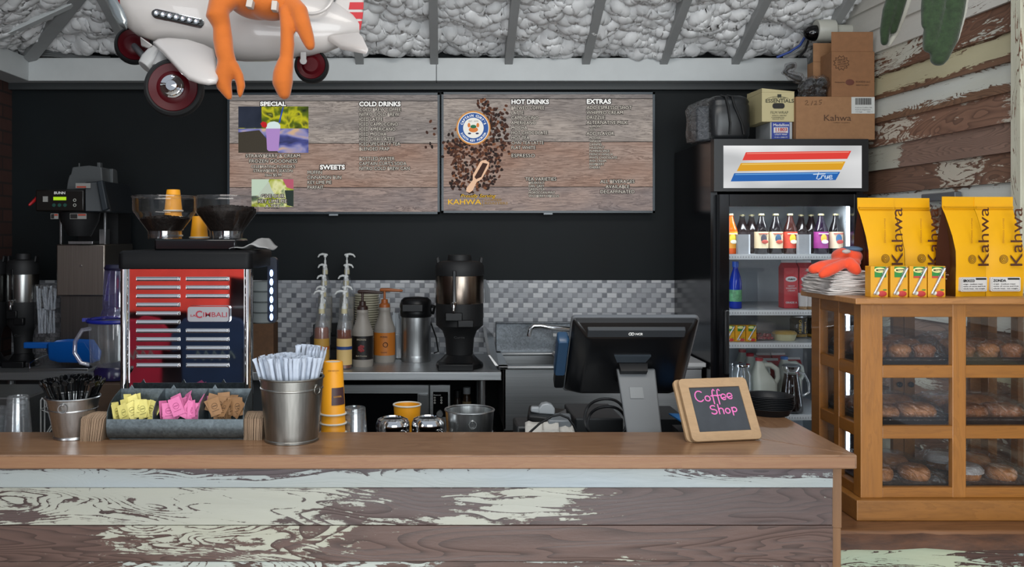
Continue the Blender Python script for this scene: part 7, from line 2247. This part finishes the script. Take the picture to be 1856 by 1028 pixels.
for x, y, w, h, r in ((452, 6, 11, 14, .2), (497, 10, 10, 17, .1)):
    mb = MB(); c = P(x, y, 2.745); mb.box(-S(w / 2, dc), S(w / 2, dc), -.004, .03, -S(h / 2, dc), S(h / 2, dc)); mb.xf(Matrix.Translation(c) @ Matrix.Rotation(r, 4, 'Y')); part('white_patch', mb, M('patch_white', 'b9b1a8', .8), CR, bevel=.002)

# green plush limbs hanging by the boarded wall
def limbs(label, lobes, whites, d):
    t = thing('plush_tail', label, 'plush toy', tuple(P(lobes[0][0][0][0], 0, d)), 'green plush toys')
    mb = MB()
    for pts, rs in lobes: mb.rtube([P(x, y, d) for x, y in pts], [S(r, d) for r in rs], 14)
    part('limbs', mb, M('green_plush', '23361c', .9, var=.35, vs=60, bmp=.8, sheen=.25), t, remesh=.006, smooth_it=2)
    mb = MB()
    for pts, rs in whites: mb.rtube([P(x, y, d + .02) for x, y in pts], [S(r, d) for r in rs], 12)
    part('white_underside', mb, M('white_plush', 'b8b7ac', .9, bmp=.6, sheen=.3), t, remesh=.006, smooth_it=2)
    p = P(lobes[0][0][0][0], lobes[0][0][0][1], d)
    mb = MB(); mb.tube([p, Vector((p.x, p.y, 3.3))], .004, 6); part('cord', mb, M('cord_grey', '6a6a66', .8), t)
limbs('smaller green plush tail hanging left, by the tall box', [([(1622, -20), (1612, 20), (1604, 55), (1603, 76)], [10, 12, 9, 7]), ([(1638, -20), (1627, 20), (1619, 55)], [11, 10, 7])], [([(1650, -20), (1634, 25), (1622, 60), (1611, 82)], [9, 9, 7, 4])], 3.3)
limbs('larger green plush tail of three lobes hanging against the boards', [([(1682, -20), (1681, 15), (1678, 44)], [10, 11, 8]), ([(1704, -20), (1696, 25), (1688, 62), (1684, 85)], [12, 14, 14, 11]), ([(1736, -20), (1728, 25), (1716, 70), (1702, 104)], [17, 18, 19, 16])], [([(1748, -20), (1741, 25), (1729, 70), (1714, 100)], [10, 10, 9, 6])], 2.95)

# ------------------------------------------------------------------ pastry cabinet
CW = wood('cabinet_oak', '9c6628', '87551c', 1.1, .4, 'X', .45, .1, '4d2e10', coat=.15)
CWZ = wood('cabinet_oak_upright', 'a36c2e', '8e5a20', 1.1, .4, 'Z', .45, .1, '53320f', coat=.15, off=2)
CWY = wood('cabinet_oak_side', '8a5618', '774810', 1.1, .4, 'Y', .4, .1, '40240a', coat=.15, off=4)
CWT = wood('cabinet_top', 'b07c48', '9a6835', 1.1, .38, 'X', .5, .1, '5a3713', coat=.2, off=6)
PC = thing('pastry_cabinet', 'glazed wooden pastry cabinet standing on the live-edge slab', 'cabinet', (1.52, 2.78, .79))
cx0, cx1, cy0, cy1 = 1.227, 1.809, 2.60, 2.95
zT = 1.4414
mb = MB(); mb.box(1.205, 1.835, 2.578, 2.968, .79, .851); part('base', mb, wood('cabinet_base', '98662f', '835522', 1.1, .4, 'X', .5, .1, '53320f', coat=.15, off=8), PC, bevel=.003, smooth=False)
mb = MB(); mb.box(1.2005, 1.84, 2.575, 2.975, 1.4235, zT); part('top', mb, CWT, PC, bevel=.003, smooth=False)
d = cy0
zz = [Z(p, d) for p in (552.5, 575, 663, 685.5, 773, 796, 884.6, 906)]
zz[0] = 1.4235; zz[-1] = .851
# uprights
post_w = X(1600, d) - cx0
def up(name, x0, x1, y0, y1, mat=CWZ):
    mb = MB(); mb.box(x0, x1, y0, y1, zz[-1], zz[0]); part(name, mb, mat, PC, bevel=.002, smooth=False)
up('post', cx0, cx0 + post_w, cy0, cy0 + .046)
up('mullion', X(1727, d), X(1752, d), cy0 + .002, cy0 + .024)
up('post', cx1 - post_w, cx1, cy0, cy0 + .046)
up('post', cx0, cx0 + .03, 2.887, cy1, CWY); up('post', cx1 - .03, cx1, 2.887, cy1, CWY)
for x in (cx0 + .002, cx1 - .022): up('mullion', x, x + .02, 2.75, 2.785, CWY)
for i in (0, 2, 4, 6):
    mb = MB(); mb.box(cx0 + post_w, cx1 - post_w, cy0 + .003, cy0 + .023, zz[i + 1], zz[i]); part('front_rail', mb, CW, PC, bevel=.002, smooth=False)
    for x in (cx0 + .003, cx1 - .023):
        mb = MB(); mb.box(x, x + .02, cy0 + .046, 2.887, zz[i + 1], zz[i]); part('side_rail', mb, CWY, PC, bevel=.002, smooth=False)
# panes
PG = thin('cabinet_glass', (.96, .97, .97, 1), .035, .01, 0, 'ffffff', .35)
mb = MB(); mb.box(cx0 + post_w - .003, cx1 - post_w + .003, cy0 + .012, cy0 + .015, zz[-1], zz[0]); part('front_pane', mb, PG, PC, smooth=False)
for x in (cx0 + .011, cx1 - .014):
    mb = MB(); mb.box(x, x + .003, cy0 + .044, 2.89, zz[-1], zz[0]); part('side_pane', mb, PG, PC, smooth=False)
# rear doors
for k, (x0, x1) in enumerate(((cx0 + .03, 1.523), (1.525, cx1 - .03))):
    mb = MB()
    for a, b_ in ((x0, x0 + .035), (x1 - .035, x1)): mb.box(a, b_, 2.925, 2.945, zz[-1] + .004, zz[0] - .004)
    for i in (0, 2, 4, 6): mb.box(x0 + .035, x1 - .035, 2.927, 2.943, zz[i + 1] + .004, zz[i] - .004)
    dr_ = part('rear_door', mb, CWY, PC, bevel=.001, smooth=False)
    mb = MB(); mb.box(x0 + .033, x1 - .033, 2.934, 2.936, zz[-1] + .004, zz[0] - .004); part('pane', mb, PG, dr_, smooth=False)
    mb = MB(); xx = x1 - .018 if k == 0 else x0 + .018
    mb.lathe([(.006, 0), (.009, .008), (.009, .012), (.004, .016)], 0, 0, 0, 14, mat=Matrix.Rotation(PI / 2, 3, 'X')); mb.xf(Matrix.Translation((xx, 2.925, Z(696, 2.93)))); part('knob', mb, BLACK, dr_)
SZ = [zz[2] - .004, zz[4] - .004, zz[6] - .004]
for z in SZ:
    mb = MB(); mb.box(cx0 + .026, cx1 - .026, cy0 + .025, 2.92, z - .014, z); part('inner_shelf', mb, CW, PC, smooth=False)

# trays of pastry under cling film
BRN = [M('crust_a', '95592f', .55, var=.35, vs=55, bmp=.8), M('crust_b', 'b3733f', .55, var=.3, vs=60, bmp=.8), M('crust_dark', '4a2a1c', .5, var=.4, vs=60, bmp=.8)]
ICE = M('icing', 'c3bfbb', .3, var=.08, vs=30)
FLM = film('cling_film')
TRAY = M('tray_black', '101216', .3)
rnd = random.Random(31)
names = ['top', 'middle', 'bottom']
for lvl in range(3):
    for sd in range(2):
        x0, x1 = ((cx0 + .032, 1.512), (1.530, cx1 - .032))[sd]
        y0, y1 = cy0 + .032, 2.915
        z = SZ[lvl]
        where = '%s cabinet shelf, %s side' % (names[lvl], ('left', 'right')[sd])
        mb = MB()
        ring = lambda g, zz_: [Vector((x, y, zz_)) for x, y in ((x0 + g, y0 + g), (x1 - g, y0 + g), (x1 - g, y1 - g), (x0 + g, y1 - g))]
        th = .024 if lvl < 2 else .008
        mb.loft([ring(.012, z), ring(.003, z + th * .8), ring(.0, z + th), ring(.004, z + th), ring(.014, z + .004)])
        single('pastry_tray', mb, TRAY, 'black tray of pastries on the %s' % where, 'tray', group='pastry trays', ang=60)
        zt_ = z + .005
        kind, lab, cols, rows = (('muffin', 'brown domed muffin', 3, 3), ('loaf_cake', 'long crusty loaf cake', 2, 2), ('cinnamon_roll', 'flat glazed bun', 2, 2))[lvl]
        hmax = 0
        for r in range(rows):
            for c in range(cols):
                w, l = (x1 - x0 - .028) / cols, (y1 - y0 - .028) / rows
                cx, cy = x0 + .014 + w * (c + .5), y0 + .014 + l * (r + .5)
                mt = rnd.choice(BRN[:2]) if lvl < 2 else BRN[1]
                mb = MB()
                if lvl == 0:
                    R = min(w, l) * .46; hh = .052 + .012 * rnd.random() + (.02 if r == 2 and c < 2 and sd == 0 else 0)
                    mb.lathe([(R * .70, 0), (R * .85, hh * .5), (R * 1.0, hh * .62), (R * .92, hh * .82), (R * .55, hh * .97), (.0005, hh)], cx, cy, zt_, 24)
                elif lvl == 1:
                    hh = .045 + .008 * rnd.random()
                    mb.loft([[Vector((cx - w * .46 + w * .92 * t, cy + l * .42 * k * math.cos(a), zt_ + hh * .5 + hh * .5 * k * math.sin(a))) for a in [2 * PI * q_ / 20 for q_ in range(20)]] for t, k in ((0, .5), (.06, .85), (.2, 1), (.8, 1), (.94, .85), (1, .5))])
                    for i in range(len(mb.v)): mb.v[i].z = max(mb.v[i].z, zt_)
                else:
                    hh = .036 + .006 * rnd.random(); R = min(w, l) * .46
                    mb.lathe([(R * .9, 0), (R, hh * .3), (R * .98, hh * .65), (R * .75, hh * .95), (R * .3, hh), (.0005, hh * .96)], cx, cy, zt_, 28)
                    for i in range(len(mb.v)): mb.v[i].x = cx + (mb.v[i].x - cx) * min(1.25, w / l * .95)
                hmax = max(hmax, hh)
                rowlab = ('front', 'middle', 'back')[r] if rows == 3 else ('front', 'back')[r]
                collab = ('left', 'middle', 'right')[c] if cols == 3 else ('left', 'right')[c]
                if lvl == 2 and sd == 1 and c == 0:
                    t = thing('iced_bun', 'white-iced bun, %s row left, on the %s' % (rowlab, where), 'pastry', (cx, cy, zt_), 'pastries on the %s' % where)
                    part('bun', mb, BRN[1], t)
                    m2 = MB(); R2 = R * 1.0
                    m2.lathe([(R2 * 1.02, hh * .5), (R2 * 1.02, hh * .7), (R2 * .78, hh * 1.03), (R2 * .3, hh * 1.1), (.0005, hh * 1.1)], cx, cy, zt_, 28, cap=False); part('icing', m2, ICE, t)
                else:
                    single(kind, mb, mt, '%s, %s row %s, on the %s' % (lab, rowlab, collab, where), 'pastry', group='pastries on the %s' % where, ang=60)
        # film over the lot
        mb = MB(); nx_, ny_ = 26, 18; vs = []
        for j in range(ny_):
            for i in range(nx_):
                u, v = i / (nx_ - 1), j / (ny_ - 1)
                ed = min(u, 1 - u, v, 1 - v)
                top = z + th + .004 + (hmax + .012 - th) * min(1, ed / .16) ** .6
                top += .005 * noise.noise(Vector((u * 9 + lvl * 7, v * 7 + sd * 5, 0))) * (1 if ed > .02 else 0)
                vs.append((x0 + .001 + (x1 - x0 - .002) * u, y0 + .001 + (y1 - y0 - .002) * v, top if ed > 0 else z + th * .6))
        mb.add(vs, [(j * nx_ + i, j * nx_ + i + 1, (j + 1) * nx_ + i + 1, (j + 1) * nx_ + i) for j in range(ny_ - 1) for i in range(nx_ - 1)])
        single('cling_film', mb, FLM, 'crinkled cling film over the tray on the %s' % where, 'cling film', group='cling film over the trays', ang=80)

# ------------------------------------------------------------------ on top of the cabinet
# napkins
rnd = random.Random(17)
nap = None
NM = M('napkin_grey', 'c6c0bb', .9, var=.05, vs=50)
for i in range(20):
    z = zT + .0038 * i
    mb = MB(); nx_, ny_ = 14, 12; ph = rnd.uniform(0, 6)
    jx, jy = rnd.uniform(-.004, .004), rnd.uniform(-.004, .004)
    vs = []
    for j in range(ny_):
        for k in range(nx_):
            u, v = k / (nx_ - 1), j / (ny_ - 1)
            ins = .020 * (i / 19)
            x = 1.182 + ins + (.135 - ins) * u + jx; y = 2.712 + (.215) * v + jy
            w = .0011 * math.sin(u * 9 + ph) * (1 if v < .1 or u < .1 else .4) + .0008 * math.sin(v * 14 + ph)
            vs.append((x + .003 * math.sin(v * 11 + ph), y + .003 * math.sin(u * 8 + ph), z + .0013 + (w if i else abs(w) * .3)))
    mb.add(vs, [(j * nx_ + k, j * nx_ + k + 1, (j + 1) * nx_ + k + 1, (j + 1) * nx_ + k) for j in range(ny_ - 1) for k in range(nx_ - 1)])
    single('napkin', mb, NM, 'pale paper napkin in the pile at the left end of the cabinet top', 'napkin', group='pile of napkins', solid=.0034, ang=60)
zN = zT + .0038 * 20 + .002
d = 2.78
q = lambda pts: [P(x, y, z) for x, y, z in pts]
s = lambda n: S(n, 2.76)
tubes = [(q([(1522, 476, 2.76), (1505, 480, 2.74), (1488, 484, 2.72), (1474, 488, 2.71)]), [s(8), s(10), s(11), s(9)]),
         (q([(1528, 478, 2.72), (1512, 486, 2.70), (1498, 493, 2.69), (1490, 498, 2.685)]), [s(9), s(10), s(10), s(7)]),
         (q([(1540, 476, 2.72), (1548, 486, 2.70), (1552, 490, 2.70)]), [s(10), s(11), s(9)])]
ells = [(P(1535, 465, 2.80), s(27), .05, s(17)), (P(1532, 476, 2.78), s(26), .05, s(12))]
t = plush('plush_crab', 'small orange plush crab with a blue cap lying on the napkins', tubes, ells, 'd8431a', vox=.004)
mb = MB(); mb.ell(P(1543, 452, 2.80), s(19), .045, s(6), 20, 10); mb.xf(Matrix.Identity(4)); part('blue_cap', mb, M('cap_denim', '4a5f78', .8), t)
mb = MB(); mb.ell(P(1534, 456, 2.745), s(8), .008, s(4), 14, 8); part('eye_patch', mb, M('patch_grey', 'a9a29c', .8), t)

# coffee bags
BAGY, BAGB = M('bag_yellow', 'd99e07', .36, var=.04, vs=9, bmp=.25), M('bag_brown', '3a1d12', .3)
BINK = M('bag_ink', '47230f', .45)
def bag(label, x, y, rz, lean, sign, w=.118, dep=.075, h=.303):
    t = thing('coffee_bag', label, 'coffee bag', (0, 0, 0), 'yellow coffee bags')
    mb = MB(); rings = []
    fs = [0, .02, .15, .3, .45, .6, .72, .82, .875, .89, 1.0]
    for f in fs:
        k = 1 if f < .5 else max(0.03, 1 - ((f - .5) / .39) ** 1.15) if f < .89 else .03
        dd = dep / 2 * k * (1 + .10 * math.sin(PI * min(f / .6, 1)))
        ww = w / 2 * (1 + .03 * (f > .85)) * (.97 if f < .03 else 1)
        z = h * f
        back = dep / 2 * (1 - k) * .35
        cr = dep * .20 * k * (f > .03)
        rings.append([Vector((-ww, -dd + back, z)), Vector((-ww * .5, -dd + back - .004 * k * math.sin(PI * f), z)), Vector((0, -dd + back - .006 * k * math.sin(PI * f), z)), Vector((ww * .5, -dd + back - .004 * k * math.sin(PI * f), z)), Vector((ww, -dd + back, z)), Vector((ww - cr, back, z)), Vector((ww, dd + back, z)), Vector((0, dd + back + .003, z)), Vector((-ww, dd + back, z)), Vector((-ww + cr, back, z))])
    k = 10
    n0 = mb.add([p for r in rings for p in r], [])
    for a in range(len(rings) - 1):
        for i in range(k):
            j = (i + 1) % k
            side = i in (4, 5, 8, 9) and fs[a] < .88
            mb.add([], [(a * k + i, a * k + j, (a + 1) * k + j, (a + 1) * k + i)], 1 if side else 0)
            # faces index from the start of this mesh
            mb.f[-1] = (a * k + i, a * k + j, (a + 1) * k + j, (a + 1) * k + i)
    mb.f += [tuple(range(k - 1, -1, -1)), tuple((len(rings) - 1) * k + i for i in range(k))]; mb.mi += [1, 0]
    bd_ = part('bag', mb, [BAGY, BAGB], t, ang=28)
    for zf in (.885, .90):
        m2 = MB(); m2.box(-w / 2, w / 2, -.0042 + dep / 2 * .97 * .35 - .004, dep / 2 * .34, h * zf - .0012, h * zf + .0012); part('seal_ridge', m2, BAGY, t)
    fy = -dep / 2 * 1.08 - .0062
    text('Kahwa', (w * .40, fy - .0035, .087), .037, BINK, t, w=.176, rot=(PI / 2, -PI / 2, 0))
    text('ESPRESSO COFFEE', (-w * .04, fy + .002, .16), .0045, M('bag_ink_soft', 'a36a10', .5), t, w=.075, rot=(PI / 2, -PI / 2, 0))
    for r in (.0125, .0085, .004):
        m2 = MB(); m2.torus((-.008, fy - .0008, .112), r, .0007, 28, 5, Matrix.Rotation(PI / 2, 3, 'X')); part('swirl_logo', m2, BINK, t)
    if sign:
        m2 = MB(); m2.prism(rrect(-w * .42, w * .36, .015, .058, .004), fy - .0025, fy + .012); sg = part('label', m2, M('bag_label', 'c4c2be', .6), t)
        m2 = MB(); m2.prism(rrect(-w * .39, w * .33, .0175, .0555, .003), fy - .0029, fy - .0024); m2.prism(rrect(-w * .385, w * .325, .018, .055, .003), fy - .0032, fy - .0026, 1); m2.box(w * .02, w * .33, fy - .0036, fy - .003, .050, .055, 0); part('label_border', m2, [INK, M('bag_label', 'c4c2be', .6)], sg)
        text(sign, (-w * .36, fy - .004, .044), .0075, INK, t, w=.040, bold=.03)
        text('origin  medium roast\nnotes of cocoa and fruit\nwhole bean  net weight', (-w * .36, fy - .004, .036), .0032, INK, t, w=.078, gap=1.5)
    text('KAHWA\nESPRESSO\nWHOLE BEAN\nCOFFEE\nROASTERS', (-w / 2 + .0015, .018, .075), .0034, M('brown_soft_ink', 'b9a08c', .6), t, w=.028, rot=(PI / 2, 0, -PI / 2), gap=1.3)
    t.location = (x, y, zT)
    t.rotation_euler = (lean, 0, rz)
    return t
bag('leftmost yellow coffee bag, its brown gusset beside the napkins', X(1599, 2.745), 2.765, .12, -.02, None)
bag('second yellow coffee bag from the left, wrinkled, behind the juice boxes', X(1666, 2.76), 2.785, .10, -.02, None)
bag('yellow coffee bag with a white label reading sirocco', X(1746, 2.70), 2.705, .20, 0, 'SIROCCO')
bag('yellow coffee bag with a white label reading zonda, rightmost', X(1811, 2.70), 2.715, .03, 0, 'ZONDA')
for i, (px, fl, lab) in enumerate(((1594, JG, 'leftmost wrapped juice box in front of the coffee bags'), (1630, JG, 'second wrapped juice box from the left on the cabinet top'), (1664.5, JR, 'third wrapped juice box from the left on the cabinet top'), (1698, JR, 'rightmost wrapped juice box, beside the sirocco bag'))):
    juice('juice_box', lab, X(px, 2.625), 2.625, zT, .052, .0925, .036, 'juice boxes on the cabinet', flav=fl)
# grey strip fixture on the boarded wall
mb = MB(); mb.box(-.03, 0, -.11, .11, -.016, .016)
o = single('wall_fixture', mb, M('fixture_grey', '55585b', .4), 'dark grey strip fixed to the boarded wall above the coffee bags', 'fixture', bevel=.004, smooth=False)
yw = 3.55
o.location = (WX + (4 - yw) * .056 - .028, yw, Z(357, yw) - .016); o.rotation_euler = (0, 0, .056)

# ------------------------------------------------------------------ shirts on a rack beside the camera, mirrored in the chrome panel
CLR = [('red tee shirt with pale lettering hanging above the others, mirrored in the chrome panel', 'e8453a', -2.16, -1.26, 1.14, 1.50, -.60, 'top'), ('crimson tee shirt hanging on the left, mirrored low in the chrome panel', 'a01230', -2.24, -1.76, .55, 1.12, -.62, 'l'), ('navy tee shirt hanging on the right, mirrored low in the chrome panel', '0f2748', -1.75, -1.22, .55, 1.12, -.58, 'r')]
RK_ = thing('clothes_rack', 'chrome clothes rack of shirts mirrored in the espresso machine', 'rack', (-1.7, -.6, 0))
for x in (-2.35, -1.1):
    mb = MB(); mb.lathe([(.014, .02), (.014, 1.56)], x, -.64, 0, 14); part('upright', mb, CHROME, RK_)
    mb = MB(); mb.box(x - .03, x + .03, -.85, -.4, 0, .02); part('foot', mb, CHROME, RK_)
mb = MB(); mb.box(-2.37, -1.08, -.72, -.70, .3, 1.6); part('reflection_board', mb, M('reflection_board_dark', '2a1a22', .7), RK_)  # unseen dark board, added to darken the chrome panel's reflection around the shirts
for z in (1.545, 1.165):
    mb = MB(); mb.tube([(-2.35, -.64, z), (-1.1, -.64, z)], .010, 10); part('rail', mb, CHROME, RK_)
for lab, col, x0, x1, z0, z1, y, k in CLR:
    w = x1 - x0; c = (x0 + x1) / 2; h = z1 - z0
    t = thing('tee_shirt', lab, 'tee shirt', (c, y, z0), 'hanging tee shirts')
    mb = MB()
    ol = [(x0 + w * .14, z0), (x1 - w * .14, z0), (x1 - w * .13, z0 + h * .62), (x1 - w * .02, z0 + h * .58), (x1, z0 + h * .78), (x1 - w * .16, z0 + h * .96), (c + w * .14, z1), (c + w * .06, z1 - h * .05), (c - w * .06, z1 - h * .05), (c - w * .14, z1), (x0 + w * .16, z0 + h * .96), (x0, z0 + h * .78), (x0 + w * .02, z0 + h * .58), (x0 + w * .13, z0 + h * .62)]
    mb.prism(ol, y - .02, y + .02); part('cloth', mb, M('shirt_' + col, col, .85, var=.15, vs=6), t, bevel=.01)
    if k != 'top':
        m2 = MB(); 
        for i in range(5): m2.tube([(c - w * .2 + w * .1 * i, y + .022, z0 + h * .5), (c - w * .17 + w * .1 * i, y + .022, z0 + h * .6), (c - w * .12 + w * .1 * i, y + .022, z0 + h * .52)], .006, 6)
        part('chest_print', m2, M('shirt_print_' + k, '6c7a78', .8), t)
    m2 = MB(); m2.tube([(c - w * .14, y, z1 - .01), (c, y - .01, z1 + .012), (c, -.64, (1.545 if k == 'top' else 1.165) + .012)], .003, 6); part('hanger', m2, CHROME, t)

# ------------------------------------------------------------------ writing becomes mesh, fitted to its width
bpy.context.view_layer.update()
_dg = bpy.context.evaluated_depsgraph_get()
_w = {}
for o, w in FIT: _w[o.name] = w
_grp = {}
for o in [o for o in bpy.data.objects if o.type == 'FONT']:
    _grp.setdefault((o.parent.name, o.get('mk', o.name)), []).append(o)
for (pn, key), obs in _grp.items():
    vs, fs, mi, mats = [], [], [], []
    obs.sort(key=lambda o: o.get('ol', 0))
    sx = 1.0
    for o in obs:
        me = bpy.data.meshes.new_from_object(o.evaluated_get(_dg))
        if not len(me.vertices): continue
        if not o.get('ol', 0) and o.name in _w:
            xs_ = [v.co.x for v in me.vertices]
            sx = _w[o.name] / max(max(xs_) - min(xs_), 1e-5)
        Mx = Matrix.Translation(o.location) @ o.rotation_euler.to_matrix().to_4x4() @ Matrix.Diagonal((sx, o.scale[1], 1, 1))
        mt = o.data.materials[0]
        if mt not in mats: mats.append(mt)
        k = mats.index(mt); n = len(vs)
        vs += [tuple(Mx @ v.co) for v in me.vertices]
        fs += [tuple(i + n for i in p.vertices) for p in me.polygons]
        mi += [k] * len(me.polygons)
        bpy.data.meshes.remove(me)
    if not vs: continue
    me = bpy.data.meshes.new('lettering')
    me.from_pydata(vs, [], fs)
    for mt in mats: me.materials.append(mt)
    me.polygons.foreach_set('material_index', mi)
    me.update()
    par = obs[0].parent
    q = bpy.data.objects.new('lettering', me)
    COL.objects.link(q)
    q.parent = par
    for o in obs: bpy.data.objects.remove(o)
